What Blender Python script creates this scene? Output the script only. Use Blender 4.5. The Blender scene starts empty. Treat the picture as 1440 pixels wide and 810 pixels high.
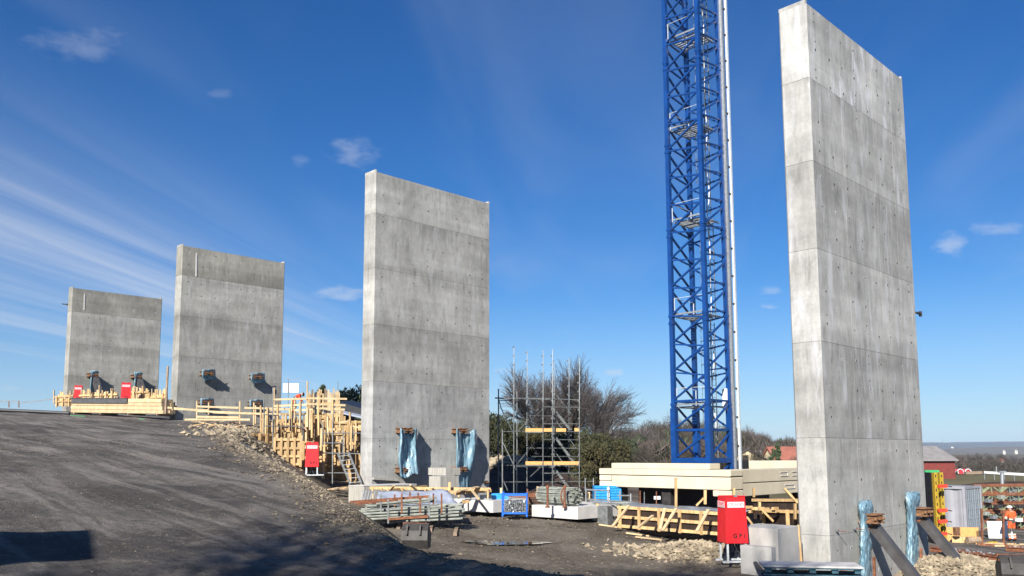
import bpy, bmesh, math, random
import numpy as np
from mathutils import Vector, Matrix, noise
random.seed(7)
RNG = np.random.default_rng(11)
scene = bpy.context.scene
COL = scene.collection

# ------------------------------------------------------------------ camera
F_PX, CX, CY, PITCH, ROLL = 1185.3, 720.0, 506.3, 0.1106, -0.0030
_F = Vector((0, math.cos(PITCH), math.sin(PITCH)))
_U0 = Vector((0, -math.sin(PITCH), math.cos(PITCH)))
_R0 = Vector((1, 0, 0))
_R = _R0 * math.cos(ROLL) + _U0 * math.sin(ROLL)
_U = -_R0 * math.sin(ROLL) + _U0 * math.cos(ROLL)
cam_d = bpy.data.cameras.new('camera')
cam_d.sensor_width = 36.0
cam_d.lens = F_PX / 1440 * 36
cam_d.shift_y = (CY - 405) / 1440
cam_d.clip_start = 0.1
cam_d.clip_end = 20000
cam = bpy.data.objects.new('camera', cam_d)
cam.matrix_world = Matrix(((_R.x, _U.x, -_F.x, 0), (_R.y, _U.y, -_F.y, 0), (_R.z, _U.z, -_F.z, 0), (0, 0, 0, 1)))
COL.objects.link(cam)
scene.camera = cam

def at(u, v, Y):
    """survey point: sight line through photograph pixel (u, v) at distance Y ahead (metres)"""
    d = _F + _R * ((u - CX) / F_PX) + _U * ((CY - v) / F_PX)
    return d * (Y / d.y)

# ------------------------------------------------------------------ light
SUN_EL = math.radians(30.5)
_h = Vector((-0.80, -2.20, 0)).normalized()
SUN = Vector((_h.x * math.cos(SUN_EL), _h.y * math.cos(SUN_EL), math.sin(SUN_EL)))
sl = bpy.data.lights.new('sun', 'SUN')
sl.energy = 5.0
sl.angle = math.radians(0.5)
sl.color = (1.0, 0.955, 0.88)
so = bpy.data.objects.new('sun', sl)
so.rotation_euler = SUN.to_track_quat('Z', 'Y').to_euler()
COL.objects.link(so)

world = bpy.data.worlds.new('World')
scene.world = world
world.use_nodes = True
wn = world.node_tree
wn.nodes.clear()
scene.view_settings.view_transform = 'Standard'
scene.view_settings.look = 'None'
scene.view_settings.exposure = 0.85
scene.view_settings.gamma = 1.0
scene.view_settings.use_curve_mapping = False

def build_world():
    N, L = wn.nodes, wn.links
    out = N.new('ShaderNodeOutputWorld')
    bg = N.new('ShaderNodeBackground')
    bg.inputs['Strength'].default_value = 0.052
    sky = N.new('ShaderNodeTexSky')
    sky.sky_type = 'NISHITA'
    sky.sun_disc = False
    sky.sun_elevation = SUN_EL
    sky.sun_rotation = math.atan2(SUN.x, SUN.y)
    sky.altitude = 50
    sky.air_density = 1.0
    sky.dust_density = 0.0
    sky.ozone_density = 3.0
    def math_(op, a, b=None, c=None):
        n = N.new('ShaderNodeMath'); n.operation = op
        for i, x in enumerate((a, b, c)):
            if x is None: continue
            if isinstance(x, (int, float)): n.inputs[i].default_value = x
            else: L.new(x, n.inputs[i])
        return n.outputs[0]
    def mapr(x, a, b, c=0.0, d=1.0, smooth=True):
        n = N.new('ShaderNodeMapRange'); n.interpolation_type = 'SMOOTHSTEP' if smooth else 'LINEAR'
        L.new(x, n.inputs[0])
        for i, val in enumerate((a, b, c, d)): n.inputs[i + 1].default_value = val
        return n.outputs[0]
    # a clear-air grade: the phone's picture holds deeper blue than the raw sky
    hsv = N.new('ShaderNodeHueSaturation')
    hsv.inputs['Hue'].default_value = 0.505
    hsv.inputs['Saturation'].default_value = 1.15
    hsv.inputs['Value'].default_value = 1.0
    L.new(sky.outputs[0], hsv.inputs['Color'])
    tc = N.new('ShaderNodeTexCoord')
    sep = N.new('ShaderNodeSeparateXYZ'); L.new(tc.outputs['Generated'], sep.inputs[0])
    tint = N.new('ShaderNodeValToRGB'); te = tint.color_ramp.elements
    te[0].position = 0.0; te[0].color = (0.62, 0.86, 1.16, 1); te[1].position = 0.5; te[1].color = (0.66, 0.90, 1.18, 1)
    e2 = te.new(0.12); e2.color = (0.66, 0.92, 1.16, 1)
    L.new(sep.outputs[2], tint.inputs[0])
    tm = N.new('ShaderNodeMix'); tm.data_type = 'RGBA'; tm.blend_type = 'MULTIPLY'; tm.inputs[0].default_value = 1.0
    L.new(sky.outputs[0], tm.inputs[6]); L.new(tint.outputs[0], tm.inputs[7]); L.new(tm.outputs[2], hsv.inputs['Color'])
    z = math_('MAXIMUM', sep.outputs[2], 0.02)
    px = math_('DIVIDE', sep.outputs[0], z)
    py = math_('DIVIDE', sep.outputs[1], z)
    across = math_('SUBTRACT', px, math_('MULTIPLY', py, 0.13))
    comb = N.new('ShaderNodeCombineXYZ')
    L.new(math_('MULTIPLY', across, 1.15), comb.inputs[0]); L.new(math_('MULTIPLY', py, 0.13), comb.inputs[1])
    n1 = N.new('ShaderNodeTexNoise'); n1.inputs['Scale'].default_value = 1.0; n1.inputs['Detail'].default_value = 7; n1.inputs['Roughness'].default_value = 0.56
    n1.inputs['Distortion'].default_value = 0.6
    L.new(comb.outputs[0], n1.inputs['Vector'])
    streak = mapr(n1.outputs[0], 0.35, 1.20)
    left = mapr(across, -0.7, -2.6)
    low = mapr(sep.outputs[2], 0.46, 0.26)
    ridges = None
    for (c_, w_, k_) in ((-1.65, 0.35, 0.22), (-2.15, 0.28, 0.70), (-2.85, 0.50, 1.0), (-3.6, 0.4, 0.6), (-4.45, 0.60, 0.85), (-5.8, 0.6, 0.6)):
        wob = math_('MULTIPLY', math_('SUBTRACT', n1.outputs[0], 0.5), 0.9)
        q_ = math_('DIVIDE', math_('ADD', math_('SUBTRACT', across, c_), wob), w_)
        g_ = math_('MULTIPLY', math_('POWER', 2.718, math_('MULTIPLY', math_('MULTIPLY', q_, q_), -1.0)), k_)
        ridges = g_ if ridges is None else math_('MAXIMUM', ridges, g_)
    cmb3 = N.new('ShaderNodeCombineXYZ'); L.new(math_('MULTIPLY', across, 5.5), cmb3.inputs[0]); L.new(math_('MULTIPLY', py, 0.30), cmb3.inputs[1])
    n5 = N.new('ShaderNodeTexNoise'); n5.inputs['Scale'].default_value = 1.0; n5.inputs['Detail'].default_value = 7; n5.inputs['Roughness'].default_value = 0.6; n5.inputs['Distortion'].default_value = 0.5
    L.new(cmb3.outputs[0], n5.inputs['Vector'])
    ridges = math_('MULTIPLY', ridges, mapr(n5.outputs[0], 0.25, 0.75, 0.45, 1.0))
    both = math_('MAXIMUM', math_('MULTIPLY', ridges, 0.58), math_('MULTIPLY', math_('MULTIPLY', streak, left), 0.45))
    fade_right = mapr(sep.outputs[0], 0.05, -0.35)
    cirrus = math_('MULTIPLY', math_('MULTIPLY', both, low), fade_right)
    # fainter veils elsewhere
    comb2 = N.new('ShaderNodeCombineXYZ')
    L.new(math_('MULTIPLY', across, 0.9), comb2.inputs[0]); L.new(math_('MULTIPLY', py, 0.2), comb2.inputs[1]); comb2.inputs[2].default_value = 4.3
    n2 = N.new('ShaderNodeTexNoise'); n2.inputs['Scale'].default_value = 1.3; n2.inputs['Detail'].default_value = 6
    n2.inputs['Distortion'].default_value = 1.0
    L.new(comb2.outputs[0], n2.inputs['Vector'])
    veil = math_('MULTIPLY', mapr(n2.outputs[0], 0.42, 0.85), 0.12)
    hz = math_('MULTIPLY', mapr(sep.outputs[2], 0.22, 0.0), 0.30)
    total = math_('MAXIMUM', math_('MAXIMUM', cirrus, veil), hz)
    # small fair-weather scraps, each a soft patch of sky direction broken up by noise
    n3 = N.new('ShaderNodeTexNoise'); n3.inputs['Scale'].default_value = 34; n3.inputs['Detail'].default_value = 6; n3.inputs['Roughness'].default_value = 0.6
    mp = N.new('ShaderNodeMapping'); mp.inputs['Scale'].default_value = (1, 1, 2.2)
    L.new(tc.outputs['Generated'], mp.inputs[0]); L.new(mp.outputs[0], n3.inputs['Vector'])
    scraps = [(115, 62, 62, 24, .25), (498, 215, 38, 20, .40), (425, 226, 14, 10, .2), (480, 411, 48, 14, .34), (710, 521, 26, 6, .32), (862, 524, 24, 7, .38), (800, 468, 30, 9, .18), (1338, 342, 22, 16, .3), (1400, 322, 30, 11, .24), (1078, 409, 20, 7, .26), (1076, 431, 18, 6, .3), (1395, 592, 50, 4, .3), (60, 545, 90, 7, .30), (1250, 560, 60, 5, .2), (310, 130, 16, 8, .18)]
    for (u, v, ru, rv, k) in scraps:
        d = at(u, v, 1.0).normalized()
        dx = at(u + 1, v, 1.0).normalized() - d
        right = dx.normalized(); up = right.cross(d).normalized()
        def dot(vec):
            n = N.new('ShaderNodeVectorMath'); n.operation = 'DOT_PRODUCT'
            L.new(tc.outputs['Generated'], n.inputs[0]); n.inputs[1].default_value = vec
            return n.outputs['Value']
        a = math_('DIVIDE', dot(right), ru * 1.5 / F_PX)
        b = math_('DIVIDE', math_('SUBTRACT', dot(up), 0.0), rv * 1.5 / F_PX)
        r2 = math_('ADD', math_('MULTIPLY', a, a), math_('MULTIPLY', b, b))
        front = math_('GREATER_THAN', dot(d), 0.5)
        m = math_('SUBTRACT', math_('ADD', n3.outputs[0], 0.42), math_('MULTIPLY', r2, 0.55))
        m = math_('MULTIPLY', math_('MULTIPLY', mapr(m, 0.62, 1.15), k * (0.75 if v < 300 else 1.5)), front)
        total = math_('MAXIMUM', total, m)
    mix = N.new('ShaderNodeMix'); mix.data_type = 'RGBA'
    L.new(total, mix.inputs[0]); L.new(hsv.outputs[0], mix.inputs[6])
    mix.inputs[7].default_value = (7.6, 8.1, 9.0, 1)
    L.new(mix.outputs[2], bg.inputs['Color'])
    L.new(bg.outputs[0], out.inputs[0])
build_world()

# ------------------------------------------------------------------ materials
def ramp_node(N, stops):
    r = N.new('ShaderNodeValToRGB')
    e = r.color_ramp.elements
    while len(e) < len(stops): e.new(0.5)
    for i, (p, c) in enumerate(stops):
        e[i].position = p; e[i].color = (*c, 1)
    return r

def M(name, c1, c2=None, scale=6.0, rough=0.8, metal=0.0, bump=0.0, bscale=None, stretch=(1, 1, 1), island=0.0, objrand=0.0, detail=5, spec=0.4, lo=0.35, hi=0.65, alpha=None, c3=None, p3=None):
    m = bpy.data.materials.new(name); m.use_nodes = True
    nt = m.node_tree; N, L = nt.nodes, nt.links
    b = N['Principled BSDF']
    b.inputs['Roughness'].default_value = rough
    b.inputs['Metallic'].default_value = metal
    b.inputs['Specular IOR Level'].default_value = spec
    if c2 is None: c2 = tuple(x * 0.8 for x in c1)
    tc = N.new('ShaderNodeTexCoord'); mp = N.new('ShaderNodeMapping'); mp.inputs['Scale'].default_value = stretch
    L.new(tc.outputs['Object'], mp.inputs[0])
    n = N.new('ShaderNodeTexNoise'); n.inputs['Scale'].default_value = scale; n.inputs['Detail'].default_value = detail
    L.new(mp.outputs[0], n.inputs['Vector'])
    stops = [(lo, c1), (hi, c2)]
    if c3: stops.append((p3 or 0.8, c3))
    r = ramp_node(N, stops); L.new(n.outputs[0], r.inputs[0])
    col = r.outputs[0]
    for amt, kind in ((island, 'i'), (objrand, 'o')):
        if amt <= 0: continue
        if kind == 'i':
            g = N.new('ShaderNodeNewGeometry'); src = g.outputs['Random Per Island']
        else:
            g = N.new('ShaderNodeObjectInfo'); src = g.outputs['Random']
        mr = N.new('ShaderNodeMapRange'); L.new(src, mr.inputs[0])
        mr.inputs[3].default_value = 1 - amt; mr.inputs[4].default_value = 1 + amt
        hs = N.new('ShaderNodeHueSaturation'); L.new(mr.outputs[0], hs.inputs['Value']); L.new(col, hs.inputs['Color'])
        col = hs.outputs[0]
    L.new(col, b.inputs['Base Color'])
    if bump > 0:
        n2 = N.new('ShaderNodeTexNoise'); n2.inputs['Scale'].default_value = bscale or scale * 3; n2.inputs['Detail'].default_value = 6
        L.new(mp.outputs[0], n2.inputs['Vector'])
        bp = N.new('ShaderNodeBump'); bp.inputs['Strength'].default_value = bump; bp.inputs['Distance'].default_value = 0.03
        L.new(n2.outputs[0], bp.inputs['Height']); L.new(bp.outputs[0], b.inputs['Normal'])
    if alpha is not None:
        b.inputs['Alpha'].default_value = alpha
    return m

JOFF = dict(farthest=12.66 - 2.2, third=12.45 - 1.9, middle=12.15 + 3.0, near=11.75 + 5.8)
def concrete(name, base, warm=1.0, blotch=0.24, streak=0.16, bloom=0.0, seed=0.0, zband=None, rough=0.85):
    joff = JOFF.get(name.split('_')[-1] if 'low' not in name and 'top' not in name else name.split('_')[-2], 0.0)
    """cast concrete: cloudy blotches, rain streaks, faint pour bands; bloom = white lime run-offs"""
    m = bpy.data.materials.new(name); m.use_nodes = True
    nt = m.node_tree; N, L = nt.nodes, nt.links
    b = N['Principled BSDF']; b.inputs['Roughness'].default_value = rough; b.inputs['Specular IOR Level'].default_value = 0.25
    tc = N.new('ShaderNodeTexCoord')
    oi = N.new('ShaderNodeObjectInfo')
    def noise_(scale, stretch, off, det=6, rgh=0.6, dist=0.0):
        mp = N.new('ShaderNodeMapping'); mp.inputs['Scale'].default_value = stretch; mp.inputs['Location'].default_value = (off, off * 1.7, off * 0.6)
        L.new(tc.outputs['Object'], mp.inputs[0])
        n = N.new('ShaderNodeTexNoise'); n.inputs['Scale'].default_value = scale; n.inputs['Detail'].default_value = det; n.inputs['Roughness'].default_value = rgh
        n.inputs['Distortion'].default_value = dist
        L.new(mp.outputs[0], n.inputs['Vector']); return n.outputs[0]
    def mr(x, a, b_, c, d):
        n = N.new('ShaderNodeMapRange'); L.new(x, n.inputs[0])
        for i, val in enumerate((a, b_, c, d)): n.inputs[i + 1].default_value = val
        return n.outputs[0]
    def mul(x, y, op='MULTIPLY'):
        n = N.new('ShaderNodeMath'); n.operation = op
        for i, q in enumerate((x, y)):
            if isinstance(q, (int, float)): n.inputs[i].default_value = q
            else: L.new(q, n.inputs[i])
        return n.outputs[0]
    f1 = mr(noise_(0.55, (1, 1, 1), seed), 0.3, 0.7, 1 - blotch, 1 + blotch)
    f2 = mr(noise_(1.6, (2.2, 2.2, 0.22), seed + 3, 7, 0.7), 0.3, 0.7, 1 - streak * .55, 1 + streak * .55)
    f3 = mr(noise_(0.9, (0.15, 0.15, 2.3), seed + 9, 4), 0.3, 0.7, 0.93, 1.07)
    f4 = mr(noise_(14, (1, 1, 1), seed + 1, 5), 0.3, 0.7, 0.93, 1.07)
    f5 = mr(oi.outputs['Random'], 0, 1, 0.93, 1.07)
    f6 = mr(noise_(0.75, (0.05, 0.05, 1.0), seed + 14, 3), 0.32, 0.68, 0.84, 1.14)
    f7 = mr(noise_(3.4, (1, 1, 0.6), seed + 17, 8, 0.72), 0.3, 0.7, 0.86, 1.12)
    oc = N.new('ShaderNodeSeparateColor'); L.new(oi.outputs['Color'], oc.inputs[0])
    v = mul(mul(mul(f1, f2), mul(f3, f4)), mul(mul(f6, f7), oc.outputs[0]))
    # dark weather stains
    st = noise_(2.2, (1.5, 1.5, 0.35), seed + 20, 8, 0.7, 0.4)
    v = mul(v, mr(st, 0.55, 0.74, 1.0, 0.62))
    sx = N.new('ShaderNodeSeparateXYZ'); L.new(tc.outputs['Object'], sx.inputs[0])
    fr = mul(mul(mul(sx.outputs[2], joff, 'SUBTRACT'), 1 / 2.86), 1.0, 'FRACT')
    runs = mr(noise_(2.6, (2.4, 2.4, 0.10), seed + 40, 7, 0.7), 0.42, 0.62, 0.0, 1.0)
    foot = mul(mr(fr, 0.0, 0.30, 1.0, 0.0), runs); head = mul(mr(fr, 0.62, 1.0, 0.0, 1.0), runs)
    v = mul(v, mul(1.0, mul(mul(foot, 0.10), mul(head, 0.20), 'ADD'), 'SUBTRACT'))
    col = N.new('ShaderNodeCombineColor')
    L.new(mul(v, base * (1 + 0.02 * warm)), col.inputs[0]); L.new(mul(v, base), col.inputs[1]); L.new(mul(v, base * (1 - 0.06 * warm)), col.inputs[2])
    c = col.outputs[0]
    if bloom > 0:
        bl = mr(noise_(1.3, (1.8, 1.8, 0.35), seed + 30, 8, 0.66, 0.6), 0.52, 0.68, 0.0, bloom)
        mx = N.new('ShaderNodeMix'); mx.data_type = 'RGBA'; L.new(bl, mx.inputs[0]); L.new(c, mx.inputs[6]); mx.inputs[7].default_value = (0.60, 0.60, 0.63, 1)
        c = mx.outputs[2]
    L.new(c, b.inputs['Base Color'])
    bp = N.new('ShaderNodeBump'); bp.inputs['Strength'].default_value = 0.25; bp.inputs['Distance'].default_value = 0.01
    L.new(noise_(9, (1, 1, 1), seed, 8), bp.inputs['Height']); L.new(bp.outputs[0], b.inputs['Normal'])
    return m

MT = {}
MT['timber'] = M('fresh_timber', (0.55, 0.37, 0.18), (0.38, 0.245, 0.11), scale=3, stretch=(4, 4, 1), rough=0.75, island=0.18, objrand=0.26)
MT['timber_pale'] = M('pale_timber', (0.56, 0.42, 0.25), (0.44, 0.32, 0.175), scale=3, rough=0.75, island=0.15, objrand=0.15)
MT['ply'] = M('formwork_plywood', (0.55, 0.385, 0.19), (0.36, 0.24, 0.115), scale=1.4, rough=0.7, island=0.12, objrand=0.28)
MT['darkply'] = M('dark_film_plywood', (0.050, 0.032, 0.024), (0.028, 0.018, 0.014), scale=2.5, rough=0.5, objrand=0.2)
MT['old_timber'] = M('weathered_timber', (0.30, 0.22, 0.15), (0.18, 0.13, 0.09), scale=4, rough=0.85, island=0.25, objrand=0.25)
MT['galv'] = M('galvanised_steel', (0.36, 0.38, 0.385), (0.25, 0.265, 0.27), scale=9, rough=0.45, metal=0.55, objrand=0.12, island=0.10)
MT['zinc'] = M('bright_zinc', (0.60, 0.63, 0.65), (0.46, 0.49, 0.50), scale=9, rough=0.45, metal=0.1)
MT['galv_dark'] = M('dull_scaffold_steel', (0.22, 0.23, 0.23), (0.13, 0.135, 0.135), scale=6, rough=0.55, metal=0.4, objrand=0.15, island=0.15)
MT['scaf'] = M('scaffold_tube_steel', (0.15, 0.16, 0.158), (0.09, 0.096, 0.095), scale=6, rough=0.5, metal=0.3, objrand=0.2)
MT['pipe'] = M('grey_green_pipe', (0.37, 0.39, 0.34), (0.22, 0.23, 0.20), scale=5, rough=0.55, metal=0.25, island=0.28)
MT['rust'] = M('rusty_steel', (0.24, 0.095, 0.045), (0.12, 0.045, 0.025), scale=8, rough=0.85, bump=0.3, island=0.25, objrand=0.15)
MT['rust_brown'] = M('brown_rusted_bracket', (0.26, 0.13, 0.06), (0.09, 0.045, 0.025), scale=12, rough=0.85, bump=0.4, island=0.25)
MT['strut'] = M('grey_mill_steel', (0.075, 0.072, 0.074), (0.050, 0.045, 0.043), scale=3.0, rough=0.55, metal=0.0, c3=(0.16, 0.085, 0.05), p3=0.72)
MT['crane'] = M('blue_crane_paint', (0.003, 0.048, 0.215), (0.002, 0.034, 0.15), scale=2.2, bump=0.1, c3=(0.02, 0.035, 0.08), p3=0.78, rough=0.38, spec=0.5, island=0.08)
MT['white_steel'] = M('white_painted_steel', (0.78, 0.78, 0.76), (0.66, 0.66, 0.64), scale=6, rough=0.5)
MT['blue_paint'] = M('bright_blue_paint', (0.01, 0.14, 0.62), (0.01, 0.10, 0.46), scale=9, rough=0.5)
MT['blue_plastic'] = M('blue_crate_plastic', (0.03, 0.30, 0.68), (0.02, 0.22, 0.55), scale=9, rough=0.4, island=0.15)
MT['red'] = M('red_cover_paint', (0.72, 0.012, 0.018), (0.60, 0.014, 0.018), scale=3, rough=0.5, bump=0.15, bscale=2.5)
MT['black'] = M('black_plastic', (0.012, 0.012, 0.014), (0.02, 0.02, 0.022), scale=6, rough=0.45)
MT['white'] = M('white_print', (0.80, 0.80, 0.80), (0.74, 0.74, 0.74), scale=8, rough=0.5)
MT['yellow'] = M('yellow_paint', (0.42, 0.28, 0.025), (0.30, 0.20, 0.02), scale=10, rough=0.5, c3=(0.30, 0.20, 0.05), p3=0.75)
MT['clamp'] = M('red_clamp_paint', (0.80, 0.06, 0.03), (0.60, 0.04, 0.02), scale=10, rough=0.5)
MT['hole'] = M('tie_hole_dark', (0.05, 0.047, 0.045), (0.12, 0.115, 0.11), scale=30, rough=0.95)
MT['lime'] = M('lime_bloom', (0.62, 0.62, 0.64), (0.5, 0.5, 0.52), scale=10, rough=0.9)
MT['stone'] = M('broken_stone', (0.19, 0.155, 0.112), (0.085, 0.068, 0.051), scale=3, rough=0.95, island=0.6, bump=0.3)
MT['stone_grey'] = M('crushed_grey_gravel', (0.20, 0.20, 0.19), (0.12, 0.115, 0.11), scale=4, rough=0.95, island=0.4)
MT['stone_tan'] = M('tan_excavated_rock', (0.33, 0.27, 0.185), (0.20, 0.16, 0.11), scale=2.5, rough=0.95, island=0.3, bump=0.5, bscale=5)
MT['wax'] = M('precast_cream_concrete', (0.60, 0.53, 0.40), (0.52, 0.455, 0.335), scale=1.1, bump=0.15, bscale=8, rough=0.8, objrand=0.04)
MT['white_conc'] = M('pale_fresh_concrete', (0.56, 0.54, 0.51), (0.47, 0.455, 0.43), scale=2.4, rough=0.85)
MT['blockconc'] = M('grey_block_concrete', (0.42, 0.40, 0.375), (0.34, 0.33, 0.31), scale=2.0, rough=0.85)
MT['boardconc'] = M('board_marked_concrete', (0.44, 0.42, 0.37), (0.27, 0.255, 0.225), scale=5, stretch=(5, 5, 0.25), rough=0.9)
MT['tarp'] = M('pale_grey_tarpaulin', (0.33, 0.36, 0.43), (0.25, 0.28, 0.35), scale=3, rough=0.5, bump=0.6, bscale=5)
MT['bluetarp'] = M('blue_tarpaulin', (0.03, 0.20, 0.52), (0.02, 0.14, 0.40), scale=3, rough=0.45, bump=0.5, bscale=6)
MT['cable'] = M('black_rubber_cable', (0.03, 0.035, 0.05), (0.02, 0.022, 0.03), scale=5, rough=0.5)
MT['green'] = M('green_paint', (0.04, 0.26, 0.10), (0.04, 0.35, 0.12), scale=5, rough=0.6)
MT['darksteel'] = M('dark_bucket_steel', (0.055, 0.05, 0.047), (0.03, 0.027, 0.025), scale=4, rough=0.6, metal=0.2)
MT['osb'] = M('orange_chipboard', (0.62, 0.36, 0.13), (0.50, 0.27, 0.09), scale=14, rough=0.8)

def plastic():
    m = bpy.data.materials.new('turquoise_plastic_sheet'); m.use_nodes = True
    nt = m.node_tree; N, L = nt.nodes, nt.links
    b = N['Principled BSDF']; b.inputs['Roughness'].default_value = 0.30; b.inputs['Specular IOR Level'].default_value = 0.6
    tc = N.new('ShaderNodeTexCoord'); mp = N.new('ShaderNodeMapping'); mp.inputs['Scale'].default_value = (1, 1, 0.35); L.new(tc.outputs['Object'], mp.inputs[0])
    n = N.new('ShaderNodeTexNoise'); n.inputs['Scale'].default_value = 5; n.inputs['Detail'].default_value = 6; L.new(mp.outputs[0], n.inputs['Vector'])
    r = ramp_node(N, [(0.3, (0.15, 0.28, 0.36)), (0.55, (0.24, 0.39, 0.48)), (0.72, (0.58, 0.74, 0.75))]); L.new(n.outputs[0], r.inputs[0]); L.new(r.outputs[0], b.inputs['Base Color'])
    bp = N.new('ShaderNodeBump'); bp.inputs['Strength'].default_value = 0.7; bp.inputs['Distance'].default_value = 0.05
    L.new(n.outputs[0], bp.inputs['Height']); L.new(bp.outputs[0], b.inputs['Normal'])
    tr = N.new('ShaderNodeBsdfTranslucent'); L.new(r.outputs[0], tr.inputs['Color'])
    mx = N.new('ShaderNodeMixShader'); mx.inputs[0].default_value = 0.22
    L.new(b.outputs[0], mx.inputs[1]); L.new(tr.outputs[0], mx.inputs[2]); L.new(mx.outputs[0], N['Material Output'].inputs[0])
    return m
MT['plastic'] = plastic()

# ------------------------------------------------------------------ mesh helpers
def V(*a): return Vector(a)

class MB:
    """collects solids in world coordinates and links them as ONE mesh object"""
    def __init__(s): s.v = []; s.f = []; s.mi = []
    def add(s, vs, fs, mi=0):
        o = len(s.v); s.v += [tuple(x) for x in vs]; s.f += [tuple(i + o for i in f) for f in fs]; s.mi += [mi] * len(fs)
        return s
    def obox(s, c, ax, ay, az, mi=0):
        c = Vector(c)
        p = [c + ax * i + ay * j + az * k for k in (-1, 1) for j in (-1, 1) for i in (-1, 1)]
        return s.add(p, [(0, 2, 3, 1), (4, 5, 7, 6), (0, 1, 5, 4), (2, 6, 7, 3), (0, 4, 6, 2), (1, 3, 7, 5)], mi)
    def box(s, c, sx, sy, sz, rz=0.0, mi=0):
        ca, sa = math.cos(rz), math.sin(rz)
        return s.obox(c, V(ca, sa, 0) * sx / 2, V(-sa, ca, 0) * sy / 2, V(0, 0, sz / 2), mi)
    def beam(s, p, q, w, h=None, up=(0, 0, 1), mi=0):
        p, q = Vector(p), Vector(q); h = h or w
        d = (q - p); l = d.length
        if l < 1e-6: return s
        d.normalize(); upv = Vector(up)
        if abs(d.dot(upv)) > 0.98: upv = V(1, 0.03, 0)
        x = d.cross(upv).normalized(); y = x.cross(d).normalized()
        return s.obox((p + q) / 2, x * w / 2, d * l / 2, y * h / 2, mi)
    def tube(s, p, q, r, n=6, r2=None, caps=True, mi=0):
        p, q = Vector(p), Vector(q); r2 = r if r2 is None else r2
        d = (q - p)
        if d.length < 1e-6: return s
        d.normalize(); a = d.orthogonal().normalized(); b = d.cross(a)
        vs = []
        for pt, rr in ((p, r), (q, r2)):
            for i in range(n):
                t = 2 * math.pi * i / n
                vs.append(pt + a * math.cos(t) * rr + b * math.sin(t) * rr)
        fs = [(i, (i + 1) % n, n + (i + 1) % n, n + i) for i in range(n)]
        if caps: fs += [tuple(range(n - 1, -1, -1)), tuple(range(n, 2 * n))]
        return s.add(vs, fs, mi)
    def path(s, pts, r, n=6, mi=0):
        for a, b in zip(pts[:-1], pts[1:]): s.tube(a, b, r, n, mi=mi)
        return s
    def prism(s, poly, z0, z1, mi=0):
        n = len(poly)
        vs = [(x, y, z0) for x, y in poly] + [(x, y, z1) for x, y in poly]
        fs = [(i, (i + 1) % n, n + (i + 1) % n, n + i) for i in range(n)] + [tuple(range(n - 1, -1, -1)), tuple(range(n, 2 * n))]
        return s.add(vs, fs, mi)
    def stone(s, c, r, mi=0, flat=0.7):
        c = Vector(c)
        dirs = [(1, 0, 0), (-1, 0, 0), (0, 1, 0), (0, -1, 0), (0, 0, 1), (0, 0, -1)]
        a = random.random() * 6.28; ca, sa = math.cos(a), math.sin(a)
        vs = []
        for x, y, z in dirs:
            x += random.uniform(-.45, .45); y += random.uniform(-.45, .45); z += random.uniform(-.45, .45)
            k = r * random.uniform(0.7, 1.3)
            vs.append(c + V((x * ca - y * sa) * k * 1.15, (x * sa + y * ca) * k, z * k * flat))
        return s.add(vs, [(0, 2, 4), (2, 1, 4), (1, 3, 4), (3, 0, 4), (2, 0, 5), (1, 2, 5), (3, 1, 5), (0, 3, 5)], mi)
    def build(s, name, mat, parent=None, smooth=False, origin=None):
        me = bpy.data.meshes.new(name)
        if parent is not None:
            o0 = parent.location.copy(); pp_ = parent.parent
            while pp_ is not None: o0 = o0 + pp_.location; pp_ = pp_.parent
        elif origin is not None: o0 = Vector(origin)
        else:
            a = np.array(s.v); o0 = V((a[:, 0].min() + a[:, 0].max()) / 2, (a[:, 1].min() + a[:, 1].max()) / 2, a[:, 2].min())
        me.from_pydata([(x - o0.x, y - o0.y, z - o0.z) for x, y, z in s.v], [], s.f)
        mats = mat if isinstance(mat, (list, tuple)) else [mat]
        for m in mats: me.materials.append(m)
        if len(mats) > 1: me.polygons.foreach_set('material_index', s.mi)
        if smooth: me.polygons.foreach_set('use_smooth', [True] * len(me.polygons))
        me.update()
        o = bpy.data.objects.new(name, me); COL.objects.link(o)
        if parent is not None: o.parent = parent
        else: o.location = o0
        return o

def tag(o, label=None, cat=None, group=None, kind=None):
    if label: o['label'] = label
    if cat: o['category'] = cat
    if group: o['group'] = group
    if kind: o['kind'] = kind
    return o

def thing(name, label, cat, loc, group=None):
    o = bpy.data.objects.new(name, None); o.location = Vector(loc); o.empty_display_size = 0.3
    COL.objects.link(o); return tag(o, label, cat, group)

def again(src, name, parent, offset):
    """another part sharing src's mesh, moved by offset"""
    c = bpy.data.objects.new(name, src.data); c.parent = parent; c.location = src.location + Vector(offset)
    COL.objects.link(c); return c

def copy_thing(root, loc, rz, label, group=None, scale=None):
    r = root.copy(); COL.objects.link(r); r.location = Vector(loc); r.rotation_euler = (0, 0, rz)
    if scale: r.scale = scale
    r['label'] = label
    if group: r['group'] = group
    for ch in list(root.children):
        c = ch.copy(); COL.objects.link(c); c.parent = r
        for g in list(ch.children):
            d = g.copy(); COL.objects.link(d); d.parent = c
    return r

def fbm(x, y, z=0.0, o=4): return noise.fractal(Vector((x, y, z)), 1.0, 2.0, o)

# ------------------------------------------------------------------ terrain heights
G = 0.071
def up_z(x, y):
    s = -0.72 * x + 0.69 * y
    z = -1.65 + G * s
    over = np.maximum(s - 70, 0)
    return z - G * over - 0.0006 * over ** 2 * (over < 60) - (over >= 60) * (0.0006 * 3600 + 0.05 * (over - 60))

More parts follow.
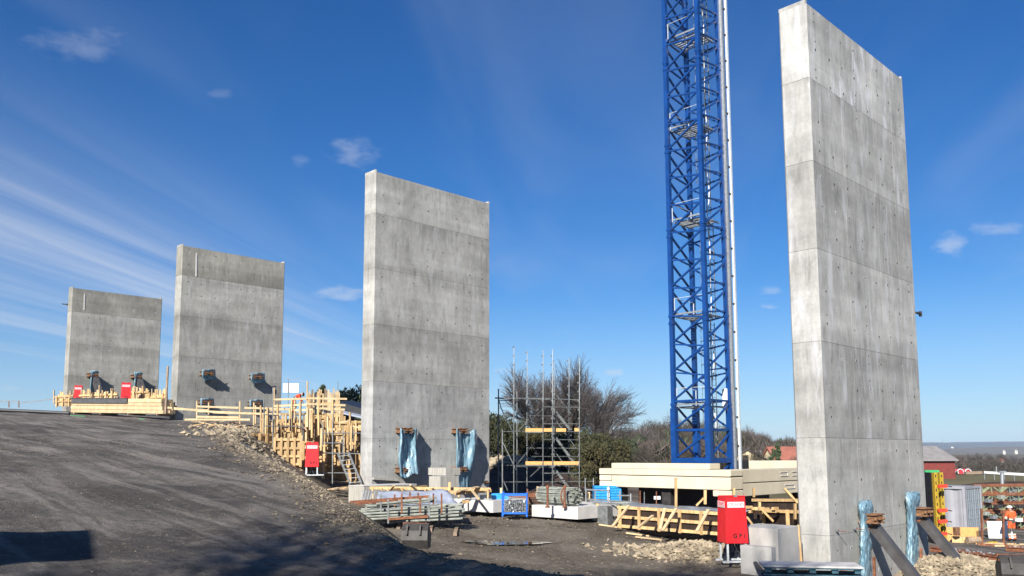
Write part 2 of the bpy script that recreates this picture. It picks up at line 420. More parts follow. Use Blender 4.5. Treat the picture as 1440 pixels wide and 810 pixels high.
_lp = np.array([(0.5, 34, -2.62), (6, 24, -3.22), (27, 45, -4.65), (28, 50, -4.6), (2, 48, -2.6), (-7, 41, -2.2), (-14, 40, -1.7), (-13, 46, -1.1),
    (-4, 29, -2.45), (0, 27, -2.85), (9, 34, -3.3), (15, 30, -4.4), (15, 24, -5.0), (3, 20, -3.0), (-2, 18, -2.6), (8, 15, -3.4), (20, 20, -5.2),
    (12, 40, -3.4), (40, 45, -5), (8, 60, -2.6), (0, 62, -1.2), (30, 80, -5.1), (50, 100, -5.4), (22, 38, -4.5), (24, 32, -4.7), (10, 80, -4.0), (-20, 30, -2), (-20, 20, -2), (3, 10, -3), (0, -10, -3), (20, 0, -5), (60, 60, -5.4), (-5, 80, -2.0), (-30, 100, -3)], float)
def low_z(x, y):
    num = np.zeros_like(x); den = np.zeros_like(x)
    for px, py, pz in _lp:
        w = 1.0 / ((x - px) ** 2 + (y - py) ** 2 + 2.0) ** 1.6
        num += w * pz; den += w
    return num / den

def plane_hit(u, v):
    d = at(u, v, 1.0)
    den = d.z - G * (-0.72 * d.x + 0.69)
    Y = -1.65 / den
    return d * Y
CREST = []
for (u, v) in ((830, 811), (740, 800), (640, 785), (565, 767), (520, 738), (490, 712), (450, 684)):
    p = plane_hit(u, v); CREST.append((p.x, p.y))
for (u, v, Y) in ((398, 655, 21.5), (345, 622, 29), (318, 606, 38), (372, 596, 47), (415, 588, 55), (480, 580, 62)):
    p = at(u, v, Y); CREST.append((p.x, p.y))
UP_POLY = np.array([(40, -30), (14, 0), (7.0, 4.5), (3.2, 7.2)] + CREST + [(-13, 72), (-14, 95), (-22, 150), (-400, 300), (-400, -60), (40, -60)], float)

def poly_sd(x, y):
    """signed distance to the roadside crest: negative on the high ground"""
    P = UP_POLY; n = len(P)
    d = np.full(x.shape, 1e9); inside = np.zeros(x.shape, bool)
    for i in range(n):
        ax, ay = P[i]; bx, by = P[(i + 1) % n]
        ex, ey = bx - ax, by - ay
        t = np.clip(((x - ax) * ex + (y - ay) * ey) / (ex * ex + ey * ey), 0, 1)
        d = np.minimum(d, np.hypot(x - ax - t * ex, y - ay - t * ey))
        c = ((ay > y) != (by > y))
        xi = ax + (y - ay) * ex / (ey if abs(ey) > 1e-9 else 1e-9)
        inside ^= c & (x < xi)
    return np.where(inside, -d, d)

def bump(x, y, cx, cy, rx, ry, h, a=0.0):
    ca, sa = math.cos(a), math.sin(a)
    u = ((x - cx) * ca + (y - cy) * sa) / rx; v = (-(x - cx) * sa + (y - cy) * ca) / ry
    return h * np.exp(-(u * u + v * v) * 1.4)

def far_z(x, y):
    r = np.hypot(x, y)
    return -5.3 - np.clip((r - 215) * 0.013, 0, 8.0)

MOUND = at(985, 778, 26.5); SAND = at(30, 585, 50); RPILE = at(1345, 800, 29.5); DARKSOIL = at(1425, 680, 84); BANK = at(722, 652, 62)
def ground_np(x, y):
    x = np.asarray(x, float); y = np.asarray(y, float)
    sd = poly_sd(x, y)
    up = up_z(x, y); lo = low_z(x, y)
    z = np.where(sd < 0, up, np.maximum(lo, up - 0.66 * np.maximum(sd, 0)))
    z = np.where((sd < 0), np.maximum(z, np.minimum(lo, z + 0)), z)
    r = np.hypot(x, y)
    k = np.clip((r - 80) / 90, 0, 1); k = k * k * (3 - 2 * k)
    k = np.where(x < -20, np.clip((r - 110) / 120, 0, 1), k)
    z = z * (1 - k) + far_z(x, y) * k
    z = z + bump(x, y, MOUND.x, MOUND.y, 1.9, 0.9, 0.45, -0.3) + bump(x, y, RPILE.x, RPILE.y, 2.6, 2.2, 0.85, 0.5)
    z = z + bump(x, y, DARKSOIL.x, DARKSOIL.y, 13, 6, 2.2, 0.1) + bump(x, y, BANK.x, BANK.y, 5.0, 3.5, 0.9, -0.4)
    return z
def gz(x, y): return float(ground_np(np.array([x]), np.array([y]))[0])
def on(u, v, Y):
    """ground point below the sight line (u, v) at distance Y"""
    p = at(u, v, Y); return V(p.x, p.y, gz(p.x, p.y))

def axis(stops):
    a = []
    for (a0, a1, st) in stops: a += list(np.arange(a0, a1, st))
    return np.array(a + [stops[-1][1]])

def ground_material():
    m = bpy.data.materials.new('site_ground'); m.use_nodes = True
    nt = m.node_tree; N, L = nt.nodes, nt.links
    b = N['Principled BSDF']; b.inputs['Roughness'].default_value = 0.95; b.inputs['Specular IOR Level'].default_value = 0.15
    tc = N.new('ShaderNodeTexCoord')
    def noise_(scale, stretch=(1, 1, 1), rot=0.0, det=8, rgh=0.62, dist=0.0):
        mr_ = N.new('ShaderNodeMapping'); mr_.inputs['Rotation'].default_value = (0, 0, rot); L.new(tc.outputs['Object'], mr_.inputs[0])
        mp = N.new('ShaderNodeMapping'); mp.inputs['Scale'].default_value = stretch; L.new(mr_.outputs[0], mp.inputs[0])
        n = N.new('ShaderNodeTexNoise'); n.inputs['Scale'].default_value = scale; n.inputs['Detail'].default_value = det; n.inputs['Roughness'].default_value = rgh; n.inputs['Distortion'].default_value = dist
        L.new(mp.outputs[0], n.inputs['Vector']); return n.outputs[0]
    def mixc(f, a, c):
        n = N.new('ShaderNodeMix'); n.data_type = 'RGBA'
        if isinstance(f, (int, float)): n.inputs[0].default_value = f
        else: L.new(f, n.inputs[0])
        for i, q in ((6, a), (7, c)):
            if isinstance(q, tuple): n.inputs[i].default_value = (*q, 1)
            else: L.new(q, n.inputs[i])
        return n.outputs[2]
    def mr(x, a, b_, c=0.0, d=1.0):
        n = N.new('ShaderNodeMapRange'); n.interpolation_type = 'SMOOTHSTEP'; L.new(x, n.inputs[0])
        for i, val in enumerate((a, b_, c, d)): n.inputs[i + 1].default_value = val
        return n.outputs[0]
    def mul(a, c):
        n = N.new('ShaderNodeMath'); n.operation = 'MULTIPLY'
        for i, q in enumerate((a, c)):
            if isinstance(q, (int, float)): n.inputs[i].default_value = q
            else: L.new(q, n.inputs[i])
        return n.outputs[0]
    att = N.new('ShaderNodeAttribute'); att.attribute_name = 'cover'
    sp = N.new('ShaderNodeSeparateColor'); L.new(att.outputs['Color'], sp.inputs[0])
    w_road, w_rub, w_green = sp.outputs[0], sp.outputs[1], sp.outputs[2]
    # haul road: dark crushed stone, with paler dusty wheel tracks running along it
    road = mixc(mr(noise_(0.20, (1, 1, 1), 0, 8, 0.68, 0.8), 0.40, 0.62), (0.070, 0.063, 0.057), (0.172, 0.153, 0.135))
    track = noise_(1.0, (0.06, 1.5, 1), math.radians(-132), 7, 0.6, 0.35)
    track2 = noise_(1.0, (0.08, 4.2, 1), math.radians(-126), 6, 0.55, 0.2)
    road = mixc(mul(mr(track2, 0.50, 0.60), 0.55), road, (0.060, 0.052, 0.045))
    road = mixc(mul(mr(track, 0.50, 0.64), 0.7), road, (0.24, 0.215, 0.19))
    road = mixc(mul(mr(noise_(1.0, (0.15, 1.1, 1), math.radians(-138), 8, 0.7), 0.54, 0.70), 0.55), road, (0.045, 0.041, 0.037))
    road = mixc(mul(mr(noise_(2.6, (1, 1, 1), 0.7, 9, 0.75), 0.50, 0.66), 0.55), road, (0.21, 0.185, 0.16))
    road = mixc(mul(mr(noise_(5.5, (1, 1, 1), 0.2, 9, 0.75), 0.52, 0.66), 0.6), road, (0.045, 0.040, 0.036))
    road = mixc(mul(mr(noise_(28, det=4), 0.60, 0.72), 0.55), road, (0.20, 0.19, 0.175))
    road = mixc(mul(mr(noise_(45, det=3), 0.60, 0.72), 0.5), road, (0.03, 0.028, 0.027))
    # muddy yard
    mud = mixc(mr(noise_(0.45), 0.36, 0.66), (0.085, 0.068, 0.050), (0.17, 0.145, 0.115))
    mud = mixc(mul(mr(noise_(5, (1, 2.5, 1)), 0.52, 0.68), 0.6), mud, (0.30, 0.265, 0.21))
    mud = mixc(mul(mr(noise_(22, det=4), 0.56, 0.70), 0.6), mud, (0.33, 0.30, 0.25))
    rub = mixc(mr(noise_(3.2), 0.40, 0.64), (0.085, 0.066, 0.045), (0.22, 0.18, 0.125))
    rub = mixc(mul(mr(noise_(14, det=5), 0.50, 0.64), 0.75), rub, (0.42, 0.37, 0.28))
    grass = mixc(mr(noise_(0.05), 0.35, 0.65), (0.105, 0.095, 0.045), (0.150, 0.125, 0.065))
    soil_and_shade = mixc(mr(noise_(0.8), 0.35, 0.65), (0.045, 0.030, 0.024), (0.080, 0.055, 0.042))
    c = mixc(w_road, mud, road)
    c = mixc(w_rub, c, rub)
    c = mixc(w_green, c, grass)
    c = mixc(att.outputs['Alpha'], c, soil_and_shade)
    L.new(c, b.inputs['Base Color'])
    bp = N.new('ShaderNodeBump'); bp.inputs['Strength'].default_value = 1.0; bp.inputs['Distance'].default_value = 0.07
    L.new(noise_(7, det=10, rgh=0.7), bp.inputs['Height'])
    L.new(bp.outputs[0], b.inputs['Normal'])
    return m

PUDDLE = at(706, 752, 27.6)
def build_ground():
    xs = axis([(-900, -200, 50), (-200, -60, 8), (-60, -26, 0.8), (-26, 20, 0.16), (20, 42, 0.35), (42, 120, 4), (120, 1500, 40)])
    ys = axis([(-60, 0, 4), (0, 5, 0.5), (5, 34, 0.13), (34, 62, 0.3), (62, 120, 1.5), (120, 400, 10), (400, 6000, 200)])
    X, Y = np.meshgrid(xs, ys)
    Z = ground_np(X, Y)
    sd = poly_sd(X, Y)
    # broken relief
    r = np.hypot(X, Y)
    nz = np.zeros_like(Z); n2 = np.zeros_like(Z)
    near = (r < 75) & (Y > 3)
    idx = np.argwhere(near)
    for i, j in idx:
        x, y = X[i, j], Y[i, j]
        nz[i, j] = noise.noise((x * 1.9, y * 1.9, 3.1)) + 0.6 * noise.noise((x * 4.7, y * 4.7, 1.0))
        n2[i, j] = noise.noise((x * 0.45, y * 0.45, 9.0))
    rub = np.exp(-((sd - 0.2) / 0.75) ** 2)                      # loose stone along the crest
    rub = np.maximum(rub, np.where(sd > 0, np.clip(1.2 - sd / 4.0, 0, 1), 0))
    rub = rub * np.clip((Y - 4) / 5, 0, 1) * (r < 70)
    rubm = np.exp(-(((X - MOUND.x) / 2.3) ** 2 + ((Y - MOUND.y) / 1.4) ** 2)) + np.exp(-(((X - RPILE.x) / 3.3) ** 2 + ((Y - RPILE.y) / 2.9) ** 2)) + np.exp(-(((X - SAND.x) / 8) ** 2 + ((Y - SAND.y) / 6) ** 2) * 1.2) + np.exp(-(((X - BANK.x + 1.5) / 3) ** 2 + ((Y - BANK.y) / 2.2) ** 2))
    road_w = np.clip(0.5 - (sd + 0.35 + 0.35 * nz) / 0.6, 0, 1)
    low_road_shade = np.clip(1 - np.abs((Y - 19.5) + 0.05 * (X - 8)) / 3.0 + 0.3 * n2, 0, 1) * (sd > 0) * (Y < 24)  # dark road colour on lower ground, with the shadow there put into it
    yard = np.clip((Y - 34) / 3, 0, 1) * np.clip((X - 17) / 4, 0, 1) * (r < 80)
    yard = np.maximum(yard, np.exp(-(((X - 28.0) / 9) ** 2 + ((Y - 41) / 4.5) ** 2)))
    road_w = np.maximum(road_w, np.maximum(low_road_shade, np.clip(yard, 0, 1)))
    gravel_edge = np.exp(-((sd - 0.05) / 0.3) ** 2)
    ruts = 0.035 * np.sin((0.69 * X + 0.72 * Y) * 3.2 + 1.2 * n2) * np.clip(0.5 + n2, 0, 1) * (sd < -1.0) * near
    amp = 0.016 + 0.035 * rub * np.clip(r / 22, 0.3, 1.6) + 0.025 * np.clip(rubm, 0, 1.2) + 0.012 * (sd > 0)
    Zn = Z + ruts + amp * nz + np.where(sd > 0, 0.05, 0.03) * n2 * near
    # shallow dish for the puddle
    pu = ((X - PUDDLE.x) / 2.3) ** 2 + ((Y - PUDDLE.y) / 0.9) ** 2
    Zn = Zn - 0.07 * np.exp(-pu)
    ny, nx = X.shape
    me = bpy.data.meshes.new('ground')
    vs = np.stack([X.ravel(), Y.ravel(), Zn.ravel()], 1)
    ii = np.arange(ny * nx).reshape(ny, nx)
    fs = np.stack([ii[:-1, :-1].ravel(), ii[:-1, 1:].ravel(), ii[1:, 1:].ravel(), ii[1:, :-1].ravel()], 1)
    me.vertices.add(len(vs)); me.vertices.foreach_set('co', vs.ravel())
    me.loops.add(fs.size); me.loops.foreach_set('vertex_index', fs.ravel().astype(np.int32))
    me.polygons.add(len(fs)); me.polygons.foreach_set('loop_start', np.arange(0, fs.size, 4, dtype=np.int32)); me.polygons.foreach_set('loop_total', np.full(len(fs), 4, dtype=np.int32))
    me.update(calc_edges=True)
    me.polygons.foreach_set('use_smooth', np.ones(len(fs), bool))
    green = np.clip((r - 75) / 25, 0, 1)
    dark = np.exp(-(((X - DARKSOIL.x) / 16) ** 2 + ((Y - DARKSOIL.y) / 9) ** 2) * 1.0)
    dark = np.clip(dark * 1.6, 0, 1)
    dark = np.maximum(dark, ((Y > 225) & (Y < 300)) * 0.95 * (X > 60))
    dark = np.maximum(dark, 1.6 * np.exp(-(((X - BANK.x - 2.0) / 8) ** 2 + ((Y - BANK.y + 5.0) / 4) ** 2)))  # bank slope: its shade put into the ground colour as dark soil
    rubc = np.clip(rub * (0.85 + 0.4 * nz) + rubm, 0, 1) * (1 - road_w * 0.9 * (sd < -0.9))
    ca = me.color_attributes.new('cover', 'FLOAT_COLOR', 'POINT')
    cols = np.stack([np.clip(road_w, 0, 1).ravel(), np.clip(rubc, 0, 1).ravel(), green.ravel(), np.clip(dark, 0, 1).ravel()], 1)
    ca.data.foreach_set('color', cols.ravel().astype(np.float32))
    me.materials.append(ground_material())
    o = bpy.data.objects.new('ground', me); COL.objects.link(o); tag(o, kind='structure')
build_ground()

# puddle water
def build_puddle():
    mw = bpy.data.materials.new('puddle_water'); mw.use_nodes = True; NT = mw.node_tree; nn_ = NT.nodes.new('ShaderNodeTexNoise'); nn_.inputs['Scale'].default_value = 3.0; bb_ = NT.nodes.new('ShaderNodeBump'); bb_.inputs['Strength'].default_value = 0.5; bb_.inputs['Distance'].default_value = 0.02; NT.links.new(nn_.outputs[0], bb_.inputs['Height']); NT.links.new(bb_.outputs[0], NT.nodes['Principled BSDF'].inputs['Normal'])
    b = mw.node_tree.nodes['Principled BSDF']; b.inputs['Base Color'].default_value = (0.035, 0.03, 0.024, 1); b.inputs['Roughness'].default_value = 0.03; b.inputs['Specular IOR Level'].default_value = 0.9
    for k, (cx, cy, rx, ry) in enumerate(((PUDDLE.x + 0.25, PUDDLE.y, 1.25, 0.5), (PUDDLE.x - 1.0, PUDDLE.y + 0.1, 0.55, 0.33))):
        z = gz(cx, cy) - 0.015
        vs = [(cx, cy, z)]; n = 40
        for i in range(n):
            t = 2 * math.pi * i / n; k2 = 1 + 0.28 * noise.noise((math.cos(t) * 1.6 + k * 5, math.sin(t) * 1.6, 2.0))
            vs.append((cx + rx * math.cos(t) * k2, cy + ry * math.sin(t) * k2, z))
        mb = MB().add(vs, [(0, 1 + i, 1 + (i + 1) % n) for i in range(n)])
        tag(mb.build('puddle', mw), kind='structure')
build_puddle()

# loose stones
def scatter(name, mat, n, pick, rmin, rmax, label_kind='stuff', flat=0.75, far_scale=True):
    mb = MB()
    pts = [pick() for _ in range(n)]
    a = np.array(pts); z = ground_np(a[:, 0], a[:, 1])
    for (x, y), zz in zip(pts, z):
        r = rmin + (rmax - rmin) * random.random() ** 3
        if far_scale: r *= min(1.4, max(0.28, math.hypot(x, y) / 30))
        mb.stone((x, y, zz + r * 0.25), r, flat=flat)
    return tag(mb.build(name, mat), kind=label_kind)
def crest_pick(w=0.8, off=0.25):
    seg = UP_POLY[3:3 + len(CREST) + 1]
    lens = [math.dist(seg[i], seg[i + 1]) for i in range(len(seg) - 1)]
    lens = [l / (1 + 0.012 * (seg[i][1] ** 2) ** 0.5 * 4) for i, l in enumerate(lens)]
    def f():
        i = random.choices(range(len(lens)), lens)[0]; t = random.random()
        a, b = seg[i], seg[i + 1]
        nx, ny = (b[1] - a[1]), -(b[0] - a[0]); l = math.hypot(nx, ny)
        d = random.gauss(off, w)
        return (a[0] + (b[0] - a[0]) * t + nx / l * d, a[1] + (b[1] - a[1]) * t + ny / l * d)
    return f
scatter('rubble', MT['stone'], 22000, crest_pick(0.6, 0.35), 0.008, 0.065)
scatter('gravel', MT['stone_tan'], 9000, crest_pick(0.20, 0.05), 0.012, 0.045)
scatter('loose_stones', MT['stone'], 5000, lambda: (random.uniform(-5, 18), random.uniform(17.5, 37)), 0.012, 0.05)
scatter('grit', MT['stone'], 11000, lambda: (lambda y: (random.uniform(-0.62 * y, 0.1 * y - 1.5), y))(random.uniform(6.5, 30)), 0.006, 0.024)
scatter('rock_heap', MT['stone_tan'], 3200, lambda: (random.gauss(MOUND.x, 1.05), random.gauss(MOUND.y, 0.55)), 0.02, 0.13)
scatter('rock_pile', MT['stone_tan'], 7000, lambda: (random.gauss(RPILE.x, 1.7), random.gauss(RPILE.y, 1.6)), 0.02, 0.12)
scatter('bank_stones', MT['stone_tan'], 900, lambda: (lambda y: (at(345, 605, y).x + random.gauss(0, 1.3), y))(random.uniform(36, 50)), 0.02, 0.12)
scatter('bank_boulders', MT['stone_tan'], 500, lambda: (random.gauss(BANK.x - 1.5, 1.4), random.gauss(BANK.y - .5, 1.0)), 0.05, 0.22)

# ------------------------------------------------------------------ bridge piers
HD = 0.7887
D = V(math.sin(HD), math.cos(HD), 0)            # along the broad face
T_ = V(-D.y, D.x, 0)                             # through the narrow end, away from the broad face
NRM = V(D.y, -D.x, 0)                            # out of the broad face
W, TH = 8.0, 0.95
PIERS = [  # near-left corner of the broad face, top z, joint z list, foot z
    dict(p=V(-39.03, 73.67, 0), top=14.76, foot=2.2, key='fourth', d0=434, joints=(12.66, 9.80, 6.95, 4.1)),
    dict(p=V(-23.03, 57.69, 0), top=14.54, foot=1.9, key='third', joints=(12.45, 9.60, 6.78, 4.0)),
    dict(p=V(-6.92, 41.57, 0), top=14.29, foot=-3.0, key='second', joints=(12.15, 9.32, 6.47, 3.60, 0.75)),
    dict(p=V(9.365, 25.37, 0), top=14.22, foot=-5.8, key='first', joints=(11.75, 9.05, 6.26, 3.38, 0.45, -2.45)),
]
PL = ['farthest and smallest of the four tall concrete bridge piers, with two red cabinets before it',
      'second concrete pier from the left with four rusty steel bracket ends on its face',
      'middle tall concrete pier hung with two turquoise plastic sheets, left of the scaffold tower',
      'nearest and tallest concrete pier at right, propped by two grey steel struts']
CONC = [
    dict(a=concrete('pier_concrete_farthest', 0.33, 1.8, seed=1, bloom=0.15), top=concrete('pier_top_lift_brown', 0.30, 2.2, seed=2), c=concrete('pier_concrete_farthest_low', 0.32, 1.8, seed=3, bloom=0.05)),
    dict(a=concrete('pier_concrete_third', 0.34, 1.6, seed=4, bloom=0.25), top=concrete('pier_top_lift_tan', 0.31, 2.3, seed=5), c=concrete('pier_concrete_third_low', 0.33, 1.4, seed=6, streak=0.25)),
    dict(a=concrete('pier_concrete_middle', 0.355, 1.3, seed=7, bloom=0.22), top=concrete('pier_top_lift_grey', 0.355, 1.3, seed=8, streak=0.22), c=concrete('pier_concrete_middle_low', 0.36, 0.7, seed=9, streak=0.24, blotch=0.25)),
    dict(a=concrete('pier_concrete_near', 0.385, 1.0, seed=10, bloom=0.45, streak=0.22), top=concrete('pier_top_lift_lime', 0.385, 0.9, seed=11, bloom=0.95, streak=0.25), c=concrete('pier_concrete_near_low', 0.385, 1.2, seed=12, streak=0.13)),
]
def face_pt(k, s, z, out=0.0):
    """point on (or out from) the broad face of pier k, s metres from its left corner"""
    q = PIERS[k]['p'] + D * s + NRM * out; return V(q.x, q.y, z)
def face_from_px(k, u, v, out=0.0):
    """where sight line (u, v) meets the broad face plane (moved out)"""
    d = at(u, v, 1.0); p = PIERS[k]['p'] + NRM * out
    t = (p.x * NRM.x + p.y * NRM.y) / (d.x * NRM.x + d.y * NRM.y)
    return d * t
def pier_xy(k, s, t):
    q = PIERS[k]['p'] + D * s + T_ * t; return (q.x, q.y)

SEAMS = [(2.2, 4.7, 6.5), (2.0, 4.3, 6.2), (1.55, 4.05, 5.9), (2.3, 4.9, 6.6)]
def plan(k, grow=0.0, seams=True, lo=0.0):
    """plan outline of the pier: chamfered corners, shallow formwork seams on the broad face"""
    c = 0.055; e = -grow
    pts = [(c, -0.0 + e), ]
    if seams:
        for s in SEAMS[k]:
            pts += [(s - 0.006, e), (s - 0.005, e + 0.005), (s + 0.005, e + 0.005), (s + 0.006, e)]
    pts += [(W - c, e), (W - e, c), (W - e, TH - c), (W - c, TH - e), (c, TH - e), (e, TH - c), (e, c)]
    return [pier_xy(k, s, t) for s, t in pts]

LIFT_TONE = [(0.76, 0.94, 0.88, 0.83, 0.82), (0.80, 0.97, 0.88, 0.79, 0.80), (0.93, 0.86, 0.97, 0.80, 0.90, 0.92), (0.90, 0.86, 0.74, 0.86, 0.77, 0.84, 0.84)]
def build_pier(k):
    P = PIERS[k]; base = V(*pier_xy(k, W / 2, TH / 2), P['foot'])
    root = thing('bridge_pier', PL[k], 'bridge pier', base, 'tall concrete bridge piers')
    zs = [P['top']] + list(P['joints']) + [P['foot']]
    for i in range(len(zs) - 1):
        z1, z0 = zs[i], zs[i + 1]
        g = 0.005
        mt = CONC[k]['top'] if i == 0 else (CONC[k]['c'] if i >= len(zs) - 3 else CONC[k]['a'])
        mb = MB().prism(plan(k), z0 + (g if i < len(zs) - 2 else 0), z1 - (g if i else 0))
        lo_ = mb.build('wall_lift', mt, root); tn = LIFT_TONE[k][i]; lo_.color = (tn, tn, tn, 1)
    core = [pier_xy(k, s, t) for s, t in ((0.03, 0.03), (W - 0.03, 0.03), (W - 0.03, TH - 0.03), (0.03, TH - 0.03))]
    MB().prism(core, P['foot'] + 0.05, P['top'] - 0.1).build('core', CONC[k]['c'], root)
    for s0 in (0.0, W - 0.12):                               # raised lips on both ends of the top
        pl = [pier_xy(k, s, t) for s, t in ((s0 + 0.012, 0.02), (s0 + 0.108, 0.02), (s0 + 0.108, TH - 0.02), (s0 + 0.012, TH - 0.02))]
        MB().prism(pl, P['top'], P['top'] + 0.13).build('edge_lip', CONC[k]['a'], root)
    # tie holes: recessed cones seen as small dark discs with a pale rim
    rows = []
    for i in range(len(zs) - 1):
        z1, z0 = zs[i], zs[i + 1]
        for dz in (0.42, 1.35, 2.3):
            if z1 - dz > z0 + 0.15: rows.append((z1 - dz, i))
    hm, rim = MB(), MB()
    def disc(mb, s, z, r, out):
        c = face_pt(k, s, z, out); n = 8
        vs = [c + D * (r * math.cos(2 * math.pi * q / n)) + V(0, 0, r * math.sin(2 * math.pi * q / n)) for q in range(n)]
        c0 = [p_ - NRM * 0.01 for p_ in vs]
        mb.add(vs + c0, [tuple(range(n))] + [(q, n + q, n + (q + 1) % n, (q + 1) % n) for q in range(n)])
    rr = random.Random(k + 5)
    for z, i in rows:
        for c_ in range(8):
            s = 0.52 + c_ * 0.985 + rr.uniform(-.03, .03)
            if rr.random() < 0.24: continue
            zz = z + rr.uniform(-.06, .06)
            if rr.random() < 0.35: disc(rim, s, zz, 0.055, 0.003)
            disc(hm, s, zz, rr.choice((0.030, 0.038, 0.046)), 0.006)
            if c_ in (0, 3, 7) and rr.random() < 0.5: disc(hm, s, zz + 0.28, 0.03, 0.006)
    tag(hm.build('tie_holes', MT['hole'], root), kind='stuff')
    tag(rim.build('tie_hole_rims', MT['lime'], root), kind='stuff')
    return root
pier_roots = [build_pier(k) for k in range(4)]

# timber battens left hanging high on the two far piers
for k, (u, v0, v1), lb in ((0, (119, 413, 436), 'pale batten hanging high on the farthest concrete pier'), (1, (276.5, 356, 389), 'pale batten hanging near the top of the second pier from the left')):
    a = face_from_px(k, u, v0, 0.02); b = face_from_px(k, u - 0.8, v1, 0.02)
    tag(MB().beam(a, b, 0.10, 0.03, up=NRM).build('batten', MT['white_conc']), lb, 'batten')

# bracket stubs peeping past the far edges of two piers
for k, (u, v, Y), lb in ((3, (1293, 441, 31.2), 'small dark steel hook projecting past the right edge of the nearest pier'), (0, (93, 428, 74.6), 'tiny dark bolt end projecting left of the farthest pier')):
    p = at(u, v, Y)
    r = thing('anchor_hook', lb, 'anchor hook', p)
    MB().beam(p - D * 0.35, p + D * 0.13, 0.07, 0.07).build('shank', MT['darksteel'], r)
    MB().beam(p + D * 0.10 - V(0, 0, 0.1), p + D * 0.10 + V(0, 0, 0.1), 0.05, 0.10).build('plate', MT['darksteel'], r)

# ------------------------------------------------------------------ steel brackets, struts and plastic sheets
def bracket(k, u, v, wpx_m, h, out, label, group, dark=False):
    """two rusty channels standing out of the broad face, bolted plate at the end; (u, v) = centre of the outer end"""
    e = face_from_px(k, u, v, out)
    r = thing('steel_bracket', label, 'steel bracket', e - NRM * out, group)
    mt = MT['rust_brown']
    for sgn in (-1, 1):
        a = e + D * (sgn * wpx_m * 0.30)
        for zz in (-1, 1):
            MB().beam(a - NRM * (out - 0.01) + V(0, 0, zz * h * 0.42), a + V(0, 0, zz * h * 0.42), wpx_m * 0.32, h * 0.14).build('flange', mt, r)
        MB().beam(a - NRM * (out - 0.01), a - NRM * 0.03, 0.05, h * 0.72).build('web', mt, r)
    MB().beam(e - D * wpx_m * 0.5 - NRM * 0.05, e + D * wpx_m * 0.5 - NRM * 0.05, 0.05, h * 0.30).build('end_plate', mt, r)
    b = MB()
    for sgn in (-0.75, 0.75): b.tube(e + D * (sgn * wpx_m * 0.30) - NRM * 0.02, e + D * (sgn * wpx_m * 0.30) + NRM * 0.05, 0.045, 6)
    b.build('bolts', mt, r)
    return e

def sheet(name, label, cols, mat, group=None, fold=0.05, nseg=26, origin=None):
    """cols: list of polylines (top to bottom) of world points; skinned with folds into a thin draped sheet"""
    nr = nseg; C = []
    for pl in cols:
        pl = [Vector(p) for p in pl]; C.append([pl[min(int(t * (len(pl) - 1)), len(pl) - 2)].lerp(pl[min(int(t * (len(pl) - 1)), len(pl) - 2) + 1], t * (len(pl) - 1) - min(int(t * (len(pl) - 1)), len(pl) - 2)) for t in [i / nr for i in range(nr + 1)]])
    sub = 7; vs = []; ncol = (len(C) - 1) * sub + 1
    for r_ in range(nr + 1):
        for c_ in range(ncol):
            i = min(c_ // sub, len(C) - 2); t = (c_ - i * sub) / sub
            p = C[i][r_].lerp(C[i + 1][r_], t)
            w = fold * (noise.noise((c_ * 0.75, r_ * 0.10, len(label) * 0.37)) * 1.6 + 0.5 * noise.noise((c_ * 0.3, r_ * 0.45, 5)))
            vs.append(p + NRM * w + D * w * 0.35)
    fs = [(r_ * ncol + c_, r_ * ncol + c_ + 1, (r_ + 1) * ncol + c_ + 1, (r_ + 1) * ncol + c_) for r_ in range(nr) for c_ in range(ncol - 1)]
    mb = MB().add(vs, fs)
    o = mb.build(name, mat, None, smooth=True)
    md = o.modifiers.new('thick', 'SOLIDIFY'); md.thickness = 0.006
    return tag(o, label, 'plastic sheet', group)

# middle pier: two hung sheets, each held by an upper and a lower bracket
GB = 'rusty bracket ends standing out of the piers'
def fp(k, u, v, out): return face_from_px(k, u, v, out)
for (u0, u1, vt, vb, lbT, lbB, wide) in ((565, 585, 605, 661, 'rusty bracket at the top of the left turquoise sheet on the middle pier', 'rusty bracket half wrapped at the foot of the left turquoise sheet', 0.9), (643, 663, 605.5, 660, 'rusty bracket at the top of the right turquoise sheet on the middle pier', 'rusty bracket near the foot of the right turquoise sheet', 0.9)):
    bracket(2, (u0 + u1) / 2, vt, 0.62, 0.26, 0.75, lbT, GB)
    bracket(2, (u0 + u1) / 2 - 1, vb, 0.62, 0.26, 0.75, lbB, GB)
sheet('plastic_sheet', 'left turquoise plastic sheet hanging from a rusty bracket on the middle pier', [
    [fp(2, 563, 602, .05), fp(2, 562, 625, .05), fp(2, 561, 650, .05), fp(2, 563, 668, .1)],
    [fp(2, 564, 602, .78), fp(2, 563.5, 625, .75), fp(2, 562, 648, .75), fp(2, 563, 671, .8)],
    [fp(2, 571, 609, .50), fp(2, 572, 630, .45), fp(2, 570, 650, .45), fp(2, 572, 673, .8)],
    [fp(2, 579, 610, .45), fp(2, 579, 630, .40), fp(2, 577, 645, .6), fp(2, 580, 666, .9)],
    [fp(2, 585, 602, .80), fp(2, 584, 625, .75), fp(2, 585, 648, .75), fp(2, 590, 668, .85)],
    [fp(2, 586, 603, .05), fp(2, 585, 620, .05), fp(2, 586, 645, .05), fp(2, 587, 658, .1)]], MT['plastic'], 'turquoise plastic sheets on the piers', 0.07)
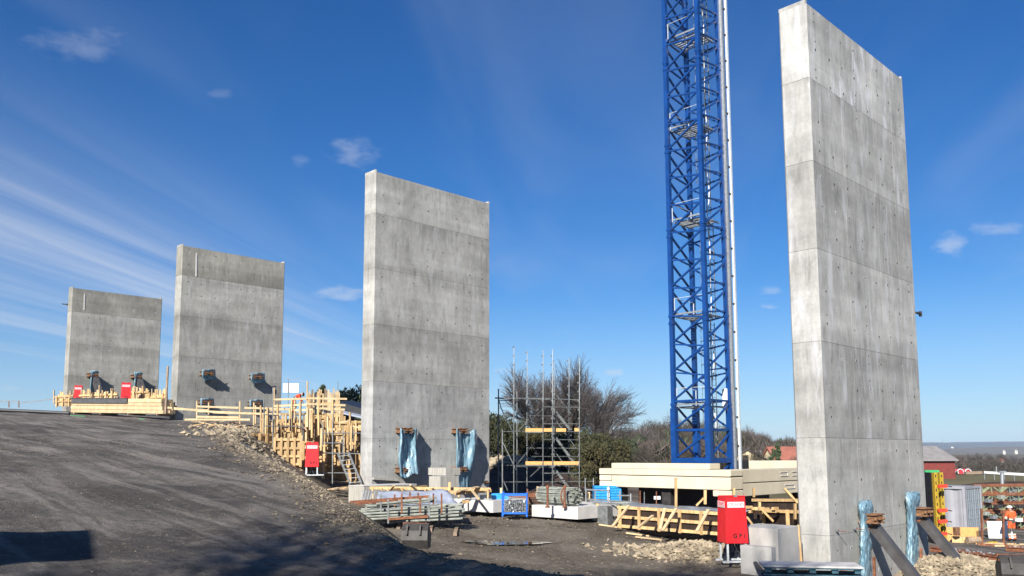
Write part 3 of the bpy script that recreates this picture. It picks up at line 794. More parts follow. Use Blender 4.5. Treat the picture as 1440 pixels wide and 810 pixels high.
sheet('plastic_sheet', 'right turquoise plastic sheet hanging in a long point on the middle pier', [
    [fp(2, 641, 603, .05), fp(2, 642, 630, .05), fp(2, 642, 655, .05), fp(2, 645, 686, .1)],
    [fp(2, 643, 602, .80), fp(2, 643, 630, .75), fp(2, 643, 655, .8), fp(2, 646, 688, .4)],
    [fp(2, 650, 610, .55), fp(2, 650, 630, .5), fp(2, 649, 654, .5), fp(2, 651, 689, .45)],
    [fp(2, 658, 610, .6), fp(2, 658, 630, .5), fp(2, 657, 655, .6), fp(2, 656, 689, .4)],
    [fp(2, 668, 603, .75), fp(2, 669, 625, .80), fp(2, 665, 650, .75), fp(2, 657, 688, .3)],
    [fp(2, 669, 607, .1), fp(2, 670, 625, .1), fp(2, 668, 645, .1), fp(2, 660, 684, .1)]], MT['plastic'], 'turquoise plastic sheets on the piers', 0.06)
# top wraps over the brackets
for (u0, u1, v) in ((564, 585, 601), (643, 664, 602)):
    pass
# second pier from the left: four bracket ends with torn sheet
for (u, v, lb) in ((294, 524.5, 'upper left rusty bracket end on the second pier from the left'), (363, 529.5, 'upper right rusty bracket end on the second pier from the left'), (292, 565, 'lower left rusty bracket end behind the timber rail on the second pier'), (361, 567, 'lower right rusty bracket end behind the timber rail on the second pier')):
    bracket(1, u, v, 0.80, 0.30, 0.75, lb, GB)
    side = 'upper' if v < 540 else 'lower'
    sheet('plastic_sheet', lb.replace('rusty bracket end', 'turquoise sheet scrap').replace('on the second', 'hung on the second'), [
        [fp(1, u - 10.5, v - 4, .05), fp(1, u - 10.5, v + 5, .05), fp(1, u - 6, v + 14, .05)],
        [fp(1, u - 9, v - 5, .76), fp(1, u - 9.5, v + 4, .7), fp(1, u - 4, v + 10, .5)],
        [fp(1, u + 3, v - 5.5, .70), fp(1, u - 1, v + 6, .4), fp(1, u + 3, v + 9, .35)],
        [fp(1, u + 9, v - 5, .6), fp(1, u + 9, v + 4, .4), fp(1, u + 12, v + 9, .3)]], MT['plastic'], 'turquoise scraps on the second pier', 0.05, 12)
# farthest pier: two raking struts with sheet
def strut(k, a, b, w, label, group):
    r = thing('steel_strut', label, 'steel strut', V(b.x, b.y, min(a.z, b.z)), group)
    dd = (b - a).normalized(); x = dd.cross(V(0, 0, 1)).normalized(); y = x.cross(dd).normalized()
    MB().beam(a, b, w, w * 0.92).build('box_section', MT['strut'], r)
    for sg in (-1, 1):
        MB().beam(a + y * (w * 0.5) * sg, b + y * (w * 0.5) * sg, w * 1.12, 0.025, up=y).build('flange', MT['strut'], r)
    MB().beam(a - dd * 0.02, a + dd * 0.05, w * 1.2, w * 1.2).build('end_plate', MT['rust'], r)
    MB().beam(b - dd * 0.05, b + dd * 0.02, w * 1.3, w * 1.3).build('foot_plate', MT['rust'], r)
    return r
for (u, v, lb, n) in ((132, 527, 'left', 0), (193.5, 529, 'right', 1)):
    bracket(0, u, v, 0.8, 0.32, 0.8, f'{lb} rusty bracket on the farthest pier, above timber boards', GB)
    a = face_from_px(0, u + 1, v + 2, 0.35); b = a + NRM * 2.6 + V(0, 0, -3.0)
    strut(0, a, b, 0.42, f'{lb} raking strut in front of the farthest pier', 'raking steel struts propping the piers')
    sheet('plastic_sheet', f'turquoise sheet wrapped round the {lb} bracket of the farthest pier', [
        [fp(0, u - 5, v - 5, .05), fp(0, u - 5, v + 8, .05), fp(0, u - 6, v + 24, .05)],
        [fp(0, u - 4.5, v - 6, .85), fp(0, u - 4, v + 8, .7), fp(0, u - 5, v + 24, .5)],
        [fp(0, u + 4, v - 6, .85), fp(0, u, v + 6, .5), fp(0, u - 2, v + 24, .3)],
        [fp(0, u + 8, v - 4, .8), fp(0, u + 3, v + 2, .4), fp(0, u, v + 12, .3)]], MT['plastic'], 'turquoise plastic sheets on the piers', 0.05, 14)
# nearest pier: wrapped posts, brackets and two long struts
for (u, v, sx, lb, su) in ((1236, 729.5, (1217, 713), 'left', 0), (1305, 720, (1283, 701), 'right', 1)):
    e = bracket(3, u + 3, v, 0.62, 0.30, 0.62, f'{lb} rusty bracket on the nearest pier above a grey strut', GB)
    a = face_from_px(3, u - 8, v + 9, 0.32); b = a + NRM * 2.6 + V(0, 0, -3.35)
    strut(3, a, b, 0.27, f'{lb} long grey steel strut propping the nearest pier', 'raking steel struts propping the piers')
    u0, v0 = sx
    r_ = thing('wall_post', f'{lb} upright steel post wrapped in plastic on the nearest pier', 'steel post', face_from_px(3, u0 - 2, 812, 0.1), 'wrapped posts on the nearest pier')
    MB().beam(face_from_px(3, u0, v0 + 6, 0.09), face_from_px(3, u0, 812, 0.09) - V(0, 0, 2.5), 0.16, 0.16, up=NRM).build('profile', MT['strut'], r_)
    MB().beam(face_from_px(3, u0 + 12, v0 + 70, 0.10), face_from_px(3, u0 + 12, 812, 0.10) - V(0, 0, 2.0), 0.07, 0.07, up=NRM).build('rail', MT['rust'], r_)
    ring = []
    prof = ((v0 - 9, 7, .12), (v0 - 7, 10, .24), (v0 + 1, 11, .30), (v0 + 9, 9, .28), (v0 + 20, 8, .26), (v0 + 38, 7.5, .24), (v0 + 55, 8.5, .28), (v0 + 62, 7.5, .25), (v0 + 80, 9, .28), (v0 + 104, 8.5, .27), (v0 + 122, 6, .2))
    vs = []; n = 18
    for j, (vv, hw, dep) in enumerate(prof):
        for i in range(n):
            t = math.pi * i / (n - 1)
            uu = u0 - math.cos(t) * hw + 2 * noise.noise((j * 0.8, i * 0.5, su * 4)); dd = dep * math.sin(t) * (1 + 0.35 * noise.noise((i * 0.9, j * 0.6, su * 7 + 1))) + 0.03
            vs.append(face_from_px(3, uu, vv + 2.5 * noise.noise((i * 0.7, j, 3 + su)), dd))
    fs = [(j * n + i, j * n + i + 1, (j + 1) * n + i + 1, (j + 1) * n + i) for j in range(len(prof) - 1) for i in range(n - 1)] + [tuple(range(n))]
    o = MB().add(vs, fs).build('plastic_sheet', MT['plastic'], None, smooth=True)
    sb = o.modifiers.new('sub', 'SUBSURF'); sb.levels = 2; sb.render_levels = 2
    tx = bpy.data.textures.new('crinkle', 'CLOUDS'); tx.noise_scale = 0.10
    dm = o.modifiers.new('crinkle', 'DISPLACE'); dm.texture = tx; dm.strength = 0.11; dm.texture_coords = 'LOCAL'
    tag(o, f'crumpled turquoise plastic wrapped round the {lb} post of the nearest pier', 'plastic sheet', 'turquoise plastic sheets on the piers')
# tie rods standing out of the nearest pier
for (u, v, lb) in ((1175, 746, 'upper left'), (1200, 743, 'upper middle'), (1178, 801, 'lower left'), (1202, 797, 'lower middle')):
    a = face_from_px(3, u, v, 0.0); b = a + NRM * 0.34 + V(0, 0, -0.02)
    r = thing('tie_rod', f'thin steel tie rod with nut, {lb} on the nearest pier', 'tie rod', a, 'tie rods on the nearest pier')
    MB().tube(a, b, 0.012, 6).build('rod', MT['rust'], r)
    MB().tube(a + NRM * 0.02, a + NRM * 0.09, 0.045, 6).build('nut', MT['galv'], r)

# ------------------------------------------------------------------ tower crane
def build_crane():
    a = 1.8
    F = at(998, 648, 37.4); F.z = 0
    dL = V(-math.sin(math.pi / 4), math.cos(math.pi / 4), 0); dR = V(dL.y, -dL.x, 0); dR = V(0.7071, 0.7071, 0)
    Fc, Lc, Rc, Bc = F, F + dL * a, F + dR * a, F + dL * a + dR * a
    zb = -2.9; ztop = 24.5
    root = thing('tower_crane', 'blue lattice tower crane mast rising out of the top of the picture', 'tower crane', V((Fc.x + Bc.x) / 2, (Fc.y + Bc.y) / 2, zb))
    base_top = at(998, 572, 37.4).z
    for q in (Fc, Lc, Rc, Bc):
        MB().box((q.x, q.y, (zb + base_top) / 2), 0.26, 0.26, base_top - zb, math.pi / 4).build('chord', MT['crane'], root)
        for z0 in np.arange(base_top, ztop, 4.1):
            z1 = min(z0 + 4.1, ztop)
            MB().box((q.x, q.y, (z0 + z1) / 2), 0.19, 0.19, z1 - z0 - 0.02, math.pi / 4).build('chord', MT['crane'], root)
            for dz in (-0.17, 0.17):
                MB().box((q.x, q.y, z0 + dz), 0.235, 0.235, 0.12, math.pi / 4).build('joint_collar', MT['crane'], root)
    pitch = 1.32
    faces = ((Lc, Fc), (Fc, Rc), (Rc, Bc), (Bc, Lc))
    z_low = at(998, 646, 37.4).z
    for fi, (p, q) in enumerate(faces):
        p0, q0 = (p, q)
        hor = MB().beam(V(p0.x, p0.y, 0), V(q0.x, q0.y, 0), 0.08, 0.09).build('horizontal_bar', MT['crane'], root)
        slope = -0.16 if fi in (0, 2) else 0.16
        slant = MB().beam(V(p0.x, p0.y, 0), V(q0.x, q0.y, slope * 1.4), 0.07, 0.07).build('lacing_bar', MT['crane'], root)
        dg = MB().beam(V(p0.x, p0.y, 0.06), V(q0.x, q0.y, pitch - 0.12), 0.078, 0.078).build('diagonal_brace', MT['crane'], root) if fi in (0, 2) else MB().beam(V(p0.x, p0.y, 0.06), V(q0.x, q0.y, pitch - 0.1), 0.078, 0.078).build('diagonal_brace', MT['crane'], root)
        n = int((ztop - z_low) / pitch)
        for i in range(-1, n):
            z = z_low + i * pitch
            src = hor if i < 3 else slant
            again(src, src.name.split('.')[0], root, (0, 0, z))
            again(dg, 'diagonal_brace', root, (0, 0, z))
        for o_ in (hor, slant, dg): bpy.data.objects.remove(o_)
    # platforms inside the mast with their rails, cranked up the height
    for v in (572, 445, 312, 183, 57):
        z = at(975, v, 38.6).z
        c = (Fc + Bc) / 2
        pl = MB()
        for i in range(7):
            t = -0.62 + i * 0.2
            pl.beam(c + dR * t - dL * 0.75 + V(0, 0, z), c + dR * t + dL * 0.8 + V(0, 0, z), 0.075, 0.04)
        for t in (-0.72, 0.0, 0.72):
            pl.beam(c + dL * t - dR * 0.78 + V(0, 0, z - .04), c + dL * t + dR * 0.78 + V(0, 0, z - .04), 0.06, 0.05)
        p = pl.build('platform', MT['galv'], root)
        toe = MB().beam(c - dR * 0.80 - dL * 0.8 + V(0, 0, z + .1), c - dR * 0.80 + dL * 0.8 + V(0, 0, z + .1), 0.03, 0.08).build('toe_board', MT['galv'], root)
        rl = MB()
        cs = [c + dR * sx * 0.8 + dL * sy * 0.8 for sx, sy in ((-1, -1), (-1, 1), (1, 1))]
        for q in cs: rl.tube(q + V(0, 0, z), q + V(0, 0, z + 0.85), 0.022, 5)
        rl.tube(cs[0] + V(0, 0, z + 0.85), cs[1] + V(0, 0, z + 0.85), 0.013, 5); rl.tube(cs[1] + V(0, 0, z + 0.85), cs[2] + V(0, 0, z + 0.85), 0.013, 5)
        rl.build('guard_rail', MT['zinc'], root)
    # ladder runs with safety hoops on the right inside
    for j, (z0, z1) in enumerate(((z_low, 6.0), (6.2, 11.0), (11.2, 16.0), (16.2, ztop))):
        off = 0.12 if j % 2 else -0.12
        c = Fc + dR * (1.30 + off * 0.6) + dL * 0.42
        lb = MB()
        for s in (-0.17, 0.17): lb.tube(c + dR * s + V(0, 0, z0), c + dR * s + V(0, 0, z1), 0.022, 5)
        z = z0
        while z < z1: lb.tube(c - dR * 0.17 + V(0, 0, z), c + dR * 0.17 + V(0, 0, z), 0.014, 4); z += 0.28
        lb.build('ladder', MT['galv_dark'], root)
        hb = MB(); z = z0 + 1.6
        while z < z1:
            pts = [c + dR * (0.32 * math.cos(t)) + dL * (0.62 * math.sin(t)) + V(0, 0, z) for t in np.linspace(0, math.pi, 7)]
            hb.path(pts, 0.013, 4); z += 0.55
        for t in (0.5, 1.57, 2.6):
            hb.tube(c + dR * (0.32 * math.cos(t)) + dL * (0.62 * math.sin(t)) + V(0, 0, z0 + 1.6), c + dR * (0.32 * math.cos(t)) + dL * (0.62 * math.sin(t)) + V(0, 0, z1), 0.012, 4)
        hb.build('safety_hoops', MT['galv_dark'], root)
    # power cable and the two pale climbing rails clipped up the right hand chord
    pw = MB(); z = z_low; prev = None
    while z < ztop:
        q = Fc + dR * (1.05 + 0.07 * math.sin(z * 1.7)) + dL * (0.35 + 0.05 * math.cos(z * 2.3)) + V(0, 0, z)
        if prev is not None: pw.tube(prev, q, 0.025, 5)
        prev = q; z += 0.5
    pw.build('power_cable', MT['white_steel'], root)
    r1 = Rc + dR * 0.10 - dL * 0.16; r2 = Rc + dR * 0.46 - dL * 0.20
    MB().box((r1.x, r1.y, (ztop - 3.0) / 2), 0.13, 0.13, ztop + 3.0, math.pi / 4).build('climbing_rail', MT['galv'], root)
    MB().box((r2.x, r2.y, (ztop - 3.0) / 2), 0.11, 0.11, ztop + 3.0, math.pi / 4).build('climbing_rail', MT['zinc'], root)
    z = -1.0; cl = None
    while z < ztop:
        if cl is None: cl = MB().beam(Rc + V(0, 0, z), r2 + V(0, 0, z), 0.05, 0.08).build('rail_clip', MT['darksteel'], root); z00 = z
        else: again(cl, 'rail_clip', root, (0, 0, z - z00))
        z += 1.32
    # white cabinet strapped on at the first landing
    p = at(1022, 562, 38.8)
    MB().box(p, 0.34, 0.25, 1.0, math.pi / 4).build('control_box', MT['white_steel'], root)
    # base frame
    bf = MB()
    for p, q in faces: bf.beam(V(p.x, p.y, z_low - 0.05), V(q.x, q.y, z_low - 0.05), 0.2, 0.22)
    bf.build('base_frame', MT['crane'], root)
build_crane()

# ------------------------------------------------------------------ precast ballast beams round the crane foot
DL = V(-0.7071, 0.7071, 0); DR = V(0.7071, 0.7071, 0)
def cbeam(corner, L, Wd, z0, z1, along, across, label, mat='wax', pockets=()):
    """beam block from a corner running 'along' by L and 'across' by Wd"""
    c = corner + along * L / 2 + across * Wd / 2
    r = thing('concrete_beam', label, 'concrete beam', V(c.x, c.y, z0), 'cream precast concrete beams stacked by the crane')
    body = MB(); e = 0.025
    pts = [corner, corner + along * L, corner + along * L + across * Wd, corner + across * Wd]
    for (lo, hi, ins) in ((z0 + e, z1 - e, 0.0),):
        q = [corner + along * e, corner + along * (L - e), corner + along * L + across * e, corner + along * L + across * (Wd - e), corner + along * (L - e) + across * Wd, corner + along * e + across * Wd, corner + across * (Wd - e), corner + across * e]
        n = len(q); ci = c
        vs = [V(p.x, p.y, lo) for p in q] + [V(p.x, p.y, hi) for p in q]
        qi = [p + (V(ci.x, ci.y, 0) - V(p.x, p.y, 0)).normalized() * e for p in q]
        vs += [V(p.x, p.y, z0) for p in qi] + [V(p.x, p.y, z1) for p in qi]
        fs = [(i, (i + 1) % n, n + (i + 1) % n, n + i) for i in range(n)] + [(2 * n + i, 2 * n + (i + 1) % n, (i + 1) % n, i) for i in range(n)] + [(n + i, n + (i + 1) % n, 3 * n + (i + 1) % n, 3 * n + i) for i in range(n)] + [tuple(range(2 * n, 3 * n))[::-1], tuple(range(3 * n, 4 * n))]
        body.add(vs, fs)
    body.build('body', MT[mat], r)
    for (s, w, side) in pockets:                       # cast pockets, shown by a raised lip and a sunk panel
        nrm = -across if side == 'a' else -along
        ax_ = along if side == 'a' else across
        o_ = corner + ax_ * s + V(0, 0, 0)
        zc = z0 + (z1 - z0) * 0.55; hh = (z1 - z0) * 0.16
        fr = MB()
        P0 = V(o_.x, o_.y, zc)
        fr.beam(P0 - V(0, 0, hh) + nrm * 0.012, P0 + ax_ * w - V(0, 0, hh) + nrm * 0.012, 0.03, 0.03)
        fr.beam(P0 + V(0, 0, hh) + nrm * 0.012, P0 + ax_ * w + V(0, 0, hh) + nrm * 0.012, 0.03, 0.03)
        fr.beam(P0 + ax_ * w - V(0, 0, hh) + nrm * 0.012, P0 + ax_ * w + V(0, 0, hh) + nrm * 0.012, 0.03, 0.03, up=ax_)
        fr.build('cast_pocket', MT['white_conc'], r)
    return r
K = at(1027, 661, 34.0)                 # near corner of the stack, top
zt = K.z; z1_ = at(1027, 671, 34.0).z; z2_ = at(1027, 690, 34.0).z; z3_ = at(1027, 699, 34.0).z; zr1 = at(1027, 680.5, 34.0).z; zr2 = at(1027, 700, 34.0).z
K0 = V(K.x, K.y, 0)
g_ = 0.02
def sub(c, dl=0.0, dr=0.0): return c + DL * dl + DR * dr
cbeam(sub(K0), 6.75, 0.95, z1_ + g_, zt, DL, DR, 'long cream beam in the upper front layer of the stack left of the crane')
cbeam(sub(K0, 0.95, 0.02), 5.1, 0.80, zt + 0.012, at(1002, 652, 34.7).z, DL, DR, 'thin cream beam lying on top of the front of the stack before the crane')
cbeam(sub(K0, 0.05, 0.98), 7.5, 0.95, zr1 + g_, zt - 0.01, DR, DL, 'long grey-sided beam running right from the stack corner, upper layer', pockets=((3.2, 0.7, 'a'), (4.3, 0.9, 'a')))
cbeam(sub(K0, 0.0, -0.03), 6.0, 0.98, z2_ + g_, z1_ - g_, DL, DR, 'long cream beam in the second layer, over the dark gap')
cbeam(sub(K0, 6.05, -0.01), 0.68, 0.9, z1_ - 0.26, z1_ - g_, DL, DR, 'short cream beam end at the far left of the second layer')
cbeam(sub(K0, 6.02, -0.02), 0.70, 0.9, z2_ - 0.02, z1_ - 0.28, DL, DR, 'thin cream beam end at the far left bottom of the stack')
cbeam(sub(K0, 0.05, 0.98), 7.4, 0.9, zr2 + g_, zr1 - g_, DR, DL, 'grey-sided beam running right in the lower layer with a green mark', pockets=((3.6, 0.9, 'a'),))
cbeam(sub(K0, -0.01, 0.0), 0.85, 0.93, z3_, z2_ - 0.01, DL, DR, 'cream beam end under the near corner of the stack')
p = at(1052, 660, 40.5)
cbeam(V(p.x, p.y, 0), 6.0, 0.9, p.z - 0.05, at(1052, 648, 40.5).z, V(0.97, 0.24, 0), V(-0.24, 0.97, 0), 'cream beam behind the crane rails with a brown batten')
p = at(1041, 657, 39.5); tag(MB().box(V(p.x, p.y, p.z), 0.6, 0.5, 0.62, 0.3).build('black_box', MT['black']), 'small black box beside the foot of the crane mast', 'box')
# green survey mark on the lower right beam
q = sub(K0, 0.035, 6.6)
mk = MB(); zc = (zr1 + zr2) / 2
for dz, w in ((0.18, 0.16), (-0.2, 0.2)):
    mk.beam(V(q.x, q.y, zc + dz) - DR * w, V(q.x, q.y, zc + dz) + DR * w, 0.012, 0.05)
mk.beam(V(q.x, q.y, zc - 0.2), V(q.x, q.y, zc + 0.2), 0.012, 0.05, up=DR)
tag(mk.build('paint_mark', MT['green']), 'green painted mark on the end of the lower right beam', 'paint mark')
# dark foundation hollow carrying the stack
fd = thing('crane_foundation', 'dark concrete footing under the cream beam stack', 'foundation', V(*(sub(K0, 3, 3).xy), gz(*sub(K0, 3, 3).xy)))
zf = gz(*sub(K0, 3, 3).xy)
for (dl, dr, l, w) in ((1.6, 1.6, 4.2, 4.2),):
    c = sub(K0, dl + l / 2 - 0.3, dr + w / 2 - 0.3)
    MB().box((c.x, c.y, (zf + z2_) / 2 - 0.1), l, w, z2_ - zf + 0.4, math.pi / 4).build('pad', MT['darkply'], fd)
for (dl, dr) in ((0.6, 0.5), (5.9, 0.5), (0.5, 6.8), (3.3, 0.5)):
    c = sub(K0, dl, dr); MB().box((c.x, c.y, (gz(c.x, c.y) + z2_) / 2 - 0.12), 0.45, 0.45, z2_ - gz(c.x, c.y) + 0.1, math.pi / 4).build('bearing_block', MT['darksteel'], fd)

# ------------------------------------------------------------------ concrete blocks and slabs
def block(name, u, vtop, vbot, Y, Ll, Lr, mat, label, cat='concrete block', group=None, lit_top=None, base=None):
    """block with its near vertical edge on sight line u; Ll metres up-left, Lr metres up-right (pier axes)"""
    p = at(u, vtop, Y); z1 = p.z; z0 = at(u, vbot, Y).z if base is None else base
    c = V(p.x, p.y, 0); r = thing(name, label, cat, V(c.x, c.y, z0) + T_ * Ll / 2 + D * Lr / 2, group)
    e = 0.02
    pl = [c + D * e, c + T_ * e]; pl = [(c + D * e), (c + D * Lr), (c + D * Lr + T_ * Ll), (c + T_ * Ll), (c + T_ * e)]
    MB().prism([(q.x, q.y) for q in pl], z0, z1 - (0.03 if lit_top else 0)).build('body', MT[mat], r)
    if lit_top:
        c2 = c - D * 0.015 - T_ * 0.015
        pl = [c2, c2 + D * (Lr + .03), c2 + D * (Lr + .03) + T_ * (Ll + .03), c2 + T_ * (Ll + .03)]
        MB().prism([(q.x, q.y) for q in pl], z1 - 0.03, z1).build('lit_top_face', MT[lit_top], r)  # paler top slab: sunlight on the plinth put into its colour
    return r
block('concrete_slab', 812, 713.5, 730.5, 33, 2.45, 3.2, 'white_conc', 'pale concrete slab carrying the bundle of grey pipes', 'concrete slab', 'pale concrete slabs on the yard')
block('concrete_slab', 693, 704, 721, 35.2, 2.45, 2.3, 'white_conc', 'pale concrete slab behind the blue wire crate', 'concrete slab', 'pale concrete slabs on the yard')
block('concrete_block', 1093, 744, 812, 24.0, 1.35, 1.42, 'blockconc', 'big grey concrete block against the left side of the nearest pier', base=-4.6)
block('concrete_block', 1084, 770, 812, 22.6, 0.9, 0.25, 'blockconc', 'low pale block in front of the big grey block beside the nearest pier', base=-4.4)
block('concrete_plinth', 511, 683, 712, 38, 1.15, 3.0, 'boardconc', 'long board-marked concrete plinth at the left foot of the middle pier', 'plinth', lit_top='white_conc')
block('concrete_plinth', 618.5, 670, 694, 37.6, 0.75, 1.1, 'boardconc', 'upright board-marked block between the two plastic sheets of the middle pier', 'plinth')
block('concrete_plinth', 626.5, 658, 668.5, 39.0, 1.25, 0.9, 'boardconc', 'small timber-topped ledge above the board-marked block of the middle pier', 'plinth')
# timber cleats on the pier foot
tag(MB().beam(face_from_px(2, 524, 673, .06), face_from_px(2, 557, 675, .06), 0.1, 0.24, up=NRM).build('kicker_board', MT['boardconc']), 'low concrete kicker strip along the left foot of the middle pier', 'kicker')
for (u, v) in ((683, 678),):
    p = face_from_px(2, u, v, 0.1); r = thing('anchor_plate', 'small dark anchor plate near the right foot of the middle pier', 'anchor plate', p)
    MB().beam(p - D * 0.14, p + D * 0.14, 0.1, 0.16).build('plate', MT['darksteel'], r); MB().tube(p + D * .02, p + D * 0.02 + NRM * 0.2, 0.04, 6).build('bolt', MT['rust'], r)
tag(MB().tube(at(1122.5, 738, 24.9) + V(0, 0, 1.4) * 0, at(1129, 812, 24.9), 0.035, 6).build('timber_strip', MT['timber']), 'narrow yellowish timber strip down the left edge of the nearest pier', 'timber strip')

# ------------------------------------------------------------------ red supply cabinets
GLYPH = {}
def text_obj(s, size, loc, right, up, mat, parent, name='lettering', depth=0.002, bold=0.0):
    cu = bpy.data.curves.new('lettering', 'FONT'); cu.body = s; cu.size = size; cu.align_x = 'CENTER'; cu.align_y = 'CENTER'; cu.extrude = depth; cu.offset = bold
    tmp = bpy.data.objects.new('tmp', cu); COL.objects.link(tmp)
    dg = bpy.context.evaluated_depsgraph_get(); me = bpy.data.meshes.new_from_object(tmp.evaluated_get(dg)); bpy.data.objects.remove(tmp)
    n = right.cross(up); pl_ = parent.location + (parent.parent.location if parent.parent else V(0, 0, 0))
    me.transform(Matrix(((right.x, up.x, n.x, loc.x - pl_.x), (right.y, up.y, n.y, loc.y - pl_.y), (right.z, up.z, n.z, loc.z - pl_.z), (0, 0, 0, 1))))
    me.materials.clear(); me.materials.append(mat)
    o = bpy.data.objects.new(name, me); COL.objects.link(o); o.parent = parent
    return o

def cabinet(label, u, vtop, vbase, Y, hcov, wf, wd, yaw, detail=True):
    """red sheet-covered cabinet on four galvanised legs; its two visible sides face left-front and front"""
    p = at(u, vbase, Y); ztop = at(u, vtop, Y).z
    fr = V(math.cos(yaw), math.sin(yaw), 0)          # along the front, to the right
    dp = V(-math.sin(yaw), math.cos(yaw), 0)         # back into the depth
    zb = ztop - hcov
    zg = gz(p.x, p.y) if True else p.z
    c0 = V(p.x, p.y, 0)                                # near-left lower corner (front face, left edge)
    root = thing('supply_cabinet', label, 'supply cabinet', c0 + fr * wf / 2 + dp * wd / 2 + V(0, 0, min(p.z, zb - .3)), 'red supply cabinets')
    # cover: slightly flared towards the bottom, with a pitched top edge
    k = 0.035
    def q(a, b, z, e): return c0 + fr * (a * wf + (e if a else -e)) + dp * (b * wd + (e if b else -e)) + V(0, 0, z)
    body = MB(); vs = [q(0, 0, zb, k), q(1, 0, zb, k), q(1, 1, zb, k), q(0, 1, zb, k), q(0, 0, ztop, -.01), q(1, 0, ztop, -.01), q(1, 1, ztop, -.01), q(0, 1, ztop, -.01)]
    body.add(vs, [(0, 1, 5, 4), (1, 2, 6, 5), (2, 3, 7, 6), (3, 0, 4, 7), (4, 5, 6, 7), (3, 2, 1, 0)])
    body.build('cover', MT['red'], root)
    MB().beam(q(0, 0, ztop + .006, 0), q(1, 0, ztop + .006, 0), 0.03, 0.02).build('top_trim', MT['red'], root)
    # legs and ground frame
    zf = p.z
    for a, b in ((0, 0), (1, 0), (0, 1), (1, 1)):
        c = c0 + fr * (0.03 + a * (wf - .06)) + dp * (0.03 + b * (wd - .06))
        MB().beam(V(c.x, c.y, zf), V(c.x, c.y, zb + 0.08), 0.052, 0.052).build('leg', MT['zinc'], root)
    if detail:
        gf = MB()
        for b in (0.04, wd - 0.04): gf.beam(c0 - fr * 0.12 + dp * b + V(0, 0, zf + .03), c0 + fr * (wf + .28) + dp * b + V(0, 0, zf + .03), 0.05, 0.05)
        gf.build('ground_frame', MT['zinc'], root)
        MB().box(c0 + fr * wf * 0.5 + V(0, 0, ztop + .01) - dp * .0, 0.10, 0.03, 0.05, yaw).build('lifting_eye', MT['galv'], root)
        MB().box(c0 + fr * wf / 2 + dp * wd / 2 + V(0, 0, zb + 0.03), wf * 0.9, wd * 0.9, 0.08, yaw).build('inner_box', MT['black'], root)
        tb = MB()
        for i in range(5):
            c = c0 + fr * (wf * (0.2 + 0.15 * i)) + dp * (wd * 0.5)
            end = c + fr * random.uniform(-.5, .9) + dp * random.uniform(-.1, .5)
            pts = [V(c.x, c.y, zb), V(c.x, c.y, zb - 0.3) + fr * .03, (c + end) / 2 + V(0, 0, zf + 0.16), V(end.x, end.y, zf + 0.05)]
            pp = []
            for i2 in range(9):
                t = i2 / 8; b_ = [(1 - t) ** 3, 3 * t * (1 - t) ** 2, 3 * t * t * (1 - t), t ** 3]
                pp.append(sum((w * x for w, x in zip(b_, pts)), V(0, 0, 0)))
            tb.path(pp, 0.028, 6)
        tb.build('cables', MT['cable'], root)
    # print: white band with five boxed letters, and the lower code
    nf = -dp; zs_ = ztop - 0.235
    def face_strip(o_, right, nrm, w, sz, text):
        h = sz
        a_ = o_ + nrm * 0.018; upv = V(0, 0, 1)
        st = MB().obox(a_, right * w / 2, nrm * 0.002, upv * h / 2).build('letter_strip', MT['white'], root)
        n = len(text); cw = w / (n + 0.25)
        for i, ch in enumerate(text):
            cc = a_ + right * ((i - (n - 1) / 2) * cw) + nrm * 0.004
            fr_ = MB()
            for sg in (-1, 1):
                fr_.obox(cc + upv * (h * 0.36) * sg, right * cw * 0.42, nrm * 0.001, upv * h * 0.028)
                fr_.obox(cc + right * (cw * 0.40) * sg, right * cw * 0.03, nrm * 0.001, upv * h * 0.36)
            fr_.build('letter_box', MT['red'], st)
            text_obj(ch, h * 0.78, cc, right, upv, MT['red'], st, 'letter', 0.001)
    face_strip(c0 + fr * wf / 2 + V(0, 0, zs_), fr, nf, wf * 0.84, 0.155, 'CRAMO')
    face_strip(c0 + dp * wd / 2 + V(0, 0, zs_ - 0.0) - fr * 0.0, -dp, -fr, wd * 0.86, 0.17, 'CRAMO')
    text_obj('G P I', 0.17, c0 + fr * wf * 0.60 + V(0, 0, zb + 0.20) + nf * 0.040, fr, V(0, 0, 1), MT['black'], root, 'code_letters', 0.001, 0.005)
    return root
cabinet('red cabinet on galvanised legs marked GPI, large in front of the dark formwork', 1023, 698, 792, 24.0, 1.30, 0.58, 0.62, math.radians(7))
cabinet('red cabinet in front of the tall timber formwork left of the middle pier', 429.5, 622, 669, 42.5, 1.22, 0.60, 0.5, math.radians(10), detail=True)
cabinet('small red cabinet behind the left end of the timber stack by the farthest pier', 103.5, 542, 567, 68, 1.16, 0.56, 0.45, math.radians(20))
cabinet('red cabinet behind the middle of the timber stack by the farthest pier', 170, 538, 566, 62.6, 1.28, 0.62, 0.45, math.radians(22))
p = at(1042, 797.5, 23.6)
tag(MB().box(V(p.x + .35, p.y, gz(p.x + .35, p.y) + 0.06), 0.22, 0.16, 0.03, 0.2).build('yellow_scrap', MT['yellow']), 'small yellow scrap on the ground at the foot of the large red cabinet', 'scrap')
# dark hose looping from the cabinet to the block
pts = [at(1048, 772, 24.3), at(1058, 786, 23.4), at(1066, 797, 22.6), at(1074, 806, 22.0)]
tag(MB().path(pts, 0.06, 8).build('thick_hose', MT['cable']), 'thick dark hose sloping from the large red cabinet to the pallet', 'hose')

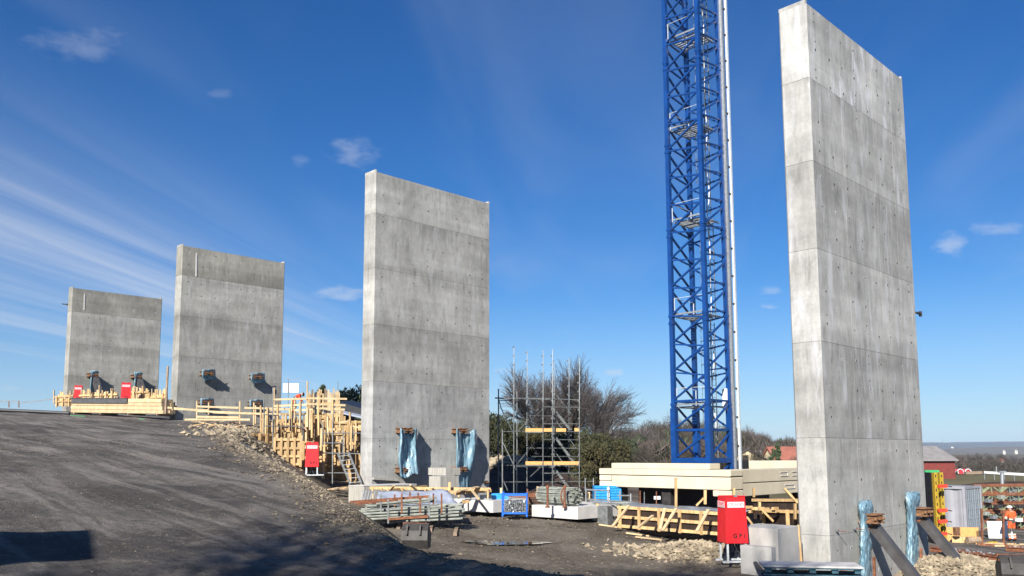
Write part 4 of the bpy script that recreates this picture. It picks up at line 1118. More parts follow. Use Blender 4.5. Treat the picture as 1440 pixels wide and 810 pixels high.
# ------------------------------------------------------------------ pallets at the bottom edge
def pallet_stack(label, u, vtop, Y):
    p = at(u, vtop, Y); r = thing('pallet', label, 'pallet', V(p.x + 1, p.y + .5, p.z - 0.9))
    ax = V(0.985, -0.17, 0); ay = V(0.17, 0.985, 0); mt = M('teal_pallet_wood', (0.05, 0.13, 0.17), (0.03, 0.08, 0.11), scale=6, rough=0.8)
    for lay in range(3):
        z = p.z - 0.10 - lay * 0.16
        for i in range(4):
            MB().beam(p + ax * 0.0 + ay * (i * 0.27) + V(0, 0, z - p.z + 0.06), p + ax * 2.35 + ay * (i * 0.27) + V(0, 0, z - p.z + 0.06), 0.11, 0.022).build('deck_board', mt, r)
        for i in range(5):
            MB().box(p + ax * (0.12 + i * 0.53) + ay * 0.06 + V(0, 0, z - p.z), 0.15, 0.13, 0.095, -0.17).build('foot_block', mt, r)
    MB().obox(p + ax * 1.17 + ay * 0.42 + V(0, 0, 0.005), ax * 1.18, ay * 0.46, V(0, 0, 0.022)).build('white_sheet', MT['white_conc'], r)
    return r
pallet_stack('dark teal pallets under a white sheet at the foot of the nearest pier', 1073, 796, 21.4)

# ------------------------------------------------------------------ dark formwork tank in front of the stack
def timber_frame_panel(label, A, B, z0a, z0b, z1a, z1b, nstud, rows, mat_panel, lean_up=None, thick=0.05, group=None, face_off=None):
    """film-faced panel from A to B (ground line) with studs and walers on its near side"""
    A, B = V(A.x, A.y, 0), V(B.x, B.y, 0)
    d = (B - A); L = d.length; d.normalize(); n = V(d.y, -d.x, 0)
    if n.y > 0: n = -n
    r = thing('timber_formwork', label, 'timber formwork', V((A.x + B.x) / 2, (A.y + B.y) / 2, min(z0a, z0b)), group)
    npan = max(1, int(L / 1.25))
    for i in range(npan):
        t0, t1 = i / npan, (i + 1) / npan
        za0 = z0a + (z0b - z0a) * t0; zb0 = z0a + (z0b - z0a) * t1; za1 = z1a + (z1b - z1a) * t0; zb1 = z1a + (z1b - z1a) * t1
        a, b = A + d * (L * t0 + 0.006), A + d * (L * t1 - 0.006)
        vs = [V(a.x, a.y, za0), V(b.x, b.y, zb0), V(b.x, b.y, zb1), V(a.x, a.y, za1)]
        vs += [x - n * 0.022 for x in vs]
        MB().add(vs, [(0, 1, 2, 3), (7, 6, 5, 4), (0, 4, 5, 1), (1, 5, 6, 2), (2, 6, 7, 3), (3, 7, 4, 0)]).build('plywood_panel', MT[mat_panel], r)
    for f in rows:
        pa = A + V(0, 0, z0a + (z1a - z0a) * f) + n * 0.05; pb = B + V(0, 0, z0b + (z1b - z0b) * f) + n * 0.05
        MB().beam(pa, pb, 0.09, 0.11).build('waler', MT['timber'], r)
    for i in range(nstud):
        t = (i + 0.15) / (nstud - 0.7) if nstud > 1 else 0.5
        q = A + d * (L * min(t, 1)) + n * 0.10
        z0 = z0a + (z0b - z0a) * t; z1 = z1a + (z1b - z1a) * t
        MB().beam(V(q.x, q.y, z0 - 0.02), V(q.x, q.y, z1 + 0.03), 0.12, 0.06, up=n).build('stud', MT['timber'], r)
    return r, A, B, d, n
A = at(858, 0, 33.6); B = at(1002, 0, 30.2)
zA0, zA1 = at(858, 738, 33.6).z, at(858, 712, 33.6).z; zB0, zB1 = at(1002, 750, 30.2).z, at(1002, 722, 30.2).z
r, A, B, d, n = timber_frame_panel('dark panelled timber formwork braced by raking boards, below the cream beams', A, B, zA0 - .1, zB0 - .1, zA1, zB1, 6, (0.08, 0.52, 0.97), 'darkply')
for (u0, v0, u1, v1) in ((884, 711, 861, 741), (918, 725, 897, 742), (935, 715, 928, 745), (951, 715, 932, 746), (996, 717, 980, 747)):
    a = at(u0, v0, 31.9 + (900 - u0) * 0.02); b = at(u1, v1, 30.6 + (900 - u1) * 0.02)
    MB().beam(a, b, 0.11, 0.05).build('raking_brace', MT['timber_pale'], r)
for (u0, v0, u1, v1, Y) in ((842, 742, 868, 739.5, 33), (893, 747, 930, 750, 30.6), (880, 738, 912, 740, 31.5)):
    a = at(u0, v0, Y); b = at(u1, v1, Y)
    a.z = gz(a.x, a.y) + 0.05; b.z = gz(b.x, b.y) + 0.06
    tag(MB().beam(a, b, 0.16, 0.05).build('ground_board', MT['timber_pale']), {842: 'pale board lying on the ground left of the dark formwork', 893: 'pale board lying under the middle raking braces', 880: 'pale board on the ground against the dark formwork foot'}[u0], 'board')
# grey slab infill behind the front panels
z_s = (zA1 + zB1) / 2 - 0.05
pl = [A - n * 0.05, B - n * 0.05, B - n * 2.6 + d * 0.5, A - n * 2.4]
top = M('grey_film_cover', (0.22, 0.24, 0.27), (0.12, 0.13, 0.15), scale=2.2, rough=0.6, bump=0.6, bscale=4)
vs = []; nx_, ny_ = 26, 10
for j in range(ny_):
    for i in range(nx_):
        s, t = i / (nx_ - 1), j / (ny_ - 1)
        q = (pl[0] * (1 - s) + pl[1] * s) * (1 - t) + (pl[3] * (1 - s) + pl[2] * s) * t
        zz = (zA1 + (zB1 - zA1) * s) - 0.04 + 0.16 * math.sin(math.pi * min(t * 1.2, 1)) * (0.6 + noise.noise((i * 0.3, j * 0.4, 2)))
        vs.append(V(q.x, q.y, zz))
tag(MB().add(vs, [(j * nx_ + i, j * nx_ + i + 1, (j + 1) * nx_ + i + 1, (j + 1) * nx_ + i) for j in range(ny_ - 1) for i in range(nx_ - 1)]).build('grey_cover', top, smooth=True), 'grey sheet covering the top of the dark formwork', 'cover sheet')
# timber end box at the left of the formwork
p = at(843, 741, 34.0); r = thing('formwork_end_box', 'small box of board ends at the left corner of the dark formwork', 'formwork box', V(p.x, p.y, p.z))
MB().beam(at(840, 741, 34.1), at(840, 708, 34.1), 0.10, 0.10).build('post', MT['timber'], r)
MB().beam(at(845, 739, 34.4), at(845, 712, 34.4), 0.09, 0.05).build('post', MT['timber'], r)
MB().box(at(851, 727, 33.8), 0.34, 0.5, 0.85, 0.8).build('grey_panel', MT['galv_dark'], r)
MB().beam(at(833, 739, 34.4), at(850, 741, 33.9), 0.1, 0.1).build('sill', MT['timber'], r)
# uprights and posts standing in the gap below the beams
for (u, v0, v1, Y, wd, mt, lb) in ((950.5, 672, 710, 33.0, 0.11, 'timber', 'tall pale timber post standing in front of the cream beams'), (991.5, 689, 706, 32.2, 0.11, 'timber', 'short timber post in the dark gap right of the tall post'),
        (900, 690, 709, 34.5, 0.05, 'rust', 'rusty rod under the left part of the cream beams'), (906, 692, 706, 34.6, 0.04, 'galv_dark', 'thin grey rod beside the rusty rod under the beams'), (923, 691, 708, 34.5, 0.04, 'rust', 'rusty rod in front of the white lamp under the beams')):
    a = at(u, v1 + 3, Y); b = at(u, v0, Y)
    tag(MB().beam(a, b, wd, wd * 0.8).build('timber_post' if mt == 'timber' else 'steel_rod', MT[mt]), lb, 'post' if mt == 'timber' else 'rod')
tag(MB().beam(at(979, 711, 32.6), at(990, 700, 32.6), 0.09, 0.06).build('timber_brace', MT['timber']), 'short slanting timber brace by the short post in the dark gap', 'brace')
p = at(924, 700, 35.2); r = thing('site_lamp', 'small round white lamp in the dark gap under the beams', 'lamp', p)
MB().box(p, 0.26, 0.1, 0.13).build('lens', MT['white'], r); MB().box(p + V(0, .07, 0), 0.2, 0.06, 0.1).build('housing', MT['black'], r)
# crumpled yellow bag on the ground
def cloth_blob(name, label, cat, c, rx, ry, h, mat, seed=0, n=22):
    vs = []; 
    for j in range(n):
        for i in range(n):
            x, y = (i / (n - 1) * 2 - 1), (j / (n - 1) * 2 - 1)
            e = 1 + 0.25 * noise.noise((x * 1.5, y * 1.5, seed))
            px, py = c.x + x * rx * e, c.y + y * ry * e
            hh = h * max(0, 1 - (x * x + y * y) * 0.8) * (1 + 0.9 * noise.noise((x * 3, y * 3, seed + 2)))
            vs.append(V(px, py, gz(px, py) + 0.03 + hh))
    o = MB().add(vs, [(j * n + i, j * n + i + 1, (j + 1) * n + i + 1, (j + 1) * n + i) for j in range(n - 1) for i in range(n - 1)]).build(name, mat, smooth=True)
    return tag(o, label, cat)
cloth_blob('yellow_bag', 'crumpled yellow bag lying on the stones left of the large red cabinet', 'bag', at(990, 756, 27.5), 0.55, 0.3, 0.14, M('yellow_bag_plastic', (0.55, 0.42, 0.06), (0.40, 0.30, 0.05), scale=4, rough=0.6), 3)
cloth_blob('yellow_bag', 'smaller yellow bag beside a board left of the crumpled yellow bag', 'bag', at(965, 751, 28.6), 0.32, 0.2, 0.09, M('yellow_bag_plastic', (0.50, 0.38, 0.08), (0.36, 0.27, 0.05), scale=4, rough=0.6), 8)
# second, dark walled formwork next to the nearest pier
A2 = at(1046, 0, 31.5); B2 = at(1122, 0, 29.0)
r, a_, b_, d_, n_ = timber_frame_panel('dark walled formwork between the large red cabinet and the nearest pier', A2, B2, -3.6, -3.9, at(1046, 717, 31.5).z, at(1122, 719, 29.0).z, 3, (0.45, 0.98), 'darkply')
A3 = at(1035, 0, 34.0); B3 = at(1128, 0, 31.5)
timber_frame_panel('upper dark panel wall behind the formwork beside the nearest pier', A3, B3, -2.6, -2.9, at(1035, 703, 34).z, at(1128, 703, 31.5).z, 0, (0.99,), 'darkply')
for (u0, v0, u1, v1, Y, lb) in ((1060, 686, 1060, 699, 32, 'timber post end showing above the dark wall, left'), (1068, 706, 1068, 722, 31, 'thick timber post in the middle of the dark formwork'), (1118, 708, 1118, 730, 29.5, 'timber post beside the left edge of the nearest pier'), (1103, 687, 1121, 707, 29.8, 'timber board slanting down to the nearest pier'), (1070, 716, 1087, 733, 30.5, 'raking board lying inside the dark formwork'), (1050, 727, 1058, 738, 29.8, 'raking board end beside the large red cabinet'), (1032, 686, 1032, 699, 31.5, 'timber post just above the large red cabinet')):
    a, b = at(u0, v0, Y), at(u1, v1, Y)
    tag(MB().beam(a, b, 0.12, 0.07).build('formwork_post', MT['timber']), lb, 'timber post')
for i in range(6):
    p = at(1050 + i * 8, 716 + random.uniform(-4, 3), 31.2 - i * .2)
    tag(MB().box(p, random.uniform(.2, .5), 0.1, 0.1, random.uniform(-.6, .9)).build('timber_offcut', MT['timber']), 'timber offcut lying on the rim of the dark formwork by the nearest pier', 'offcut', 'offcuts on the dark formwork')

# ------------------------------------------------------------------ yard goods in the middle
# blue wire-sided crate
def blue_crate():
    p = at(706.5, 726, 34.3); r = thing('wire_crate', 'blue wire-sided crate full of steel couplers', 'wire crate', V(p.x + .5, p.y + .4, p.z))
    fr = V(0.998, -0.05, 0); dp = V(0.05, 0.998, 0); w, h, dd = 0.98, 0.88, 0.8; U = V(0, 0, 1)
    for a in (0, 1):
        for b in (0, 1):
            MB().beam(p + fr * (w * a) + dp * (dd * b) - U * 0.02, p + fr * (w * a) + dp * (dd * b) + U * (h + 0.06), 0.06, 0.06).build('corner_post', MT['blue_paint'], r)
    for z in (0.12, h - 0.04):
        for b in (0, 1): MB().beam(p + dp * (dd * b) + U * z, p + fr * w + dp * (dd * b) + U * z, 0.05, 0.07).build('rail', MT['blue_paint'], r)
        for a in (0, 1): MB().beam(p + fr * (w * a) + U * z, p + fr * (w * a) + dp * dd + U * z, 0.05, 0.07).build('rail', MT['blue_paint'], r)
    me = MB()
    for i in range(1, 12): me.tube(p + fr * (w * i / 12) + U * 0.14, p + fr * (w * i / 12) + U * (h - .05), 0.004, 4)
    for i in range(1, 9): me.tube(p + U * (0.12 + (h - .16) * i / 9), p + fr * w + U * (0.12 + (h - .16) * i / 9), 0.004, 4)
    me.build('wire_mesh', MT['galv'], r)
    MB().obox(p + fr * w / 2 + dp * dd / 2 + U * 0.10, fr * w / 2, dp * dd / 2, U * 0.01).build('floor', MT['galv_dark'], r)
    co = MB(); rr = random.Random(3)
    for i in range(420):
        c = p + fr * rr.uniform(.06, w - .06) + dp * rr.uniform(.05, dd - .05) + U * (0.13 + rr.random() * 0.48)
        dvec = V(rr.uniform(-1, 1), rr.uniform(-1, 1), rr.uniform(-1, 1)).normalized()
        co.tube(c - dvec * 0.045, c + dvec * 0.045, 0.022, 5)
    tag(co.build('couplers', MT['galv'], r), kind='stuff')
blue_crate()
# brown wire crate beside it
p = at(742, 727, 35.0); r = thing('rusty_cage', 'rusty wire cage behind the blue wire crate', 'cage', V(p.x + .35, p.y + .3, p.z))
for a in (0, 1):
    for b in (0, 1): MB().beam(p + V(.62 * a, .7 * b, 0), p + V(.62 * a, .7 * b, 1.1), 0.05).build('corner_post', MT['rust'], r)
mm = MB()
for i in range(9):
    mm.tube(p + V(0, 0, 0.1 + i * .11), p + V(.62, 0, 0.1 + i * .11), 0.008, 4); mm.tube(p + V(.07 * i, 0, .05), p + V(.07 * i, 0, 1.05), 0.008, 4)
mm.build('wire_mesh', MT['rust'], r)
MB().box(p + V(.3, .38, .42), .5, .55, .7).build('dark_load', MT['darksteel'], r)
# rusty beams behind
for (u0, v0, u1, v1, Y, lb) in ((715, 696, 742, 699, 37, 'rusty beam end left of the timber post, behind the blue crate'), (742, 697, 768, 694, 37, 'rusty beam lying right of the timber post'), (744, 705, 767, 703, 36.6, 'lower rusty beam right of the timber post')):
    tag(MB().beam(at(u0, v0, Y), at(u1, v1, Y), 0.14, 0.16).build('steel_beam', MT['rust']), lb, 'steel beam')
    for uu in (u0 + 3, u1 - 3): pass
for (u, v0, v1, lb) in ((756, 684, 704, 'timber post between the blue crate and the pipe bundle'), (704.5, 686, 696, 'timber stump left of the blue wire crate top'), (828, 692, 703, 'timber stump right of the pipe bundle')):
    tag(MB().beam(at(u, v1, 36.4), at(u, v0, 36.4), 0.10, 0.09).build('timber_post', MT['timber_pale']), lb, 'post')
# blue mesh panel pallet (left of crate)
p = at(692, 707, 36.0); r = thing('blue_panel_pack', 'pack of blue mesh panels standing behind the blue wire crate', 'panel pack', p)
for i in range(5): MB().obox(p + V(0.33, 0.1 + i * 0.07, 0.18), V(0.36, 0, 0), V(0, 0.012, 0), V(0, 0, 0.20)).build('blue_panel', MT['blue_plastic'], r)
p = at(683, 703, 36.2); tag(MB().box(p, .5, .4, .42, .1).build('grey_box', MT['galv']), 'small grey box left of the blue mesh panels', 'box')

# bundle of pipes on the slab between rusty stakes
def pipe_bundle():
    c = at(810, 698, 33.8); r = thing('pipe_bundle', 'round bundle of grey scaffold pipes lying on the pale slab between rusty stakes', 'pipe bundle', c - V(0, 0, .38))
    k = 0; pitch = 0.062; rr = random.Random(8)
    ends = []
    for i in range(-6, 7):
        for j in range(-6, 7):
            x = i * pitch + (j % 2) * pitch / 2; z = j * pitch * 0.88
            if math.hypot(x, z) < 0.37: ends.append((x, z))
    far = MB(); n0 = 0
    src = None
    for (x, z) in ends:
        jit = rr.uniform(-.12, .12)
        a = c + D * x + V(0, 0, z) - T_ * jit
        b = c + D * (x * 0.9 + rr.uniform(-.03, .03)) + V(0, 0, z * 0.92 + rr.uniform(-.03, .03)) + T_ * 1.9
        MB().tube(a, b, 0.026, 6).build('pipe', MT['pipe'], r)
    MB().tube(c + T_ * .45, c + T_ * .49, 0.39, 16).build('strap', MT['rust'], r)
pipe_bundle()
for (u, lb) in ((770, 'left rusty stake holding the pipe bundle on the slab'), (794, 'right rusty stake holding the pipe bundle on the slab')):
    a = at(u, 714, 33.3); b = at(u, 682, 33.3); r = thing('rusty_stake', lb, 'stake', a)
    MB().tube(a, b, 0.045, 6).build('stem', MT['rust'], r); MB().tube(a, a + V(0, 0, .06), 0.09, 8).build('foot', MT['rust'], r)
    MB().tube(b - V(0, 0, .12), b - V(0, 0, .05), 0.065, 6).build('collar', MT['rust'], r)
# blue formwork props crates and grey stillage at the right
def blue_stack():
    p = at(836, 706, 38); r = thing('blue_crate_stack', 'stack of bright blue plastic crates behind the grey rails', 'crates', V(p.x + .6, p.y + .3, p.z))
    for i in range(6):
        z = p.z + 0.02 + i * 0.118
        MB().box((p.x + 0.30, p.y + .3, z + .05), 0.62, 0.6, 0.10, 0.05).build('crate', MT['blue_plastic'], r)
        MB().box((p.x + 0.95, p.y + .35, z + .05), 0.5, 0.6, 0.10, 0.05).build('crate', MT['blue_plastic'], r)
        if i % 2 == 0: MB().box((p.x + 0.62, p.y - .02, z + .06), 0.10, 0.05, 0.2, 0.05).build('white_label', MT['white'], r)
blue_stack()
def stillage():
    r = thing('grey_rail_frame', 'galvanised rail frame with stacked grey tubes right of the pipe bundle', 'rail frame', at(850, 716, 35))
    for (u0, v0, u1, v1, Y) in ((824, 687, 824, 706, 36), (837, 689, 837, 713, 35), (855.5, 688, 855.5, 712, 35), (822, 688.5, 857, 690, 35.5), (826, 702, 890, 706, 35), (829, 704.5, 892, 709, 34.8), (868, 697, 888, 697, 35.5), (872, 690, 872, 706, 35.5), (887, 694, 887, 709, 35.2), (833, 707, 905, 710, 34.4)):
        MB().tube(at(u0, v0, Y), at(u1, v1, Y), 0.03, 6).build('rail', MT['galv'], r)
    rr = random.Random(5)
    for i in range(10):
        a = at(838 + rr.uniform(-3, 3), 707 + rr.uniform(-2, 2.5), 35.6 + rr.uniform(-.4, .4)); b = at(886 + rr.uniform(-5, 5), 709 + rr.uniform(-2, 2), 34.6 + rr.uniform(-.4, .4))
        MB().tube(a, b, 0.028, 6).build('grey_tube', MT['pipe'], r)
    return r
stillage()
cloth_blob('blue_tarpaulin', 'folded blue tarpaulin in the dark gap behind the grey rail frame', 'tarpaulin', at(889, 702, 35.5), 0.4, 0.3, 0.9, MT['bluetarp'], 12)

# long pipe rack left of the yard
def pipe_rack():
    r = thing('pipe_stack', 'long low stack of grey scaffold tubes held by rusty upright stakes', 'pipe stack', at(575, 738, 29.5))
    rr = random.Random(21)
    for lay in range(7):
        for k in range(9):
            v = 733 - lay * 4.6; Yk = 28.7 + k * 0.16
            if lay > 4 and k < 3: continue
            u0 = 503 + rr.uniform(-3, 18) + lay * 1.5; u1 = 652 + rr.uniform(-20, 3) - (lay > 4) * 40
            zrow = at(575, 734, 29.3).z + lay * 0.105 + rr.uniform(-.01, .012)
            a = at(u0, 700, Yk); b = at(u1, 700, Yk + 0.5)
            a.z = zrow + rr.uniform(-.02, .02); b.z = zrow + 0.12 + rr.uniform(-.02, .03)
            MB().tube(a, b, 0.036, 6).build('tube', MT['pipe'], r)
    for lay in range(3):
        for k in range(4):
            a = at(494 + rr.uniform(-6, 6), 732 - lay * 4, 28.4 - k * .12); b = at(560, 728 - lay * 4, 28.5 - k * .12)
            MB().tube(a, b, 0.03, 6).build('tube', MT['pipe'], r)
    # stakes and cross rails
    for (u, v0, v1, Y, m) in ((535.5, 695, 727, 28.5, 'galv_dark'), (546, 702, 736, 28.1, 'galv_dark'), (603.5, 696, 733, 28.3, 'galv_dark'), (555, 695, 712, 29.4, 'rust'), (565, 694, 722, 28.4, 'rust'), (588, 693, 710, 29.6, 'rust'), (591, 697, 722, 28.6, 'rust'), (609.5, 694, 711, 29.8, 'rust'), (621, 694, 722, 28.7, 'rust'), (576.5, 692, 698, 30, 'rust')):
        MB().beam(at(u, v1, Y), at(u, v0, Y), 0.055, 0.055).build('stake', MT[m], r)
    for (u0, v0, u1, v1, Y, Y2) in ((492, 706, 604, 698, 28.4, 28.6), (546, 730, 602, 726, 28.0, 28.2), (500, 708.5, 560, 704, 29.2, 29.4)):
        MB().beam(at(u0, v0, Y), at(u1, v1, Y2), 0.06, 0.08).build('cross_rail', MT['rust'], r)
    for u in (520, 560, 605, 640):
        a = at(u, 737, 28.2); b = at(u + 3, 735, 30.2); a.z = gz(a.x, a.y) + .03; b.z = gz(b.x, b.y) + .03
        MB().beam(a, b, 0.12, 0.10).build('bearer', MT['old_timber'], r)
pipe_rack()
def drape(name, label, cat, corners, mat, amp=0.12, seed=1, n=24):
    vs = []
    for j in range(n):
        for i in range(n):
            s, t = i / (n - 1), j / (n - 1)
            q = (corners[0] * (1 - s) + corners[1] * s) * (1 - t) + (corners[3] * (1 - s) + corners[2] * s) * t
            vs.append(q + V(0, 0, 1) * amp * noise.noise((s * 4, t * 3, seed)) + V(0, -1, 0) * amp * 0.7 * noise.noise((s * 6, t * 2, seed + 4)))
    o = MB().add(vs, [(j * n + i, j * n + i + 1, (j + 1) * n + i + 1, (j + 1) * n + i) for j in range(n - 1) for i in range(n - 1)]).build(name, mat, smooth=True)
    md = o.modifiers.new('thick', 'SOLIDIFY'); md.thickness = 0.008
    return tag(o, label, cat)
drape('grey_tarpaulin', 'pale blue-grey tarpaulin spread behind the long pipe stack', 'tarpaulin', [at(528, 712, 31.0), at(646, 712, 31.0), at(630, 690, 33.0), at(532, 690, 33.5)], MT['tarp'], 0.14, 2)
drape('blue_tarpaulin', 'small bright blue tarpaulin on top of the long pipe stack', 'tarpaulin', [at(532, 710, 29.9), at(577, 709, 29.9), at(566, 703, 30.3), at(530, 703, 30.3)], MT['bluetarp'], 0.06, 7)
# small slatted pallet leaning by the plinth
r = thing('slatted_frame', 'slatted frame leaning on the left plinth above the pipe stack', 'slatted frame', at(514, 706, 33))
for i in range(5):
    MB().beam(at(508 + i * 4, 705, 33), at(511.5 + i * 4, 691, 33.3), 0.055, 0.03).build('slat', MT['galv'], r)
MB().beam(at(509, 691, 33.3), at(528, 692, 33.4), 0.05, 0.05).build('top_rail', MT['galv'], r)
# low timber kerb formwork at the pier foot
r = thing('kerb_formwork', 'low timber kerb formwork running along the foot of the middle pier', 'timber formwork', at(600, 700, 35.5))
for (u0, v0, u1, v1, Y0, Y1, w) in ((520, 686, 690, 688, 35.5, 35.5, .1), (640, 694, 690, 690, 34.6, 36.2, .12), (650, 706, 660, 705, 34.8, 34.8, .1), (600, 692, 655, 692, 34.6, 34.8, .08), (545, 690, 600, 684, 34.8, 37, .07)):
    MB().beam(at(u0, v0, Y0), at(u1, v1, Y1), w, 0.12).build('rail', MT['timber'], r)
for u in (524, 537, 552, 566, 598, 632, 645, 662, 686):
    MB().beam(at(u, 701, 35.3), at(u, 686, 35.3), 0.09, 0.06).build('post', MT['timber'], r)
for (u0, v0, u1, v1) in ((661, 686, 674, 703), (546, 692, 554, 683), (588, 691, 577, 682), (617, 694, 607, 686), (580, 690, 574, 697)):
    MB().beam(at(u0, v0, 34.9), at(u1, v1, 34.4), 0.09, 0.05).build('brace', MT['timber_pale'], r)
MB().beam(at(632, 692, 35.2), at(632, 678, 35.2), 0.10, 0.10).build('stub_post', MT['timber'], r)
tag(MB().beam(at(640, 691, 34.3), at(672, 684.5, 35.4), 0.16, 0.04).build('loose_board', MT['timber_pale']), 'loose board lying across the kerb formwork under the right plastic sheet', 'board')

# excavator bucket by the road edge
def bucket(label, cu, vb, Y, w, h, yaw, mat):
    p = at(cu, vb, Y); r = thing('excavator_bucket', label, 'excavator bucket', V(p.x, p.y, p.z))
    fr = V(math.cos(yaw), math.sin(yaw), 0); dp = V(-math.sin(yaw), math.cos(yaw), 0); U = V(0, 0, 1)
    prof = [(0.0, 0.0), (-0.12, 0.35), (-0.02, 0.72), (0.25, 0.98), (0.36, 0.92)]   # back shell, (depth, height)
    prof = [(a * h, b * h) for a, b in prof]
    sh = MB(); vs = []
    for (a, b) in prof:
        for s in (-1, 1): vs.append(p + fr * (w / 2 * s * (1 - 0.06 * b / h)) + dp * a + U * b)
    fs = [(2 * i, 2 * i + 1, 2 * i + 3, 2 * i + 2) for i in range(len(prof) - 1)]
    sh.add(vs, fs); o = sh.build('shell', mat, r); md = o.modifiers.new('t', 'SOLIDIFY'); md.thickness = 0.03
    for s in (-1, 1):
        q = MB(); vs = []
        for (a, b) in prof: vs.append(p + fr * (w / 2 * s * (1 - .06 * b / h)) + dp * a + U * b)
        vs.append(p + fr * (w / 2 * s) + dp * (0.62 * h) + U * (0.55 * h)); vs.append(p + fr * (w / 2 * s) + dp * (0.5 * h) + U * 0.02)
        q.add(vs, [tuple(range(len(vs)))]); o = q.build('side_plate', mat, r); md = o.modifiers.new('t', 'SOLIDIFY'); md.thickness = 0.03
    MB().beam(p + fr * (-w / 2) + dp * (0.20 * h) + U * (0.80 * h), p + fr * (w / 2) + dp * (0.20 * h) + U * (0.80 * h), 0.09, 0.06).build('stiffener', MT['rust'], r)
    MB().beam(p + fr * (-w / 2) + dp * (0.36 * h) + U * (0.96 * h), p + fr * (w / 2) + dp * (0.36 * h) + U * (0.93 * h), 0.07, 0.07).build('cutting_edge', MT['rust'], r)
    for s in (-0.25, 0.25):
        MB().beam(p + fr * (w * s) + dp * (-0.12 * h) + U * (0.55 * h), p + fr * (w * s) + dp * (0.02 * h) + U * (0.92 * h), 0.04, 0.10).build('lug', mat, r)
    return r
bucket('dark excavator bucket standing half hidden behind the road edge', 582, 772, 22.5, 0.70, 0.66, math.radians(-6), MT['darksteel'])
bucket('black excavator bucket cut by the right edge beyond the stone pile', 1437, 822, 25.5, 1.1, 0.85, math.radians(-15), MT['darksteel'])

# ------------------------------------------------------------------ long timber stack before the farthest pier
def timber_stack():
    a = at(101, 580, 61.0); b = at(231, 582, 56.5)
    r = thing('timber_stack', 'long stack of pale planks with a dark sheet over its top, before the farthest pier', 'timber stack', a)
    d = (V(b.x, b.y, 0) - V(a.x, a.y, 0)); L = d.length; d.normalize(); n = V(-d.y, d.x, 0)
    z0 = gz((a.x + b.x) / 2, (a.y + b.y) / 2); z0 = a.z
    H = [0, 0.26, 0.52, 0.78]
    rr = random.Random(2)
    for j in range(4):
        for i in range(4):
            z = a.z + H[j] + 0.05 + (b.z - a.z) * 0.0
            s0 = rr.uniform(-.08, .08) + (0.05 if j > 2 else 0); s1 = L - (0.1 * j) + rr.uniform(-.1, .06)
            p = V(a.x, a.y, 0) + n * (0.02 * j + i * 0.27); 
            MB().beam(V(*(p + d * s0).xy, a.z + H[j] + .12), V(*(p + d * s1).xy, b.z + H[j] + .12), 0.25, 0.235).build('timber_pack', MT['timber_pale'], r)
    for t in (0.05, 0.35, 0.65, 0.95):
        q = V(a.x, a.y, 0) + d * (L * t)
        MB().beam(V(*(q - n * .2).xy, a.z + (b.z - a.z) * t - .06), V(*(q + n * 1.2).xy, a.z + (b.z - a.z) * t - .06), 0.1, 0.12).build('bearer', MT['old_timber'], r)
    p0 = V(a.x, a.y, 0) - n * 0.15 + d * 0.1; p1 = p0 + d * (L * 0.62)
    MB().obox((V(*p0.xy, a.z + 1.0) + V(*p1.xy, b.z * .62 + a.z * .38 + 1.0)) / 2 + n * .5 + V(0, 0, .02), (V(*p1.xy, b.z * .62 + a.z * .38) - V(*p0.xy, a.z)) / 2, n * 0.56, V(0, 0, 0.02)).build('dark_sheet', M('dark_sheet', (0.06, 0.062, 0.066), (0.09, 0.09, 0.095), scale=4, rough=0.8), r)
    MB().obox((V(*p0.xy, a.z + .84) + V(*p1.xy, b.z * .62 + a.z * .38 + .84)) / 2 + V(0, 0, .0), (V(*p1.xy, b.z * .62 + a.z * .38) - V(*p0.xy, a.z)) / 2, n * 0.02, V(0, 0, 0.16)).build('dark_sheet_flap', M('dark_sheet', (0.06, 0.062, 0.066), (0.09, 0.09, 0.095), scale=4, rough=0.8), r)
    return r
timber_stack()
for (u0, v0, u1, v1, lb) in ((95, 579, 127, 580, 'thin green strap on the ground under the left end of the plank stack'), (193, 583, 207, 584, 'thin green strap on the ground under the right end of the plank stack')):
    a, b = at(u0, v0, 55), at(u1, v1, 55); a.z = gz(a.x, a.y) + .04; b.z = gz(b.x, b.y) + .04
    tag(MB().beam(a.lerp(b, .15), a.lerp(b, .8), 0.10, 0.03).build('green_strap', MT['green']), lb, 'strap')
tag(MB().beam(at(232.5, 582, 50), at(236, 515, 50), 0.11, 0.10).build('tall_post', MT['old_timber']), 'tall thin brown post between the plank stack and the second pier', 'post')
# black pipe along the far left crest and thin rail fence
r = thing('boundary_rail', 'thin dark rail fence on the skyline at the far left', 'rail fence', at(20, 574, 78))
for u in (12.5, 26.5): MB().beam(at(u, 573, 78), at(u, 563.5, 78), 0.07, 0.07).build('post', MT['rust'], r)
for (u0, v0, u1, v1) in ((-60, 563.5, 26.5, 564.5), (26.5, 566.5, 76, 561)): MB().beam(at(u0, v0, 78), at(u1, v1, 78), 0.07, 0.07).build('rail', MT['galv_dark'], r)
a, b = at(-40, 577, 57), at(98, 576, 57)
tag(MB().tube(V(a.x, a.y, gz(a.x, a.y) + .1), V(b.x, b.y, gz(b.x, b.y) + .12), 0.13, 8).build('black_pipe', MT['black']), 'long black pipe lying along the crest at the far left', 'pipe')

